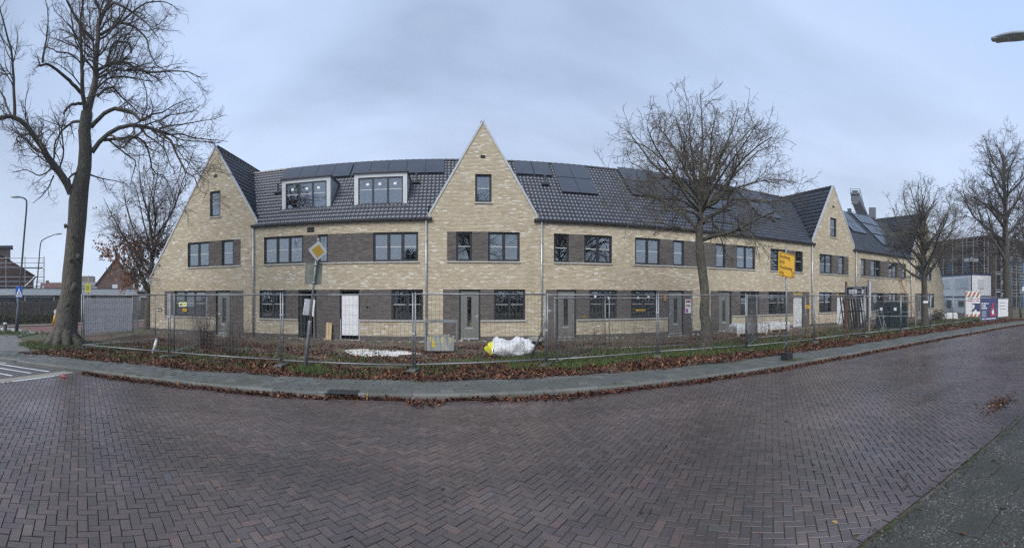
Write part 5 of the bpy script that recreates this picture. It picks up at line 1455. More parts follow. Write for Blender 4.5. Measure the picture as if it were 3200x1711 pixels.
# ------------------------------------------------------------------ yellow diversion sign
T = thing('diversion_sign', 'yellow diversion sign with black Dutch text on a pole in a black block', 'road sign', (9.72, 10.08, 0))
m = MB(); m.prism([(-.14, 0), (.14, 0), (.125, .25), (-.125, .25)], -.14, .14); m.build('base_block', M_black, T)
m = MB(); m.tube([(0, 0, .2), (-.06, -.02, 3.62)], .03, 10); m.build('pole', M_steel, T, smooth=True)
m = MB()
for z in (1.1, .55): m.tube([(-.015, 0, z-.03), (-.016, 0, z+.03)], .04, 10)
m.build('pole_joint', M_steel, T, kind='stuff')
BW_, BH_ = 1.08, .76
yaw = R(19)
Mb = Matrix.Translation((-.045, -.04, 3.02)) @ Matrix.Rotation(yaw, 4, 'Z') @ Matrix.Rotation(R(2.2), 4, 'Y')
def rrect(w_, h_, r_, n=4):
    o = []
    for cx, cz, a0 in ((w_-r_, h_-r_, 0), (-w_+r_, h_-r_, 90), (-w_+r_, -h_+r_, 180), (w_-r_, -h_+r_, 270)):
        for i in range(n+1): a = R(a0 + 90*i/n); o.append((cx + r_*math.cos(a), cz + r_*math.sin(a)))
    return o[::-1]
m = MB(); m.prism(rrect(BW_/2, BH_/2, .05), -.02, .01); part(m, 'yellow_panel', M_yellow, T, Mb)
m = MB(); o1, o2 = rrect(BW_/2-.018, BH_/2-.018, .04), rrect(BW_/2-.032, BH_/2-.032, .03); n = len(o1)
m.add([(x, -.0225, z) for x, z in o1] + [(x, -.0225, z) for x, z in o2], [(i, (i+1) % n, n+(i+1) % n, n+i) for i in range(n)]); part(m, 'border_line', M_text, T, Mb)
for k, s in enumerate(('Esscheweg', 'dicht', 'Vijverbosweg', 'volg')):
    o = text(T, s, (0, 0, 0), (0, 0, 0), .168, M_text, bold=.001, space=1.06); o.matrix_local = Mb @ Matrix.Translation((-.5, -.0225, .195 - .168*k)) @ Matrix.Rotation(PI/2, 4, 'X') @ Matrix.Diagonal((.88, 1, 1, 1))
m = MB()
for a, b, c, d in ((.33, .49, -.335, -.323), (.33, .49, -.187, -.175), (.33, .342, -.323, -.187), (.478, .49, -.323, -.187)): m.box(a, b, -.0235, -.0215, c, d)
part(m, 'route_box', M_text, T, Mb)
o = text(T, 'V', (0, 0, 0), (0, 0, 0), .14, M_text); o.matrix_local = Mb @ Matrix.Translation((.365, -.0225, -.305)) @ Matrix.Rotation(PI/2, 4, 'X')
for q0 in (-.3, .26):
    m = MB(); m.box(-.08, .05, .01, .03, q0, q0+.04); part(m, 'clamp_rail', M_steel, T, Mb)

# ------------------------------------------------------------------ company board
T = thing('company_board', 'dark blue company board with white lettering between two wooden posts', 'sign', (20.48, 15.35, 0), math.atan2(-1.75, -.28) )
# local x runs from the far post to the near post
for x, hz_, mt in ((-.95, 2.95, M_brownwood), (.95, 2.98, M_brownwood)):
    m = MB(); m.box(x-.06, x+.06, -.04, .05, -.1, hz_); m.build('post', mt, T)
m = MB(); m.box(.985, 1.06, -.06, -.041, -.1, 3.0); m.box(1.011, 1.06, -.045, .06, .9, 2.9); m.build('pale_batten', M_trim, T)
m = MB(); m.box(-.88, .88, -.045, -.02, 2.0, 2.62); m.build('panel', plain('navy_panel', (0.012, 0.018, 0.045), .35), T)
m = MB(); 
for a, b, c, d in ((-.9, .9, 2.6, 2.65), (-.9, .9, 1.96, 2.01)): m.box(a, b, -.055, -.04, c, d)
m.box(-.9, -.86, -.054, -.04, 2.01, 2.6); m.box(.86, .9, -.054, -.04, 2.01, 2.6); m.build('panel_frame', M_zinc, T)
m = MB(); m.box(-.66, .05, -.049, -.046, 2.22, 2.46); m.build('white_field', M_wtext, T)
m = MB(); m.box(.45, .58, -.049, -.046, 2.22, 2.46); m.build('white_field', M_wtext, T)
m = MB()
for a, b, c, d in ((-.3, .45, 2.52, 2.545), (-.3, .45, 2.13, 2.155), (-.3, -.275, 2.155, 2.52), (.425, .45, 2.155, 2.52)): m.box(a, b, -.0515, -.048, c, d)
m.build('logo_outline', M_wtext, T)
text(T, 'van de', (-.62, -.0515, 2.27), (PI/2, 0, 0), .2, M_text, sx=.95)
text(T, 'vin', (.1, -.0515, 2.27), (PI/2, 0, 0), .22, M_wtext, sx=1.0)
text(T, 'ramen en kozijnen', (-.76, -.0515, 2.05), (PI/2, 0, 0), .085, M_wtext, sx=1.25)
m = MB(); m.box(.66, .68, -.049, -.046, 2.08, 2.56); m.box(.72, .735, -.049, -.046, 2.08, 2.56); m.build('side_print', M_wtext, T)

# ------------------------------------------------------------------ racks, frames, glass, ladder, packs
def rack(loc, rz, label, L_=2.4, h_=2.3, d_=1.0):
    T = thing('frame_rack', label, 'rack', loc, rz)
    m = MB()
    for x in (0, L_):
        for sy in (-1, 1): m.tube([(x, sy*d_/2, 0), (x, sy*.08, h_)], .025, 6)
        m.tube([(x, -d_/2, .03), (x, d_/2, .03)], .03, 6)
    for sy in (-1, 1): m.tube([(0, sy*d_/2, .06), (L_, sy*d_/2, .06)], .025, 6)
    m.tube([(0, 0, h_), (L_, 0, h_)], .03, 6); m.tube([(0, .25, 1.1), (L_, .25, 1.1)], .02, 6); m.tube([(0, -.25, 1.1), (L_, -.25, 1.1)], .02, 6)
    m.build('a_frame', M_steel, T)
    return T
rack((20.9, 16.6, 0), .25, 'steel rack holding dark window frames behind the company board')
for i in range(6):
    T = thing('stored_window', 'dark window frame leaning on the steel rack behind the company board', 'window', (20.9 + .42*i, 16.0 + .1*i, .06), .25, 'window frames on the rack')
    T.rotation_euler = (R(-9), 0, R(72) + .03*i)
    m = MB(); w_, h_ = .95, 2.25
    m.box(0, w_, -.03, .03, 0, .07); m.box(0, w_, -.03, .03, h_-.07, h_); m.box(0, .07, -.029, .029, .07, h_-.07); m.box(w_-.07, w_, -.029, .029, .07, h_-.07); m.build('frame', M_frame, T)
    m = MB(); m.box(.07, w_-.07, -.015, .015, 1.05, 1.12); m.build('cross_bar', M_frame, T)
rack((23.1, 15.2, 0), R(-62), 'steel rack carrying the stacked dark glass sheets', 2.0, 1.75, 1.1)
for i in range(9):
    x, y = 22.75 + .075*i, 15.45 - .02*i
    T = thing('glass_sheet', ('dark glass sheet in the pile nearer the company board' if i % 2 == 0 else 'dark glass sheet in the pile nearer the small bare tree'), 'glass sheet', (x - .1, y + .05, .09), R(-68), 'glass sheets on the rack')
    w_ = (.72, .74, .7)[i % 3]; h_ = 1.5 + .04*(i % 3)
    off = .82 if i % 2 else 0.0
    m = MB(); m.box(off, off + w_, -.012, .012, 0, h_); m.build('pane', plain('stacked_dark_glass', (0.018, 0.035, 0.038), .08, var=.15), T)
    m = MB()
    for a, b, c, d in ((off, off+w_, 0, .02), (off, off+w_, h_-.02, h_), (off, off+.015, .02, h_-.02), (off+w_-.015, off+w_, .02, h_-.02)): m.box(a, b, -.0135, .0135, c, d)
    m.build('edge_seal', M_dark, T)
    m = MB(); m.box(off, off+w_, -.0145, -.0125, .74, .765); m.build('glazing_bar', M_bar, T)
    m = MB(); m.box(off+.25, off+.42, -.0145, -.0125, 1.1, 1.28); m.build('paper_label', M_white, T)
# second empty rack near the board
T = rack((21.3, 14.6, 0), R(20), 'empty low steel trestle standing in the grass before the glass sheets', .9, 1.25, .9)
# ladder
T = thing('ladder', 'long wooden ladder leaning against the terrace wall', 'ladder', (35.0, 19.45, 0))
a, b = Vector((0, 0, 0)), Vector((-1.5, .92, 3.75)); sd_ = Vector((.2, .05, 0))
M_ladder = plain('ladder_wood', (0.36, 0.20, 0.10), .7, var=.2)
for sg in (-1, 1):
    m = MB(); m.tube([a + sd_*sg, b + sd_*sg*.8], .035, 6); m.build('rail', M_ladder, T)
for i in range(13):
    p = a.lerp(b, (i+.6)/13.4); m = MB(); m.tube([p - sd_*.95, p + sd_*.95], .018, 6); m.build('rung', M_ladder, T)
def pack(x, y, L_, d_, h_, rz, label, seed):
    T = thing('wrapped_pallet', label, 'pallet', (x, y, .0), rz, 'plastic wrapped pallets')
    gg = random.Random(seed); m = MB(); nx_, nz_ = 10, 4
    ring = []
    per = [(-L_/2, -d_/2), (L_/2, -d_/2), (L_/2, d_/2), (-L_/2, d_/2)]
    V = []; F = []; n = 40
    for j in range(nz_ + 1):
        for i in range(n):
            s = i/n*4; k = int(s); f = s-k; x_, y_ = [per[k][q]*(1-f) + per[(k+1) % 4][q]*f for q in (0, 1)]
            g_ = 1 - .05*(j == nz_) + gg.uniform(-.012, .012); V.append((x_*g_, y_*g_, .14 + (h_-.14)*j/nz_ + (gg.uniform(-.02, .02) if j == nz_ else 0)))
    for j in range(nz_):
        for i in range(n): F.append((j*n+i, j*n+(i+1) % n, (j+1)*n+(i+1) % n, (j+1)*n+i))
    F.append(tuple(nz_*n+i for i in range(n))); m.add(V, F); m.build('wrapped_load', M_film, T)
    for yy in (-d_/2+.06, 0, d_/2-.06):
        m = MB(); m.box(-L_/2+.02, L_/2-.02, yy-.05, yy+.05, .11, .135); m.build('deck_board', M_wood, T)
    for xx in (-L_/2+.1, 0, L_/2-.1):
        m = MB(); m.box(xx-.05, xx+.05, -d_/2, d_/2, .0, .108); m.build('bearer', M_wood, T)
pack(14.75, 18.25, 1.9, .9, .6, R(-8), 'long white plastic wrapped pallet before the grey door', 1)
pack(17.6, 19.2, 1.5, .8, .55, R(-4), 'white plastic wrapped pallet under the window by the wrapped door', 2)
pack(34.9, 16.8, 2.6, 1.2, .62, R(-20), 'flat white wrapped pallet before the end gable house', 3)
# rubble crate with steel frame
T = thing('rubble_crate', 'grey paint splashed crate of rubble inside a steel lifting frame', 'crate', (-.36, 16.4, 0))
def crate_mat():
    t = NT('splashed_boards'); v = t.coord('Object', (14, 14, 1.2)); n = t.noise(v, 1.3, 5, .6); n2 = t.noise(t.coord('Object', (3, 3, 2)), 1.7, 3)
    c = t.ramp(n, [(.3, (0.16, 0.165, 0.16)), (.55, (0.30, 0.31, 0.30)), (.75, (0.44, 0.45, 0.44))]); c = t.mix(t.ramp(n2, [(.6, 0.), (.63, .9)]), c, (0.50, 0.42, 0.03)); t.base(c); t.rough(.85); t.bump(n, .3, .01); return t.m
M_crate = crate_mat()
for k in range(6):
    m = MB(); m.box(-.5 + .168*k, -.5 + .168*k + .162, -.30 - .004*(k % 2), -.27, .04, .56 - .02*(k % 3)); m.build('board', M_crate, T)
m = MB(); m.box(-.5, .5, .42, .45, .04, .54); m.box(-.5, -.47, -.27, .42, .04, .54); m.box(.48, .51, -.27, .42, .04, .54); m.box(-.47, .48, -.27, .42, .04, .08); m.build('tub', M_crate, T)
m = MB()
for x in (-.57, .60): m.box(x-.03, x+.03, -.05, .02, 0, 1.06)
m.box(-.60, .63, -.06, .03, 1.06, 1.17); m.build('lifting_frame', M_steel, T)
gg = random.Random(4); 
for i in range(10):
    m = MB(); s = gg.uniform(.05, .12); c = Vector((gg.uniform(-.38, .38), gg.uniform(-.2, .35), .5 + gg.uniform(0, .06)))
    M = Matrix.Translation(c) @ Matrix.Rotation(gg.uniform(0, 3), 4, (gg.random(), gg.random(), .5)); m.box(-s, s, -s*.6, s*.6, -s*.4, s*.4, M, bev=.012); m.build('rubble_piece', M_conc, T)
# big white sack, slumped
T = thing('bulk_sack', 'slumped white bulk sack with yellow printed end lying in the leaves', 'sack', (2.0, 14.55, 0))
gg = np.random.default_rng(8); nu, nv = 40, 16; V = []; F = []
for j in range(nv + 1):
    ph = PI*j/nv
    for i in range(nu):
        th = 2*PI*i/nu
        xx = .80*math.copysign(abs(math.cos(th))**.75, math.cos(th))*math.sin(ph)**.6; yy = .40*math.copysign(abs(math.sin(th))**.8, math.sin(th))*math.sin(ph)**.6
        zz_ = .26 + .25*math.cos(ph); n_ = .09*math.sin(5*th + 3*ph) + .07*math.sin(9*th - 5*ph) + .06*math.sin(14*xx + 8*yy) + gg.normal(0, .022)
        hmp = .12*math.exp(-((xx-.3)/.28)**2) + .10*math.exp(-((xx+.42)/.2)**2) - .07*math.exp(-((xx+.05)/.14)**2)
        V.append((xx*(1+n_*.5), yy*(1+n_), max(0.0, zz_*(1+n_) + (hmp if zz_ > .2 else 0))))
for j in range(nv):
    for i in range(nu): F.append((j*nu+i, j*nu+(i+1) % nu, (j+1)*nu+(i+1) % nu, (j+1)*nu+i))
def sack_mat():
    t = NT('woven_white_sack'); v = t.coord('Object'); s_ = t.n('SeparateXYZ'); t.l(v, s_.inputs[0])
    n = t.noise(v, 5, 5); x = t.math('ADD', s_.outputs[0], t.math('MULTIPLY', n, .16))
    c = t.ramp(n, [(.3, (0.50, 0.52, 0.54)), (.7, (0.68, 0.69, 0.70))])
    c = t.mix(t.ramp(t.math('ADD', x, 1.0), [(.46, 1.0), (.475, 0.0)]), c, (0.68, 0.64, 0.04))
    n2 = t.noise(v, 3.1, 4); c = t.mix(t.ramp(n2, [(.62, 0.), (.66, .8)]), c, (0.30, 0.27, 0.22))
    t.base(c); t.rough(.5); t.bump(t.noise(v, 6, 6, .7), .9, .07); return t.m
m = MB(); m.add(V, F); m.build('sack_body', sack_mat(), T, smooth=True)
Mk = Matrix.Translation((-.60, -.37, .27)) @ Matrix.Rotation(R(-20), 4, 'Z') @ Matrix.Rotation(R(-8), 4, 'X')
m = MB(); m.box(-.05, .07, -.004, .0, -.07, .07); o = m.build('logo_patch', M_wtext, T); o.matrix_local = Mk
m = MB(); m.box(-.02, .05, -.007, -.005, -.05, -.02); m.box(-.01, .02, -.007, -.005, -.02, .05); o = m.build('logo_mark', M_text, T, kind='stuff'); o.matrix_local = Mk
m = MB(); V = [(-.42, -.1, .42), (-.12, -.12, .40), (-.2, .1, .42), (-.28, -.05, .66), (-.36, .1, .42)]; m.add(V, [(0, 1, 3), (1, 2, 3), (2, 4, 3), (4, 0, 3)]); m.build('sack_ear', M_white, T)
# grey tub behind
T = thing('mortar_tub', 'grey mortar tub standing tilted behind the white sack', 'tub', (3.35, 17.0, 0.0)); 
m = MB(); pr = [(.22, 0), (.31, .36), (.335, .365), (.335, .385), (.295, .38), (.20, .03)]; m.lathe(pr, 20); o = m.build('tub_wall', M_conc, T, smooth=True); o.rotation_euler = (R(12), 0, 0)
m = MB(); m.tube([(.3, 0, .38), (.36, 0, .44), (.3, .12, .40)], .012, 6); m.build('handle', M_steel, T)
# spilled white sand
m = MB(); gg = np.random.default_rng(3); n = 30; V = [(-2.75, 15.55, .05)]; 
for i in range(n):
    a = 2*PI*i/n; r_ = 1 + .22*math.sin(3*a + 1) + gg.normal(0, .07); V.append((-2.75 + 1.35*r_*math.cos(a), 15.6 + .95*r_*math.sin(a), .0))
V[0] = (-2.75, 15.6, .075)
mid = [(-2.75 + (x+2.75)*.6, 15.6 + (y-15.6)*.6, .055 + gg.normal(0, .008)) for x, y, _ in V[1:]]
V = V + mid; Fz = [(0, n+1+i, n+1+(i+1) % n) for i in range(n)] + [(n+1+i, 1+i, 1+(i+1) % n, n+1+(i+1) % n) for i in range(n)]
m.add(V, Fz); o = m.build('white_sand', simple_noise('white_plaster_sand', (0.50, 0.49, 0.46), (0.68, 0.67, 0.64), 6, .9, .4, .02, (0.42, 0.38, 0.33)), smooth=True)
tag(o, 'flat heap of spilled white sand on the plot before the boarded door', 'sand heap')
m = MB(); m.box(-.32, .32, -.03, .03, 0, .05); o = m.build('white_lath', M_white); o.location = (-2.05, 14.62, .04); o.rotation_euler = (0, .03, -.12); tag(o, 'short white plastic lath lying beside the white sand', 'lath')
# fresh planks against the wall
for k in range(2):
    m = MB(); m.box(-.065, .065, -.012, .012, 0, .84 - .02*k, bev=.003); o = m.build('timber_plank', M_wood); o.location = (-5.82 + .14*k, 20.17, -.03); o.rotation_euler = (R(-7), R(.8*k), 0)
    tag(o, ('taller' if k == 0 else 'shorter') + ' fresh pale plank of two leaning on the grey brick between the doors', 'plank')
# drink can, at the kerb
T = thing('drink_can', 'crushed red drink can on the road near the kerb', 'can', (-8.9, 7.35, ROAD_Z + .035), .6)
m = MB(); m.tube([(-.06, 0, 0), (-.05, 0, .003), (.0, .006, -.004), (.05, 0, .002), (.06, 0, 0)], [.024, .031, .026, .031, .024], 12); m.build('can_body', plain('red_can', (0.45, 0.06, 0.03), .35, .3), T, smooth=True)
m = MB(); m.tube([(.058, 0, 0), (.064, 0, 0)], .023, 12); m.build('can_lid', M_plate, T)
# ------------------------------------------------------------------ lamps, poles and signs around the junction
def lamp(name, label, base, h_, top, arm, headdir, mat, group='street lamps', head_len=.75):
    """tapered post from base leaning to top, curved arm, flat lantern"""
    T = thing(name, label, 'street lamp', base, 0, group)
    tp = Vector(top); m = MB()
    m.tube([(0, 0, -.1), tp*.16, tp*.165, tp*.30, tp*.305], [.11, .105, .085, .082, .07], 10); m.build('lower_post', mat, T, smooth=True)
    a = Vector(arm); hd = Vector(headdir).normalized()
    pts = arc([tp*.3, tp*.7, tp*.96, tp + a*.25 + Vector((0, 0, .06)), tp + a*.7 + Vector((0, 0, .17)), tp + a + Vector((0, 0, .2))], 5)
    m = MB(); m.tube(pts, list(np.linspace(.062, .035, len(pts))), 8); m.build('upper_post', mat, T, smooth=True)
    e = tp + a + Vector((0, 0, .2)); rz = math.atan2(hd.y, hd.x)
    M = Matrix.Translation(e) @ Matrix.Rotation(rz, 4, 'Z') @ Matrix.Rotation(R(-6), 4, 'Y')
    m = MB(); n = 10
    for i in range(n + 1):
        t = i/n; w_ = .15*math.sin(PI*min(1, .15 + t*.8))**.6; hh = .05 + .05*math.sin(PI*t)
        pr = [(-w_, -.02), (-w_*.8, hh*.6), (0, hh), (w_*.8, hh*.6), (w_, -.02)]
        m.v += [tuple(M @ Vector((t*head_len - .08, y, z))) for y, z in pr]
    for i in range(n):
        for k in range(4): m.f.append((5*i+k, 5*i+5+k, 5*i+6+k, 5*i+1+k))
        m.f.append((5*i+4, 5*i+9, 5*i+5, 5*i))
    m.f.append((0, 1, 2, 3, 4)); m.f.append(tuple(5*n+k for k in (4, 3, 2, 1, 0)))
    m.build('lantern', M_lant, T, smooth=True)
    m = MB(); m.box(.1, head_len-.16, -.10, .10, -.035, -.021, M); m.build('diffuser', plain('lamp_glass', (0.5, 0.51, 0.5), .3), T)
    return T
M_lant = plain('lantern_grey', (0.36, 0.39, 0.42), .45, .1)
M_post = plain('dark_blue_grey_post', (0.055, 0.068, 0.078), .5, .1, var=.15)
M_green = plain('dark_green_post', (0.03, 0.062, 0.05), .5, var=.15)
lamp('street_lamp', 'dark street lamp carrying the blue crossing sign beside the short bollard', (-21.41, 14.08, 0), 7.6, (.35, .52, 7.7), (-.42, -.3, 0), (-.8, -.5), M_post, head_len=.6)
lamp('street_lamp', 'dark street lamp standing in the hedge before the timber fence', (-32.0, 22.9, 0), 7.2, (.35, .55, 7.1), (.75, 1.0, .35), (.6, .8), M_post, head_len=.75)
lamp('street_lamp', 'dark green street lamp beside the tall tree at the bend', (41.9, 11.6, 0), 7.2, (-.55, .35, 7.0), (1.4, -1.6, .3), (.6, -.7), M_green)
lamp('street_lamp', 'grey street lamp whose lantern reaches over the near footway', (9.15, .35, -.1), 7.8, (.0, .1, 7.5), (.1, 1.85, .1), (.08, 1.0), M_steel, head_len=1.05)
# blue pedestrian crossing sign on the first lamp
T = thing('crossing_sign', 'blue pedestrian crossing sign strapped to the dark lamp post', 'road sign', (-21.22, 14.2, 2.32), R(33) )
m = MB(); m.prism(rrect(.215, .325, .04), -.125, -.115); m.build('blue_plate', plain('sign_blue', (0.012, 0.09, 0.42), .4), T)
m = MB(); m.add([(-.17, -.1265, -.17), (.17, -.1265, -.17), (0, -.1265, .23)], [(0, 1, 2)]); m.build('white_triangle', M_wtext, T)
m = MB(); m.tube([(0, -.128, .02), (.02, -.128, -.05), (-.05, -.128, -.15)], .014, 5); m.tube([(.02, -.128, -.05), (.06, -.128, -.15)], .014, 5); m.tube([(-.05, -.128, -.05), (0, -.128, .0), (.05, -.128, -.06)], .010, 5); m.lathe([(.001, -.025), (.024, -.012), (.024, .012), (.001, .025)], 8, (0, -.129, .055)); m.build('walking_figure', M_text, T)
for i in range(4):
    m = MB(); m.box(-.19 + .1*i, -.13 + .1*i, -.128, -.1255, -.28, -.2); m.build('zebra_bar', M_wtext, T)
m = MB(); m.tube([(0, 0, -.2), (0, 0, -.14)], .12, 10); m.tube([(0, 0, .14), (0, 0, .2)], .12, 10); m.build('strap', M_steel, T, kind='stuff')
# bollard
T = thing('bollard', 'short grey bollard with pale cap at the foot of the lamp post', 'bollard', (-21.3, 13.25, 0))
m = MB(); m.lathe([(.13, -.05), (.115, .1), (.11, .42), (.11, .45)], 14); m.build('post', plain('bollard_grey', (0.11, 0.10, 0.09), .8), T, smooth=True)
m = MB(); m.lathe([(.13, .45), (.135, .50), (.10, .55), (.03, .575)], 14); m.build('cap', M_trim, T, smooth=True)
# yellow island post with round keep sign
T = thing('island_post', 'leaning yellow traffic island post with round disc top', 'bollard', (-24.7, 19.5, 0))
m = MB(); m.tube([(-.15, 0, .0), (.06, .05, .78)], .085, 12); m.build('yellow_sleeve', plain('island_yellow', (0.72, 0.34, 0.01), .45), T, smooth=True)
Mr = Matrix.Translation((.14, .06, .98)) @ Matrix.Rotation(R(45), 4, 'Z') @ Matrix.Rotation(PI/2, 4, 'X')
m = MB(); m.lathe([(.15, -.02), (.15, .02)], 20); o = m.build('disc', plain('disc_grey', (0.32, 0.36, 0.4), .5), T); o.matrix_local = Mr
m = MB(); m.lathe([(.155, -.025), (.175, -.025), (.175, .025), (.155, .025)], 20); o = m.build('disc_rim', M_wtext, T); o.matrix_local = Mr
m = MB(); m.tube([(.05, .04, .75), (.12, .06, .9)], .03, 6); m.build('neck', M_steel, T)
# lime sign on a tall pole behind the screen
T = thing('notice_post', 'lime yellow notice on a grey pole behind the old tree', 'sign', (-17.7, 16.25, 0), R(40))
m = MB(); m.tube([(0, 0, 0), (.08, .05, 3.2)], .03, 8); m.build('pole', M_steel, T, smooth=True)
m = MB(); m.box(-.16, .14, -.06, -.045, 2.28, 2.76, Matrix.Rotation(R(1.5), 4, 'Y')); m.build('notice', plain('lime_notice', (0.62, 0.60, 0.10), .5), T)
m = MB()
for i in range(4): m.box(-.06, .15 - .03*(i % 2), -.0635, -.061, 2.62 - .05*i, 2.64 - .05*i)
m.box(-.02, .12, -.0635, -.061, 2.40, 2.44); m.build('notice_print', plain('grey_print', (0.2, 0.2, 0.05), .6), T, kind='stuff')

# ------------------------------------------------------------------ left background
M_rbrick = None
def far_brick(name, c1, c2, mo, sc_=1.0):
    t = NT(name); v = t.coord('Object')
    s = t.n('SeparateXYZ'); t.l(v, s.inputs[0]); cb = t.n('CombineXYZ'); t.l(t.math('ADD', s.outputs[0], s.outputs[1]), cb.inputs[0]); t.l(s.outputs[2], cb.inputs[1])
    b = t.n('TexBrick'); b.inputs['Brick Width'].default_value = .22; b.inputs['Row Height'].default_value = .0625; b.inputs['Mortar Size'].default_value = .006; b.inputs['Scale'].default_value = sc_
    for k, c in (('Color1', c1), ('Color2', c2), ('Mortar', mo)): b.inputs[k].default_value = (*c, 1)
    t.l(cb.outputs[0], b.inputs['Vector']); n = t.noise(v, .8, 5)
    t.base(t.mix(1.0, b.outputs[0], t.ramp(n, [(.3, .8), (.7, 1.15)]), 'MULTIPLY')); t.rough(.9); return t.m
M_bb = far_brick('brown_brick', (0.13, 0.07, 0.055), (0.17, 0.095, 0.075), (0.16, 0.14, 0.12))
M_roofr = plain('brown_roof_tile', (0.10, 0.048, 0.038), .8, var=.3, scale=3)
M_cream = plain('cream_render', (0.50, 0.50, 0.47), .7, var=.08, dirt=(0.3, 0.3, 0.28), dirt_amt=.3)
M_fasc = plain('white_fascia', (0.66, 0.69, 0.70), .5, var=.05, dirt=(0.4, 0.42, 0.4), dirt_amt=.3)
M_dglass = plain('far_window_glass', (0.06, 0.075, 0.085), .12, var=.3, scale=.6)
M_fencew = plain('weathered_fence_boards', (0.135, 0.12, 0.105), .9, var=.3, scale=5)
def local_box(T, name, mat, *b): m = MB(); m.box(*b); return m.build(name, mat, T)

# low flat-roofed white building
d = Vector((2.6, 4.6, 0)).normalized(); rz = math.atan2(d.y, d.x)
T = thing('flat_roofed_building', 'low flat roofed building with white fascia behind the timber fence', 'building', (-37.5, 12.5, 0), rz)
local_box(T, 'wall', M_bb, 0, 21, .0, 6, 0, 2.2)
local_box(T, 'fascia', M_fasc, -.3, 21.3, -.35, 6.2, 2.2, 2.78)
local_box(T, 'roof_edge', M_gutter, -.32, 21.32, -.37, 6.22, 2.78, 2.84)
for i in range(6):
    x = 1.0 + 3.3*i; w_ = local_box(T, 'window', M_fasc, x, x+2.7, -.05, .02, 1.45, 2.12); local_box(w_, 'pane', M_dglass, x+.1, x+2.6, -.06, -.052, 1.54, 2.04)
# timber fence, board by board
fd = Vector(SD).normalized(); nrm_ = Vector((fd.y, -fd.x)); base = Vector((-27.9, 16.0))
T = thing('timber_fence', 'weathered grey timber board fence behind the hedge', 'fence', (base.x, base.y, 0), math.atan2(fd.y, fd.x))
bm = MB(); bm.box(0, .135, -.012, .012, .05, 1.72, bev=.003); bme = bpy.data.meshes.new('fence_board'); bme.from_pydata(bm.v, [], bm.f); bme.materials.append(M_fencew)
for i in range(118):
    o = obj('fence_board', bme, T); o.location = (-4 + .152*i, -.02*(i % 2), random.gauss(0, .012)); o.rotation_euler = (0, random.gauss(0, .006), 0)
for z in (.4, 1.35): local_box(T, 'rail', M_fencew, -4, 14, .015, .05, z, z+.08)
# hedge
def leafy(name, label, cat, boxes, n, size, stops, seed, group=None, base=(0, 0, 0)):
    gg = np.random.default_rng(seed); C = []
    for (cx, cy, cz, rx, ry, rz_) in boxes:
        q = gg.normal(size=(n, 3)); q /= np.linalg.norm(q, axis=1, keepdims=True); q *= gg.random((n, 1))**.35; C.append(q*np.array([rx, ry, rz_]) + np.array([cx, cy, cz]))
    C = np.concatenate(C); C = C[C[:, 2] > .02]
    mt = scalar_mat(name + '_leaf', stops, .7, fine=6, bump=0.0)
    T = thing(name, label, cat, base, 0, group)
    o = obj('foliage', leaf_cloud('foliage', C - np.array(base), size, mt, gg), T); o['kind'] = 'stuff'
    m = MB()
    for (cx, cy, cz, rx, ry, rz_) in boxes: m.tube([(cx-base[0], cy-base[1], -.05), (cx-base[0], cy-base[1], cz)], .03, 5)
    m.build('stems', M_twig, T, kind='stuff'); return T
hb = [(*(Vector((-26.95, 15.9)) + fd*t), .38, .7, .65, .5) for t in np.arange(-5, 13, .7)]
hb = [(a, b, c, d_, e_, f_) for (a, b, c, d_, e_, f_) in hb]
leafy('hedge', 'low clipped dark hedge along the far footway', 'hedge', hb, 420, .10, [(0, (0.018, 0.028, 0.012)), (.6, (0.04, 0.055, 0.02)), (.9, (0.07, 0.06, 0.03)), (1, (0.10, 0.06, 0.03))], 4, base=(-26.95, 15.9, 0))

def gable_house(name, label, loc, rz, w_, dp, eave, apex, wall, roofm, group=None, chimney=None):
    """gable faces local -y; ridge along local y"""
    T = thing(name, label, 'house', loc, rz, group)
    m = MB(); m.prism([(-w_/2, 0), (w_/2, 0), (w_/2, eave), (0, apex-.1), (-w_/2, eave)], 0, dp); m.build('wall', wall, T)
    m = MB(); o_ = .3
    for sg in (-1, 1):
        x0, x1 = 0, sg*(w_/2 + o_); ze = eave - (apex-eave)/(w_/2)*o_
        m.add([(x0, -.2, apex), (x1, -.2, ze), (x1, dp+.2, ze), (x0, dp+.2, apex), (x0, -.2, apex+.1), (x1, -.2, ze+.1), (x1, dp+.2, ze+.1), (x0, dp+.2, apex+.1)], [(0, 1, 2, 3), (4, 7, 6, 5), (0, 4, 5, 1), (1, 5, 6, 2), (2, 6, 7, 3)])
    rf = m.build('roof', roofm, T)
    if chimney: x, y, h_ = chimney; m = MB(); m.box(x-.3, x+.3, y-.3, y+.3, apex-.8, apex+h_); m.build('chimney', wall, rf)
    return T
def far_window(T, x, z, w_, h_, y=-.06, shutter=False):
    f = local_box(T, 'window', M_fasc, x-w_/2-.07, x+w_/2+.07, y, .02, z-.07, z+h_+.07)
    local_box(f, 'shutter' if shutter else 'pane', M_fasc if shutter else M_dglass, x-w_/2, x+w_/2, y-.03, y-.002, z, z+h_)
    return f
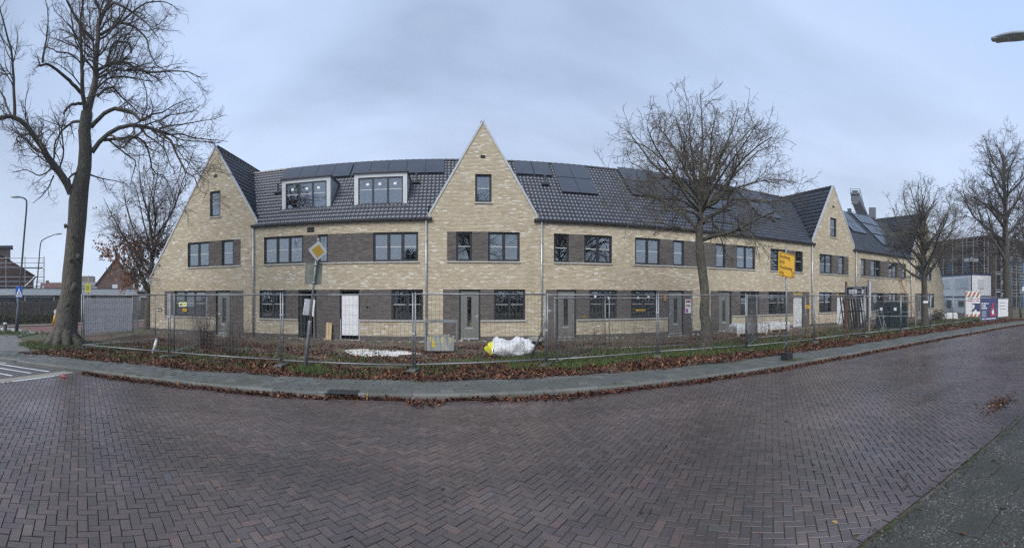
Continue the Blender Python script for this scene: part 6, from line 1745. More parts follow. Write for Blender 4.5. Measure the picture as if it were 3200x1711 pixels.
# brown house behind the autumn tree
p = ray_pt(362, 929, 60); T = gable_house('brick_house', 'brown brick gabled house behind the autumn tree', (p.x, p.y, 0), R(38), 5.2, 11, 4.0, 7.3, M_bb, M_roofr, chimney=(.1, 1.2, .9))
far_window(T, -.1, 2.35, .62, 1.35, shutter=True)
local_box(T, 'air_unit', M_fasc, -1.2, -.55, -.35, -.02, 1.85, 2.35)
local_box(T, 'downpipe', M_fasc, 2.42, 2.52, -.12, -.03, 0, 3.9)
p = ray_pt(452, 929, 46); T = thing('brick_annex', 'brown brick annex with white framed dark door beside the end house', 'building', (p.x, p.y, 0), R(38))
local_box(T, 'wall', M_bb, -2.5, 2.5, 0, 3, 0, 2.5); local_box(T, 'roof', M_gutter, -2.7, 2.7, -.2, 3.2, 2.5, 2.68)
dd = local_box(T, 'door', M_fasc, -.55, .45, -.06, .01, 0, 2.15); local_box(dd, 'pane', M_dglass, -.43, .33, -.075, -.062, .1, 2.03)
p = ray_pt(438, 929, 40); T = thing('garden_fence', 'brown board fence piece between annex and screen cloth', 'fence', (p.x, p.y, 0), R(42))
for i in range(12): local_box(T, 'fence_board', M_fencew, -1.0 + .16*i, -.86 + .16*i, -.02*(i % 2), .02, 0, 1.75)
# pale flat-roofed flats
p = ray_pt(235, 929, 88); T = thing('flat_block', 'pale flat roofed block with stair tower behind the old tree', 'building', (p.x, p.y, 0), R(40))
local_box(T, 'wall', M_cream, -5.2, 5.2, 0, 8, 0, 4.3); local_box(T, 'parapet', plain('grey_parapet', (0.33, 0.35, 0.36), .8), -5.3, 5.3, -.15, 8.1, 4.3, 5.05)
local_box(T, 'stair_tower', plain('brown_cladding', (0.20, 0.165, 0.13), .8), 1.0, 3.6, .5, 4, 5.05, 6.3)
for x in (-3.6, -1.2, 1.6, 4.0): far_window(T, x, 2.3, 1.1, 1.3)
local_box(T, 'downpipe', M_fasc, 2.5, 2.62, -.12, -.02, 0, 4.3)
p = ray_pt(130, 929, 76); T = gable_house('brick_house', 'small distant brick house with brown hipped roof beyond the white building', (p.x, p.y, 0), R(-38), 6.0, 4, 2.6, 4.4, M_bb, M_roofr, chimney=(-.4, 1.0, .55))
# scaffolded house at far left
p = ray_pt(-12, 929, 48); T = gable_house('brick_house', 'dark brick house under repair wrapped in silver scaffolding', (p.x, p.y, 0), R(56), 8.2, 9, 4.4, 6.9, M_bb, M_roofr)
local_box(T, 'chimney_stack', M_fencew, -1.2, 1.5, 1.2, 2.5, 6.2, 7.5); local_box(T, 'stack_cap', M_gutter, -1.4, 1.8, 1.0, 2.7, 7.5, 7.8)
M_silver = plain('silver_tube', (0.45, 0.47, 0.49), .4, .5)
def scaffold(T, x0, x1, y, zs, step, mat, deck=None, top=1.0, braces=True, dp=.8, r_=.025):
    xs_ = np.arange(x0, x1 + .01, step)
    for x in xs_:
        for yy in (y, y-dp):
            m = MB(); m.tube([(x, yy, 0), (x, yy, zs[-1] + top)], r_, 5); m.build('upright', mat, T)
    for z in zs:
        for zz_ in (z, z+.5, z+1.0):
            m = MB(); m.tube([(x0, y-dp, zz_), (x1, y-dp, zz_)], r_*.9, 5); m.build('ledger', mat, T)
        if deck: m = MB(); m.box(x0, x1, y-dp, y, z-.05, z); m.build('deck', deck, T)
    if braces:
        for i in range(0, len(xs_)-1, 3):
            for a, b in zip(zs[:-1], zs[1:]):
                m = MB(); m.tube([(xs_[i], y-dp-.03, a), (xs_[i+1], y-dp-.03, b)], r_*.8, 5); m.build('brace', mat, T)
ST = thing('scaffold_tower', 'silver scaffold with ladder ends around the dark brick house', 'scaffold', (p.x, p.y, 0), R(56))
scaffold(ST, -3.0, 5.2, -.3, [1.2, 3.2, 5.2], 2.05, M_silver, M_steel, top=1.2, r_=.04)
for z in np.arange(.6, 6.6, .3):
    m = MB(); m.tube([(5.2, -.3, z), (5.2, -1.1, z)], .025, 5); m.tube([(4.4, -.2, z), (5.2, -.3, z)], .02, 5); m.build('rung', M_silver, ST)

# ------------------------------------------------------------------ right background: cabins, banners, scaffolded block, crane
M_cab = plain('cabin_white', (0.86, 0.87, 0.86), .5, var=.05, dirt=(0.4, 0.4, 0.37), dirt_amt=.3)
M_blue = plain('cabin_blue_band', (0.04, 0.045, 0.13), .5, var=.06)
# long face runs away to the left, short face looks at the road bend
rzc = math.atan2(7.1, 4.5)
cs = (50.1, 20.1)
# local x along (4.5,7.1), local y must point away from the viewer -> mirror by using the opposite end as origin
ux = Vector((4.5, 7.1)).normalized(); L_ = 8.4
org2 = Vector(cs) + ux*L_
rz2 = math.atan2(-ux.y, -ux.x)         # local x from the far end back to the corner, local y away from the camera
def cab2(name, label, z0, h_, wins):
    T = thing(name, label, 'site cabin', (org2.x, org2.y, z0), rz2, 'stacked white site cabins')
    Wd = 3.0
    local_box(T, 'wall', M_cab, .02, L_-.02, .02, Wd-.02, .02, h_-.22); local_box(T, 'blue_band', M_blue, 0, L_, 0, Wd, h_-.22, h_)
    for x in (0, L_/2, L_): local_box(T, 'post', M_cab, max(0, x-.08), min(L_, x+.08), -.012, .02, .0, h_-.23)
    for (x, z, w_, hh, sh) in wins:
        f = local_box(T, 'window', M_fasc, x, x+w_, -.05, .02, z, z+hh); local_box(f, 'shutter' if sh else 'pane', M_fasc if sh else M_dglass, x+.07, x+w_-.07, -.062, -.051, z+.07, z+hh-.07)
    f = local_box(T, 'window', M_fasc, L_-.02, L_+.05, 1.0, 1.9, .9 if z0 else .7, 2.1 if z0 else 1.7); local_box(f, 'shutter', M_fasc, L_+.051, L_+.06, 1.08, 1.82, .97 if z0 else .8, 2.03 if z0 else 1.6)
    return T
cab2('site_cabin', 'upper white site cabin with shutters and blue top band', 2.2, 2.78, [(.5, .95, 2.9, 1.35, True), (4.75, .95, 2.9, 1.35, True)])
cab2('site_cabin', 'lower white site cabin with stair and dark windows', 0.0, 2.2, [(5.4, .8, 1.4, .85, False), (2.6, .6, 1.3, 1.1, False)])
# steel stair before the cabins
T = thing('steel_stair', 'steel site stair with railing rising along the white cabins', 'stair', (org2.x, org2.y, 0), rz2)
for i in range(10): local_box(T, 'step', M_steel, .6 + .38*i, .95 + .38*i, -1.0, -.2, 2.15 - .215*i, 2.19 - .215*i)
for yy in (-.2, -1.0):
    for h_ in (0, .5, 1.0):
        m = MB(); m.tube([(.5, yy, 2.2+h_), (4.4, yy, .05+h_)], .03, 5); m.build('rail', M_steel, T)
# hazard-striped site entrance boards
def stripes_mat(name, c1, c2, per, slope):
    t = NT(name); v = t.coord('Object'); s = t.n('SeparateXYZ'); t.l(v, s.inputs[0])
    k = t.math('ADD', t.math('MULTIPLY', s.outputs[0], 1/per), t.math('MULTIPLY', s.outputs[2], slope/per)); f = t.math('FRACT', k)
    t.base(t.ramp(f, [(0, c1), (.5, c2)], 'CONSTANT')); t.rough(.5); return t.m
M_haz = stripes_mat('red_white_hazard', (0.45, 0.12, 0.05), (0.62, 0.70, 0.69), .42, -.55)
p = ray_pt(3040, 929, 43.5); yawb = -math.atan2(p.x, p.y)
T = thing('site_entrance_board', 'white site entrance board with red hazard stripes and blue pictogram', 'sign', (p.x, p.y, 0), yawb + .25)
for x in (-.78, .42, .80):
    m = MB(); m.box(x-.04, x+.04, -.04, .04, 0, 2.7); m.build('post', M_steel, T)
local_box(T, 'white_panel', M_white, -.74, .78, -.06, -.042, .1, 2.62)
local_box(T, 'hazard_band', M_haz, -.72, .76, -.07, -.062, 2.0, 2.55); local_box(T, 'hazard_band', M_haz, -.72, .76, -.07, -.062, .1, .35)
dashes(T, -.66, .66, -.072, 1.62, .12, plain('red_print', (0.5, 0.05, 0.03), .5), 7); dashes(T, -.5, .66, -.072, 1.84, .07, plain('dark_print', (0.05, 0.05, 0.06), .5), 8)
local_box(T, 'blue_pictogram', M_blue, -.2, .76, -.066, -.061, .62, 1.42)
m = MB(); m.add([(-.2, -.0675, .62), (.1, -.0675, .95), (.2, -.0675, 1.2), (-.2, -.0675, 1.42)], [(0, 1, 2, 3)]); m.add([(.1, -.0675, .62), (.4, -.0675, .62), (.3, -.0675, .85)], [(0, 1, 2)]); m.build('pictogram_shape', M_wtext, T, kind='stuff')
# blue safety banner and white banner on the last fence panels
def banner(name, label, pa, pb, z0, z1, mat):
    pa, pb = Vector(pa), Vector(pb); d_ = pb-pa
    T = thing(name, label, 'banner', (pa.x, pa.y, 0), math.atan2(d_.y, d_.x)); W_ = d_.length
    m = MB(); n = 14; V = [(W_*i/n, -.03 + .012*math.sin(i*1.7+j), z0 + (z1-z0)*j/6) for j in range(7) for i in range(n+1)]
    m.add(V, [(j*(n+1)+i, j*(n+1)+i+1, (j+1)*(n+1)+i+1, (j+1)*(n+1)+i) for j in range(6) for i in range(n)]); m.build('sheet', mat, T, smooth=True)
    m = MB(); m.tube([(0, 0, 0), (0, 0, z1+.12)], .035, 6); m.tube([(W_, 0, 0), (W_, 0, z1+.12)], .035, 6); m.tube([(0, 0, z1+.06), (W_, 0, z1+.06)], .03, 6); m.tube([(0, 0, z0-.05), (W_, 0, z0-.05)], .03, 6); m.build('frame', M_steel, T)
    return T, W_
T, W_ = banner('safety_banner', 'blue site safety banner with red warning triangle at the end of the fence', (33.2, 12.6), (35.6, 12.0), .1, 1.95, M_blue)
for k, e_ in enumerate((1.15, .75, 1.0)): dashes(T, .12, e_, -.052, 1.45 - .19*k, .13, M_wtext, 10+k)
dashes(T, .15, 2.2, -.052, .2, .09, M_wtext, 20)
for k in range(4): local_box(T, 'print_line', M_wtext, .15, .8, -.053, -.05, .85 - .14*k, .88 - .14*k)
m = MB(); o1 = [(1.35, .45), (2.2, .45), (1.78, 1.65)]; i1 = [(1.48, .53), (2.07, .53), (1.78, 1.38)]
m.add([(x, -.053, z) for x, z in o1 + i1], [(0, 1, 4, 3), (1, 2, 5, 4), (2, 0, 3, 5)]); m.build('red_triangle', plain('warning_red', (0.6, 0.03, 0.025), .5), T)
m = MB(); m.tube([(1.78, -.055, 1.05), (1.8, -.055, .85), (1.7, -.055, .58)], .05, 6); m.tube([(1.8, -.055, .85), (1.9, -.055, .58)], .05, 6); m.tube([(1.62, -.055, .75), (1.8, -.055, .92), (1.92, -.055, .8)], .03, 6); m.build('figure', M_wtext, T)
T, W_ = banner('white_banner', 'white printed banner between the blue banner and the tall tree', (38.6, 12.9), (40.6, 12.55), .2, 1.85, M_film)
for k in range(3): local_box(T, 'print_line', plain('grey_print2', (0.35, 0.35, 0.36), .6), .3, 1.5, -.056, -.05, 1.5 - .3*k, 1.56 - .3*k)
T = thing('lamp_sign', 'blank white plate fixed to the dark green lamp post', 'sign', (41.6, 11.5, 2.85), -1.2); local_box(T, 'plate', M_white, .12, .62, -.05, -.03, -.22, .22); local_box(T, 'strap', M_steel, -.1, .2, -.03, .03, -.02, .02)
# floodlight mast
p = ray_pt(3038, 929, 47.5); T = thing('floodlight_mast', 'thin black mast with twin white floodlights before the cabins', 'floodlight', (p.x, p.y, 0), yawb)
m = MB(); m.tube([(0, 0, 0), (-.1, 0, 5.9)], .05, 8); m.build('mast', M_black, T)
m = MB(); m.tube([(-.65, 0, 5.95), (.45, 0, 5.95)], .03, 6); m.build('cross_arm', M_steel, T)
for x in (-.6, .4): m = MB(); m.box(x-.27, x+.27, -.12, .05, 5.85, 6.2, None, bev=.03); m.build('floodlight', M_white, T)
local_box(T, 'junction_box', M_fasc, -.2, .05, -.1, .08, 5.9, 6.35)

# scaffolded block of flats
cA = Vector((68.5, 24.0)); dl = Vector((.35, 1)).normalized(); dr = Vector((.96, -.28)).normalized()
M_dbrick = far_brick('dark_brown_brick', (0.06, 0.038, 0.032), (0.085, 0.055, 0.045), (0.07, 0.06, 0.055))
M_bluewin = plain('blue_film_window', (0.035, 0.10, 0.20), .3, var=.3, scale=.8)
M_tube = plain('scaffold_tube', (0.30, 0.29, 0.27), .5, .4, var=.25)
M_rdeck = plain('scaffold_board', (0.24, 0.16, 0.09), .85, var=.3)
T = thing('apartment_block', 'dark brick apartment block under construction with blue filmed windows', 'building', (cA.x, cA.y, 0))
HB_ = 12.3
M_dslab = plain('raw_dark_slab', (0.085, 0.075, 0.068), .9, var=.25)
def face(T, d_, L_, nb, tag_):
    M = Matrix.Rotation(math.atan2(d_.y, d_.x), 4, 'Z')
    sg = 1
    for fl in range(4):
        z = .3 + 3.0*fl
        m = MB(); m.box(0, L_, -.25, .25, z-.32, z, M); m.build('floor_slab', M_dslab, T)
        for b in range(nb):
            x = L_*(b + .5)/nb; wv = L_/nb*.5
            m = MB(); m.box(x - L_/nb*.5, x - wv/2, -.2, .2, z, z+2.68, M); m.box(x + wv/2, x + L_/nb*.5, -.2, .2, z, z+2.68, M); m.build('brick_pier', M_dbrick, T, kind='stuff')
            m = MB(); m.box(x - wv/2, x + wv/2, -.06, .02, z+.05, z+2.6, M); m.build('window', M_bluewin if (b*7 + fl*3) % 3 and fl < 3 else M_dark, T)
    m = MB(); m.box(-.4, L_+.2, -.55, .6, HB_-.3, HB_, M); m.build('roof_edge', M_dbrick, T)
face(T, dl, 30, 8, 'l'); face(T, dr, 34, 9, 'r')
m = MB(); q = [Vector((0, 0)), dr*34, dr*34 + dl*30, dl*30]; m.add([(v.x, v.y, HB_-.1) for v in q], [(0, 1, 2, 3)]); m.build('roof', M_conc, T)
zs = [2.2, 4.2, 6.3, 8.3, 10.4]
for (d_, L_, lab, nm_) in ((dl, 29, 'rusty steel scaffold on the side of the apartment block behind the cabins', 'l'), (dr, 33, 'rusty steel scaffold on the street face of the apartment block', 'r')):
    S = thing('scaffold', lab, 'scaffold', (cA.x, cA.y, 0), math.atan2(d_.y, d_.x), 'scaffolds on the apartment block')
    if nm_ == 'r': scaffold(S, 0, L_, -.9, zs, 2.35, M_tube, M_rdeck, 1.6, True, 1.0, .055)
    else: scaffold(S, 0, L_, 1.9, zs, 2.35, M_tube, M_rdeck, 1.6, True, 1.0, .055)
# tower crane
cp = ray_pt(2695, 929, 118); CZ = 23.0
T = thing('tower_crane', 'grey tower crane head on an orange lattice mast behind the terrace', 'crane', (cp.x, cp.y, 0), -.93)
M_or = plain('crane_orange', (0.45, 0.17, 0.05), .6, var=.15); M_cg = plain('crane_grey', (0.06, 0.07, 0.09), .6, var=.12); M_cl = plain('crane_light_grey', (0.12, 0.135, 0.16), .6, var=.1)
m = MB(); w_ = 1.0
for sx_ in (-w_, w_):
    for sy in (-w_, w_): m.box(sx_-.12, sx_+.12, sy-.12, sy+.12, 0, CZ)
for k in range(int(CZ/2)):
    z = 2*k
    for (a, b) in (((-w_, -w_), (w_, -w_)), ((w_, -w_), (w_, w_)), ((w_, w_), (-w_, w_)), ((-w_, w_), (-w_, -w_))):
        m.tube([(*a, z), (*b, z+2)], .07, 4); m.tube([(*b, z), (*a, z+2)], .07, 4); m.tube([(*a, z), (*b, z)], .07, 4)
m.build('lattice_mast', M_or, T, kind='stuff')
local_box(T, 'slewing_platform', M_cg, -1.6, 2.0, -1.6, 1.6, CZ, CZ+.9)
local_box(T, 'operator_cab', M_cg, 1.7, 3.4, -2.6, -.6, CZ+.1, CZ+2.7)
m = MB(); m.box(3.4, 3.55, -2.6, -.6, CZ+.1, CZ+2.7); m.build('cab_side', M_cl, T)
m = MB(); V = [(-1.3, 0, CZ+.6), (1.7, 0, CZ+.6), (1.7, 2.5, CZ+1.4), (-1.3, 2.5, CZ+1.4), (-3.0, -4.2, CZ+4.2), (-.9, -4.2, CZ+4.2), (-.9, -3.4, CZ+6.4), (-3.0, -3.4, CZ+6.4)]
m.add(V, [(0, 1, 5, 4), (1, 2, 6, 5), (2, 3, 7, 6), (3, 0, 4, 7), (4, 5, 6, 7), (0, 3, 2, 1)]); m.build('counter_jib', M_cg, T)
m = MB(); m.box(-2.85, -1.05, -4.9, -4.2, CZ+3.1, CZ+5.2); m.build('ballast_block', M_cg, T)
m = MB(); m.box(-3.1, -.8, -5.0, -3.4, CZ+5.6, CZ+6.0); m.build('jib_platform', M_cg, T)
m = MB(); m.box(-2.7, -1.2, -4.6, -3.8, CZ+6.0, CZ+6.7); m.build('winch_housing', M_cg, T)
m = MB(); m.box(-4.0, -1.2, -1.8, -.4, CZ+.5, CZ+.75); m.build('side_platform', M_cg, T)
m = MB(); m.box(-4.0, -2.9, -1.7, -1.5, CZ+.75, CZ+2.6); m.build('switch_cabinet', M_cl, T)
m = MB()
for (a, b) in (((-3.2, -5.0), (-.7, -5.0)), ((-.7, -5.0), (-.7, -3.4)), ((-3.2, -5.0), (-3.2, -3.4))):
    for z in (6.5, 7.0): m.tube([(*a, CZ+z), (*b, CZ+z)], .05, 4)
    for q_ in (a, b): m.tube([(*q_, CZ+6), (*q_, CZ+7)], .05, 4)
for t in np.linspace(0, 1, 7):
    x, y, z = -.7 + 1.7*(1-t), -3.6*t + 1*(1-t), CZ + .9 + 5.4*t; m.tube([(x, y, z), (x, y, z+1.0)], .04, 4)
m.tube([(1.0, 1, CZ+1.9), (-.7, -3.6, CZ+7.3)], .045, 4); m.tube([(1.0, 1, CZ+1.4), (-.7, -3.6, CZ+6.8)], .04, 4)
for (a, b) in (((-3.4, -1.8), (-1.2, -1.8)), ((-3.4, -1.8), (-3.4, -.4))): m.tube([(*a, CZ+1.7), (*b, CZ+1.7)], .045, 4); m.tube([(*a, CZ+.7), (*a, CZ+1.7)], .045, 4)
m.build('railing', M_cl, T, kind='stuff')
# low far skyline: bushes right of the road bend
for i, (x, y, s, sd_, lb) in enumerate(((47.5, 11.0, 1.0, 1, 'brown garden bush beyond the green lamp post'), (52.5, 8.6, 1.2, 2, 'low green brown bush by the bend of the road'), (33.0, 16.2, .9, 3, 'leafy evergreen shrub before the site cabins'))):
    leafy('bush', lb, 'bush', [(x, y, .5*s, .8*s, .8*s, .7*s), (x+.5*s, y+.3, .4*s, .6*s, .6*s, .5*s)], 500, .12, [(0, (0.03, 0.035, 0.015)), (.5, (0.06, 0.06, 0.025)), (1, (0.12, 0.07, 0.035))], 20+i, base=(x, y, 0))
# ------------------------------------------------------------------ leaves, grass, dead stalks
gl = np.random.default_rng(77)
def fbm(x, y, s=0):
    return (np.sin(x*1.7 + s) * np.sin(y*1.9 + 1.3*s) + .6*np.sin(x*4.1 + y*2.3 + s*2) * np.sin(y*3.7 - x*1.1) + .4*np.sin(x*9.3 - y*7.1 + s))/2*.5 + .5
SZ = np.vectorize(site_z)
LB = np.array([(-.5, 0, 0), (-.1, -.34, .10), (.5, 0, .02), (-.1, .34, .10), (.05, 0, -.02)])
LF = [(0, 1, 4), (1, 2, 4), (2, 3, 4), (3, 0, 4)]
def leaf_mesh(name, X, Y, Z, size, mat, tilt=.5, bias=0.0):
    n = len(X); a = gl.uniform(0, 2*PI, n); S = size*gl.uniform(.55, 1.35, n); c, s = np.cos(a)[:, None], np.sin(a)[:, None]
    curl = gl.uniform(-.5, 2.4, (n, 1))
    bx, by, bz = LB[:, 0][None]*S[:, None], LB[:, 1][None]*S[:, None]*gl.uniform(.6, 1.1, (n, 1)), LB[:, 2][None]*S[:, None]*curl
    t1, t2 = gl.normal(0, tilt, (2, n, 1)); bz = bz + bx*t1 + by*t2
    bz = bz - bz.min(1, keepdims=True)*.8
    V = np.stack([X[:, None] + bx*c - by*s, Y[:, None] + bx*s + by*c, Z[:, None] + bz], -1).reshape(-1, 3)
    F = (np.array(LF)[None] + (np.arange(n)*5)[:, None, None]).reshape(-1, 3)
    return np_mesh(name, V, F, mat, np.repeat(np.clip(gl.random(n)**1.15 + bias, 0, 1), 4))
def stuff(name, me, label, cat):
    o = obj(name, me); return tag(o, label, cat, None, 'stuff')
def field(n, x0, x1, ylo, yhi, dens):
    X = gl.uniform(x0, x1, n); a, b = ylo(X), yhi(X); Y = a + (b-a)*gl.random(n); k = gl.random(n) < dens(X, Y); return X[k], Y[k]
fyv = lambda x: np.interp(x, [-16] + [f[0] for f in FP] + [60], [10.9] + [f[1] for f in FP] + [12.5])
# verge litter between footway and fence
X, Y = field(80000, -13.0, 40, lambda x: kerb_y(x) + 1.45 + .12*np.sin(x*2.1), lambda x: fyv(x) + .5, lambda x, y: np.clip(fbm(x, y, 1)*1.7 - .1, .2, 1)*np.where(x < 20, 1, .7)*np.clip((y - kerb_y(x) - 1.38 - .1*np.sin(x*3))/.2, 0, 1))
stuff('verge_leaves', leaf_mesh('verge_leaves', X, Y, SZ(X, Y) - .01 + gl.random(len(X))*.03, .082, M_leaf), 'brown fallen leaves lying between the footway and the fence', 'leaves')
# leaves across the plot
X, Y = field(70000, -13, 33, lambda x: fyv(x) + .3, lambda x: 0*x + 18.2, lambda x, y: np.clip((fbm(x*.7, y*1.3, 4) - .34)*4, 0, 1)*np.where(x < 4.5, 1, .55)*np.clip((18.4-y)/2.2, 0, 1)*np.clip(((x+2.75)/1.3)**2 + ((y-15.6)/.95)**2 - .8, .03, 1))
stuff('plot_leaves', leaf_mesh('plot_leaves', X, Y, SZ(X, Y) - .008 + gl.random(len(X))*.02, .09, M_leaf), 'brown fallen leaves scattered over the building plot', 'leaves')
# gutter litter
def gutter_d(x): return .06 + .16*np.clip(fbm(x*.8, x*.3, 2)*1.5 - .2, 0, 1) + .35*np.exp(-((x+.55)/.35)**2) + .12*np.exp(-((x-2.3)/1.5)**2)
X = gl.uniform(-9.0, 44, 17000); w_ = gutter_d(X)*np.where(np.abs(X + 2.0) < .5, .02, 1)*np.where(np.abs(X + 1.25) < .35, .1, 1)*np.where(np.abs(X - .25) < .35, .25, 1); Y = kerb_y(X) - .02 - np.abs(gl.normal(0, .55, len(X)))*w_
stuff('gutter_leaves', leaf_mesh('gutter_leaves', X, Y, ROAD_Z + .004 + gl.random(len(X))*.035*np.clip(1 - (kerb_y(X)-Y)/.4, 0, 1), .072, M_leaf), 'brown wet leaves drifted along the kerb', 'leaves')
X = np.concatenate([gl.uniform(-8, 24, 90), gl.normal(8.35, .4, 260), gl.uniform(3.5, 12, 50), gl.uniform(-12, 20, 90)]); Y = np.concatenate([gl.uniform(2.6, 8.6, 90), gl.normal(2.75, .11, 260), gl.uniform(.2, 2, 50), gl.uniform(9.4, 10.4, 90)])
Zb = np.where(Y > kerb_y(X), .004, ROAD_Z + .004)
stuff('stray_leaves', leaf_mesh('stray_leaves', X, Y, Zb, .06, M_leaf, .18, .02), 'stray leaves on road and footway', 'leaves')

# grass
def blades(name, X, Y, Z, h, mat, wd=.011, lean=.35):
    n = len(X); a = gl.uniform(0, 2*PI, n); H = h*gl.uniform(.45, 1.3, n); w = wd*gl.uniform(.6, 1.3, n); lx, ly = gl.normal(0, lean, (2, n))*H
    c, s = np.cos(a)*w/2, np.sin(a)*w/2
    V = np.empty((n, 5, 3))
    V[:, 0] = np.stack([X-c, Y-s, Z], 1); V[:, 1] = np.stack([X+c, Y+s, Z], 1)
    V[:, 2] = np.stack([X+c*.8+lx*.35, Y+s*.8+ly*.35, Z+H*.6], 1); V[:, 3] = np.stack([X-c*.8+lx*.35, Y-s*.8+ly*.35, Z+H*.6], 1); V[:, 4] = np.stack([X+lx, Y+ly, Z+H], 1)
    F = (np.array([(0, 1, 2), (0, 2, 3), (3, 2, 4)])[None] + (np.arange(n)*5)[:, None, None]).reshape(-1, 3)
    return np_mesh(name, V.reshape(-1, 3), F, mat, np.repeat(gl.random(n), 3))
def clumps(X, Y, k, sd):
    n = len(X); return np.repeat(X, k) + gl.normal(0, sd, n*k), np.repeat(Y, k) + gl.normal(0, sd, n*k)
X, Y = field(2600, 1.6, 12.8, lambda x: fyv(x) - .5, lambda x: fyv(x) + 2.6, lambda x, y: np.clip(fbm(x, y, 7)*1.8 - .25, .05, 1)*np.clip(1.2-(y-fyv(x))/2.6, .1, 1))
X, Y = clumps(X, Y, 20, .07)
stuff('tall_grass', blades('tall_grass', X, Y, SZ(X, Y) - .02, .17, M_grass, .012), 'tufted green grass along the fence before the poster house', 'grass')
X, Y = field(1700, -15.3, 1.6, lambda x: np.maximum(fyv(x) - 1.0, kerb_y(x) + 1.6), lambda x: fyv(x) + 2.5, lambda x, y: np.clip((fbm(x, y, 3) - .33)*3, 0, 1)*np.where(x < -9.5, 1, .75))
X, Y = clumps(X, Y, 20, .07)
stuff('thin_grass', blades('thin_grass', X, Y, SZ(X, Y) - .02, .12, M_grass, .011), 'patchy green grass and weeds along the fence near the corner', 'grass')
X, Y = field(2200, 12.5, 38, lambda x: fyv(x) - .3, lambda x: fyv(x) + 3.4, lambda x, y: np.clip((fbm(x*.8, y, 9) - .3)*2.5, 0, 1)*np.where(x > 23, 1.0, .5))
X, Y = clumps(X, Y, 20, .09)
stuff('far_grass', blades('far_grass', X, Y, SZ(X, Y) - .02, .14, M_grass, .016), 'green grass on the plot before the end houses', 'grass')
# tufts round the old tree, the lamp foot and on the footway edges
a = gl.uniform(0, 2*PI, 420); r_ = gl.uniform(.6, 2.2, 420); X = np.concatenate([tb.x + r_*np.cos(a), gl.normal(-20.9, .9, 260), gl.uniform(-9, 20, 120), gl.uniform(-9, 20, 60), gl.normal(-3.6, .22, 60), gl.normal(9.9, .2, 30)])
Y = np.concatenate([tb.y + r_*np.sin(a)*.8, gl.normal(13.4, .8, 260), kerb_y(X[680:800]) + .14 + gl.normal(0, .02, 120), kerb_y(X[800:860]) + gl.uniform(.3, 1.5, 60), gl.normal(11.1, .18, 60), gl.normal(9.95, .08, 30)])
hh = np.concatenate([np.full(680, .11), np.full(120, .035), np.full(60, .03), np.full(60, .2), np.full(30, .05)])
X, Y = clumps(X, Y, 18, .05); hh = np.repeat(hh, 18)
stuff('edge_tufts', blades('edge_tufts', X, Y, np.full(len(X), -.015), hh, M_grass, .010), 'small grass tufts round tree, lamp foot and paving edges', 'grass')

# low broad-leaved weeds and brambles
def weeds(name, label, n, x0, x1, y0, y1, seed, dens, h=.16, size=.075):
    g = np.random.default_rng(seed); X = g.uniform(x0, x1, n); Y = fyv(X) + g.uniform(y0, y1, n); k = g.random(n) < dens(X, Y); X, Y = X[k], Y[k]
    q = np.repeat(np.stack([X, Y, SZ(X, Y)], 1), 26, 0); q[:, :2] += g.normal(0, .13, (len(q), 2)); q[:, 2] += np.abs(g.normal(0, h*.6, len(q)))
    mt = scalar_mat(name + '_leaf', [(0, (0.03, 0.045, 0.014)), (.5, (0.055, 0.085, 0.025)), (.8, (0.085, 0.10, 0.04)), (1, (0.13, 0.09, 0.045))], .65, fine=5, bump=0.0)
    return stuff(name, leaf_cloud(name, q, size, mt, g), label, 'weeds')
weeds('corner_weeds', 'low green weeds on the plot near the corner fence', 170, -13, 2, -.4, 4.2, 5, lambda x, y: np.clip((fbm(x*.9, y*.9, 6) - .42)*4, 0, 1))
weeds('fence_weeds', 'scrubby green weeds along the fence before the poster house', 240, 2.2, 17, -.3, 2.6, 6, lambda x, y: np.clip((fbm(x*.9, y*.9, 8) - .36)*4, .05, 1), .22)
weeds('far_weeds', 'low weeds on the plot before the end houses', 220, 17, 34, -.2, 3.4, 9, lambda x, y: np.clip((fbm(x*.9, y*.9, 3) - .4)*4, 0, 1), .18, .1)
# dirt, moss and leaf crumbs along the edge of the near paving
X = gl.uniform(2.5, 20, 2600); Y = verge_y(X) - .02 + gl.normal(0, .06, len(X))*np.where(gl.random(len(X)) < .2, 2.5, 1)
stuff('edge_crumbs', leaf_mesh('edge_crumbs', X, Y, np.full(len(X), ROAD_Z + .004), .022, scalar_mat('edge_dirt', [(0, (0.02, 0.018, 0.013)), (.6, (0.035, 0.034, 0.018)), (1, (0.07, 0.045, 0.028))], .9, bump=0.0), .4), 'dirt and moss crumbs along the edge of the near paving', 'dirt')
# dead weed stalks
def stalks(name, X, Y, h, label, seed):
    g = np.random.default_rng(seed); n = len(X); P = np.empty((n, 6, 3)); H = h*g.uniform(.45, 1.25, n); d = g.normal(0, .13, (n, 2))
    for k in range(6):
        t = k/5; P[:, k] = np.stack([X + d[:, 0]*H*t + g.normal(0, .012, n), Y + d[:, 1]*H*t + g.normal(0, .012, n), SZ(X, Y) - .02 + H*t], 1)
    Rd = np.repeat(np.linspace(.007, .003, 6)[None], n, 0)
    C, CR = grow(P, Rd, g, cnt=9, tlo=.35, thi=1, lf=.35, lmin=.06, lmax=.28, ang=38, npts=3, wob=.15, trop=.08, rmin=.0028)
    D, DR = grow(C, CR, g, cnt=12, tlo=.3, thi=1, lf=.5, lmin=.03, lmax=.1, ang=45, npts=2, wob=.1, trop=0, rmin=.0035)
    V1, F1 = tubes(P, Rd, 4); V2, F2 = tubes(C, CR, 3); V3, F3 = tubes(D, DR, 3); F = np.concatenate([F1, F2 + len(V1), F3 + len(V1) + len(V2)])
    return stuff(name, np_mesh(name, np.concatenate([V1, V2, V3]), F, M_stalk, g.random(len(F))*.4 + .6*np.abs(np.sin(np.arange(len(F))*.01))), label, 'weeds')
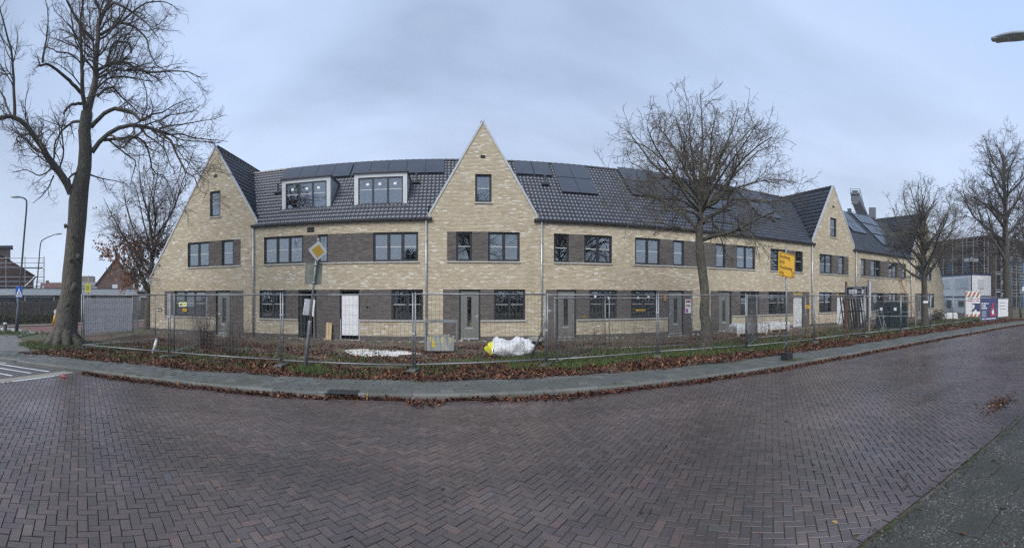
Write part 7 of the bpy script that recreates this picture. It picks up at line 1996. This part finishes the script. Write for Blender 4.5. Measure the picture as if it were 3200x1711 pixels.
X, Y = field(600, 3.2, 21, lambda x: fyv(x) + .15, lambda x: fyv(x) + 3.6, lambda x, y: np.clip(fbm(x, y, 12)*1.6 - .25, .1, 1)*np.where(x > 12, .6, 1))
stalks('dead_weeds', X, Y, .75, 'brown dead weed stalks among the grass behind the fence', 1)
X, Y = field(380, -12, -2, lambda x: fyv(x) + .1, lambda x: fyv(x) + 4.0, lambda x, y: np.clip(fbm(x, y, 15)*1.6 - .3, .05, 1)*np.where(x < -6, 1, .25))
stalks('dry_weeds', X, Y, .62, 'thin dry weed stalks on the plot before the end house', 2)
# dark leafless shrub before the end house
def shrub(name, label, x, y, h, n, seed, sp):
    g = np.random.default_rng(seed); T = thing(name, label, 'shrub', (x, y, 0)); P = np.empty((n, 7, 3)); a = g.uniform(0, 2*PI, n); s = g.uniform(.15, 1, n)*sp; H = h*g.uniform(.6, 1.1, n)
    for k in range(7):
        t = k/6; P[:, k] = np.stack([np.cos(a)*(s*t**.8 + .1), np.sin(a)*(s*t**.8 + .1), H*t**1.1], 1) + g.normal(0, .02, (n, 3))*(k > 0)
    Rd = np.repeat(np.linspace(.012, .004, 7)[None], n, 0); V, F = tubes(P, Rd, 4); obj('stems', np_mesh('stems', V, F, M_twig), T)['kind'] = 'stuff'
    C, CR = grow(P, Rd, g, cnt=11, tlo=.2, thi=1, lf=.4, lmin=.1, lmax=.5, ang=40, npts=4, wob=.2, trop=.03, rmin=.004)
    D, DR = grow(C, CR, g, cnt=10, tlo=.2, thi=1, lf=.5, lmin=.05, lmax=.2, ang=45, npts=3, wob=.2, trop=0, rmin=.0035)
    V, F = tubes(C, CR, 3); V2, F2 = tubes(D, DR, 3); obj('twigs', np_mesh('twigs', np.concatenate([V, V2]), np.concatenate([F, F2 + len(V)]), M_twig), T)['kind'] = 'stuff'
shrub('bare_shrub', 'dark leafless shrub behind the fence before the grey door of the end house', -9.1, 14.6, 1.25, 26, 3, .55)
shrub('bare_shrub', 'thin leafless shrub beside the downpipe of the end house', -8.4, 15.7, 1.0, 14, 4, .6)
shrub('bare_shrub', 'low tangled shrub behind the fence below the pale yellow plate', -7.2, 13.3, .7, 22, 14, .6)
shrub('bare_shrub', 'scrubby shrub growing before the mortar tub', 3.7, 15.6, .8, 18, 5, .4)
# rubble crumbs along the foot of the terrace
n = 650; X = gl.uniform(-16, 34, n); Y = 20.3 - np.abs(gl.normal(0, .35, n)); S = gl.uniform(.012, .045, n)*np.where(gl.random(n) < .1, 1.8, 1)
cb = np.array([(x, y, z) for z in (-.3, .7) for x, y in ((-1, -.8), (1, -.7), (.8, .9), (-.9, .8))]); cf = [(3, 2, 1, 0), (4, 5, 6, 7), (0, 1, 5, 4), (1, 2, 6, 5), (2, 3, 7, 6), (3, 0, 4, 7)]
M_crumb = scalar_mat('rubble_crumb', [(0, (0.16, 0.12, 0.09)), (.5, (0.28, 0.24, 0.19)), (.85, (0.42, 0.39, 0.34)), (1, (0.62, 0.61, 0.58))], .9, fine=30, bump=0.0)
stuff('rubble', scatter_mesh('rubble', cb, cf, X, Y, SZ(X, Y), gl.uniform(0, 6, n), gl.random(n), M_crumb, .3, S), 'mortar crumbs and brick bits along the foot of the terrace', 'rubble')
# fallen twigs on the near paving
for (x, y, L_, a, lb) in ((4.35, 2.55, .42, .5, 'crooked dead twig lying on the road bricks near the verge'), (5.3, 1.75, .7, .15, 'thin dead branch lying across the pebbled verge paving')):
    m = MB(); pts = [Vector((L_*(t-.5)*math.cos(a) + .03*math.sin(t*9), L_*(t-.5)*math.sin(a) + .03*math.cos(t*7), .012)) for t in np.linspace(0, 1, 7)]
    m.tube(pts, list(np.linspace(.010, .005, 7)), 5); m.tube([pts[3], pts[3] + Vector((.06, .08, .02)), pts[3] + Vector((.16, .12, .01))], .005, 4)
    o = m.build('dead_twig', M_twig); o.location = (x, y, ROAD_Z + .005); tag(o, lb, 'twig')

# what stands across the road, seen only in the window panes
EV = [(0, (0.012, 0.02, 0.009)), (.6, (0.025, 0.038, 0.014)), (1, (0.05, 0.06, 0.025))]
hb = [(x, -7.6 + .3*math.sin(x), 1.5, .9, .8, 1.7) for x in np.arange(-22, 34, 1.1)]
leafy('tall_hedge', 'tall evergreen hedge across the road', 'hedge', hb, 380, .24, EV, 31, base=(0, -7.6, 0))
for i, (x, y, h, lb) in enumerate([(-4.6, -9.5, 7.2, 'dense evergreen tree across the road facing the dormer houses')]):
    g = random.Random(i); bx = [(x + g.uniform(-1.4, 1.4)*(1-.5*k/7), y + g.uniform(-1, 1), 2.2 + (h-2.4)*k/7, 1.1, 1.0, .8) for k in range(8)]
    leafy('evergreen_tree', lb, 'tree', bx, 260, .26, EV, 40+i, 'trees mirrored in the windows', base=(x, y, 0))

# thin November haze over the whole place
m = MB(); m.box(-262, 262, -262, 302, -1.4, 36); o = m.build('haze', None); o['kind'] = 'stuff'; o['label'] = 'thin pale haze in the air'; o['category'] = 'haze'
t = NT('haze_air'); t.t.nodes.remove(t.b); v = t.n('VolumePrincipled'); v.inputs['Density'].default_value = .0009; v.inputs['Color'].default_value = (.90, .94, 1.0, 1); t.l(v.outputs[0], t.out.inputs['Volume']); o.data.materials.append(t.m)
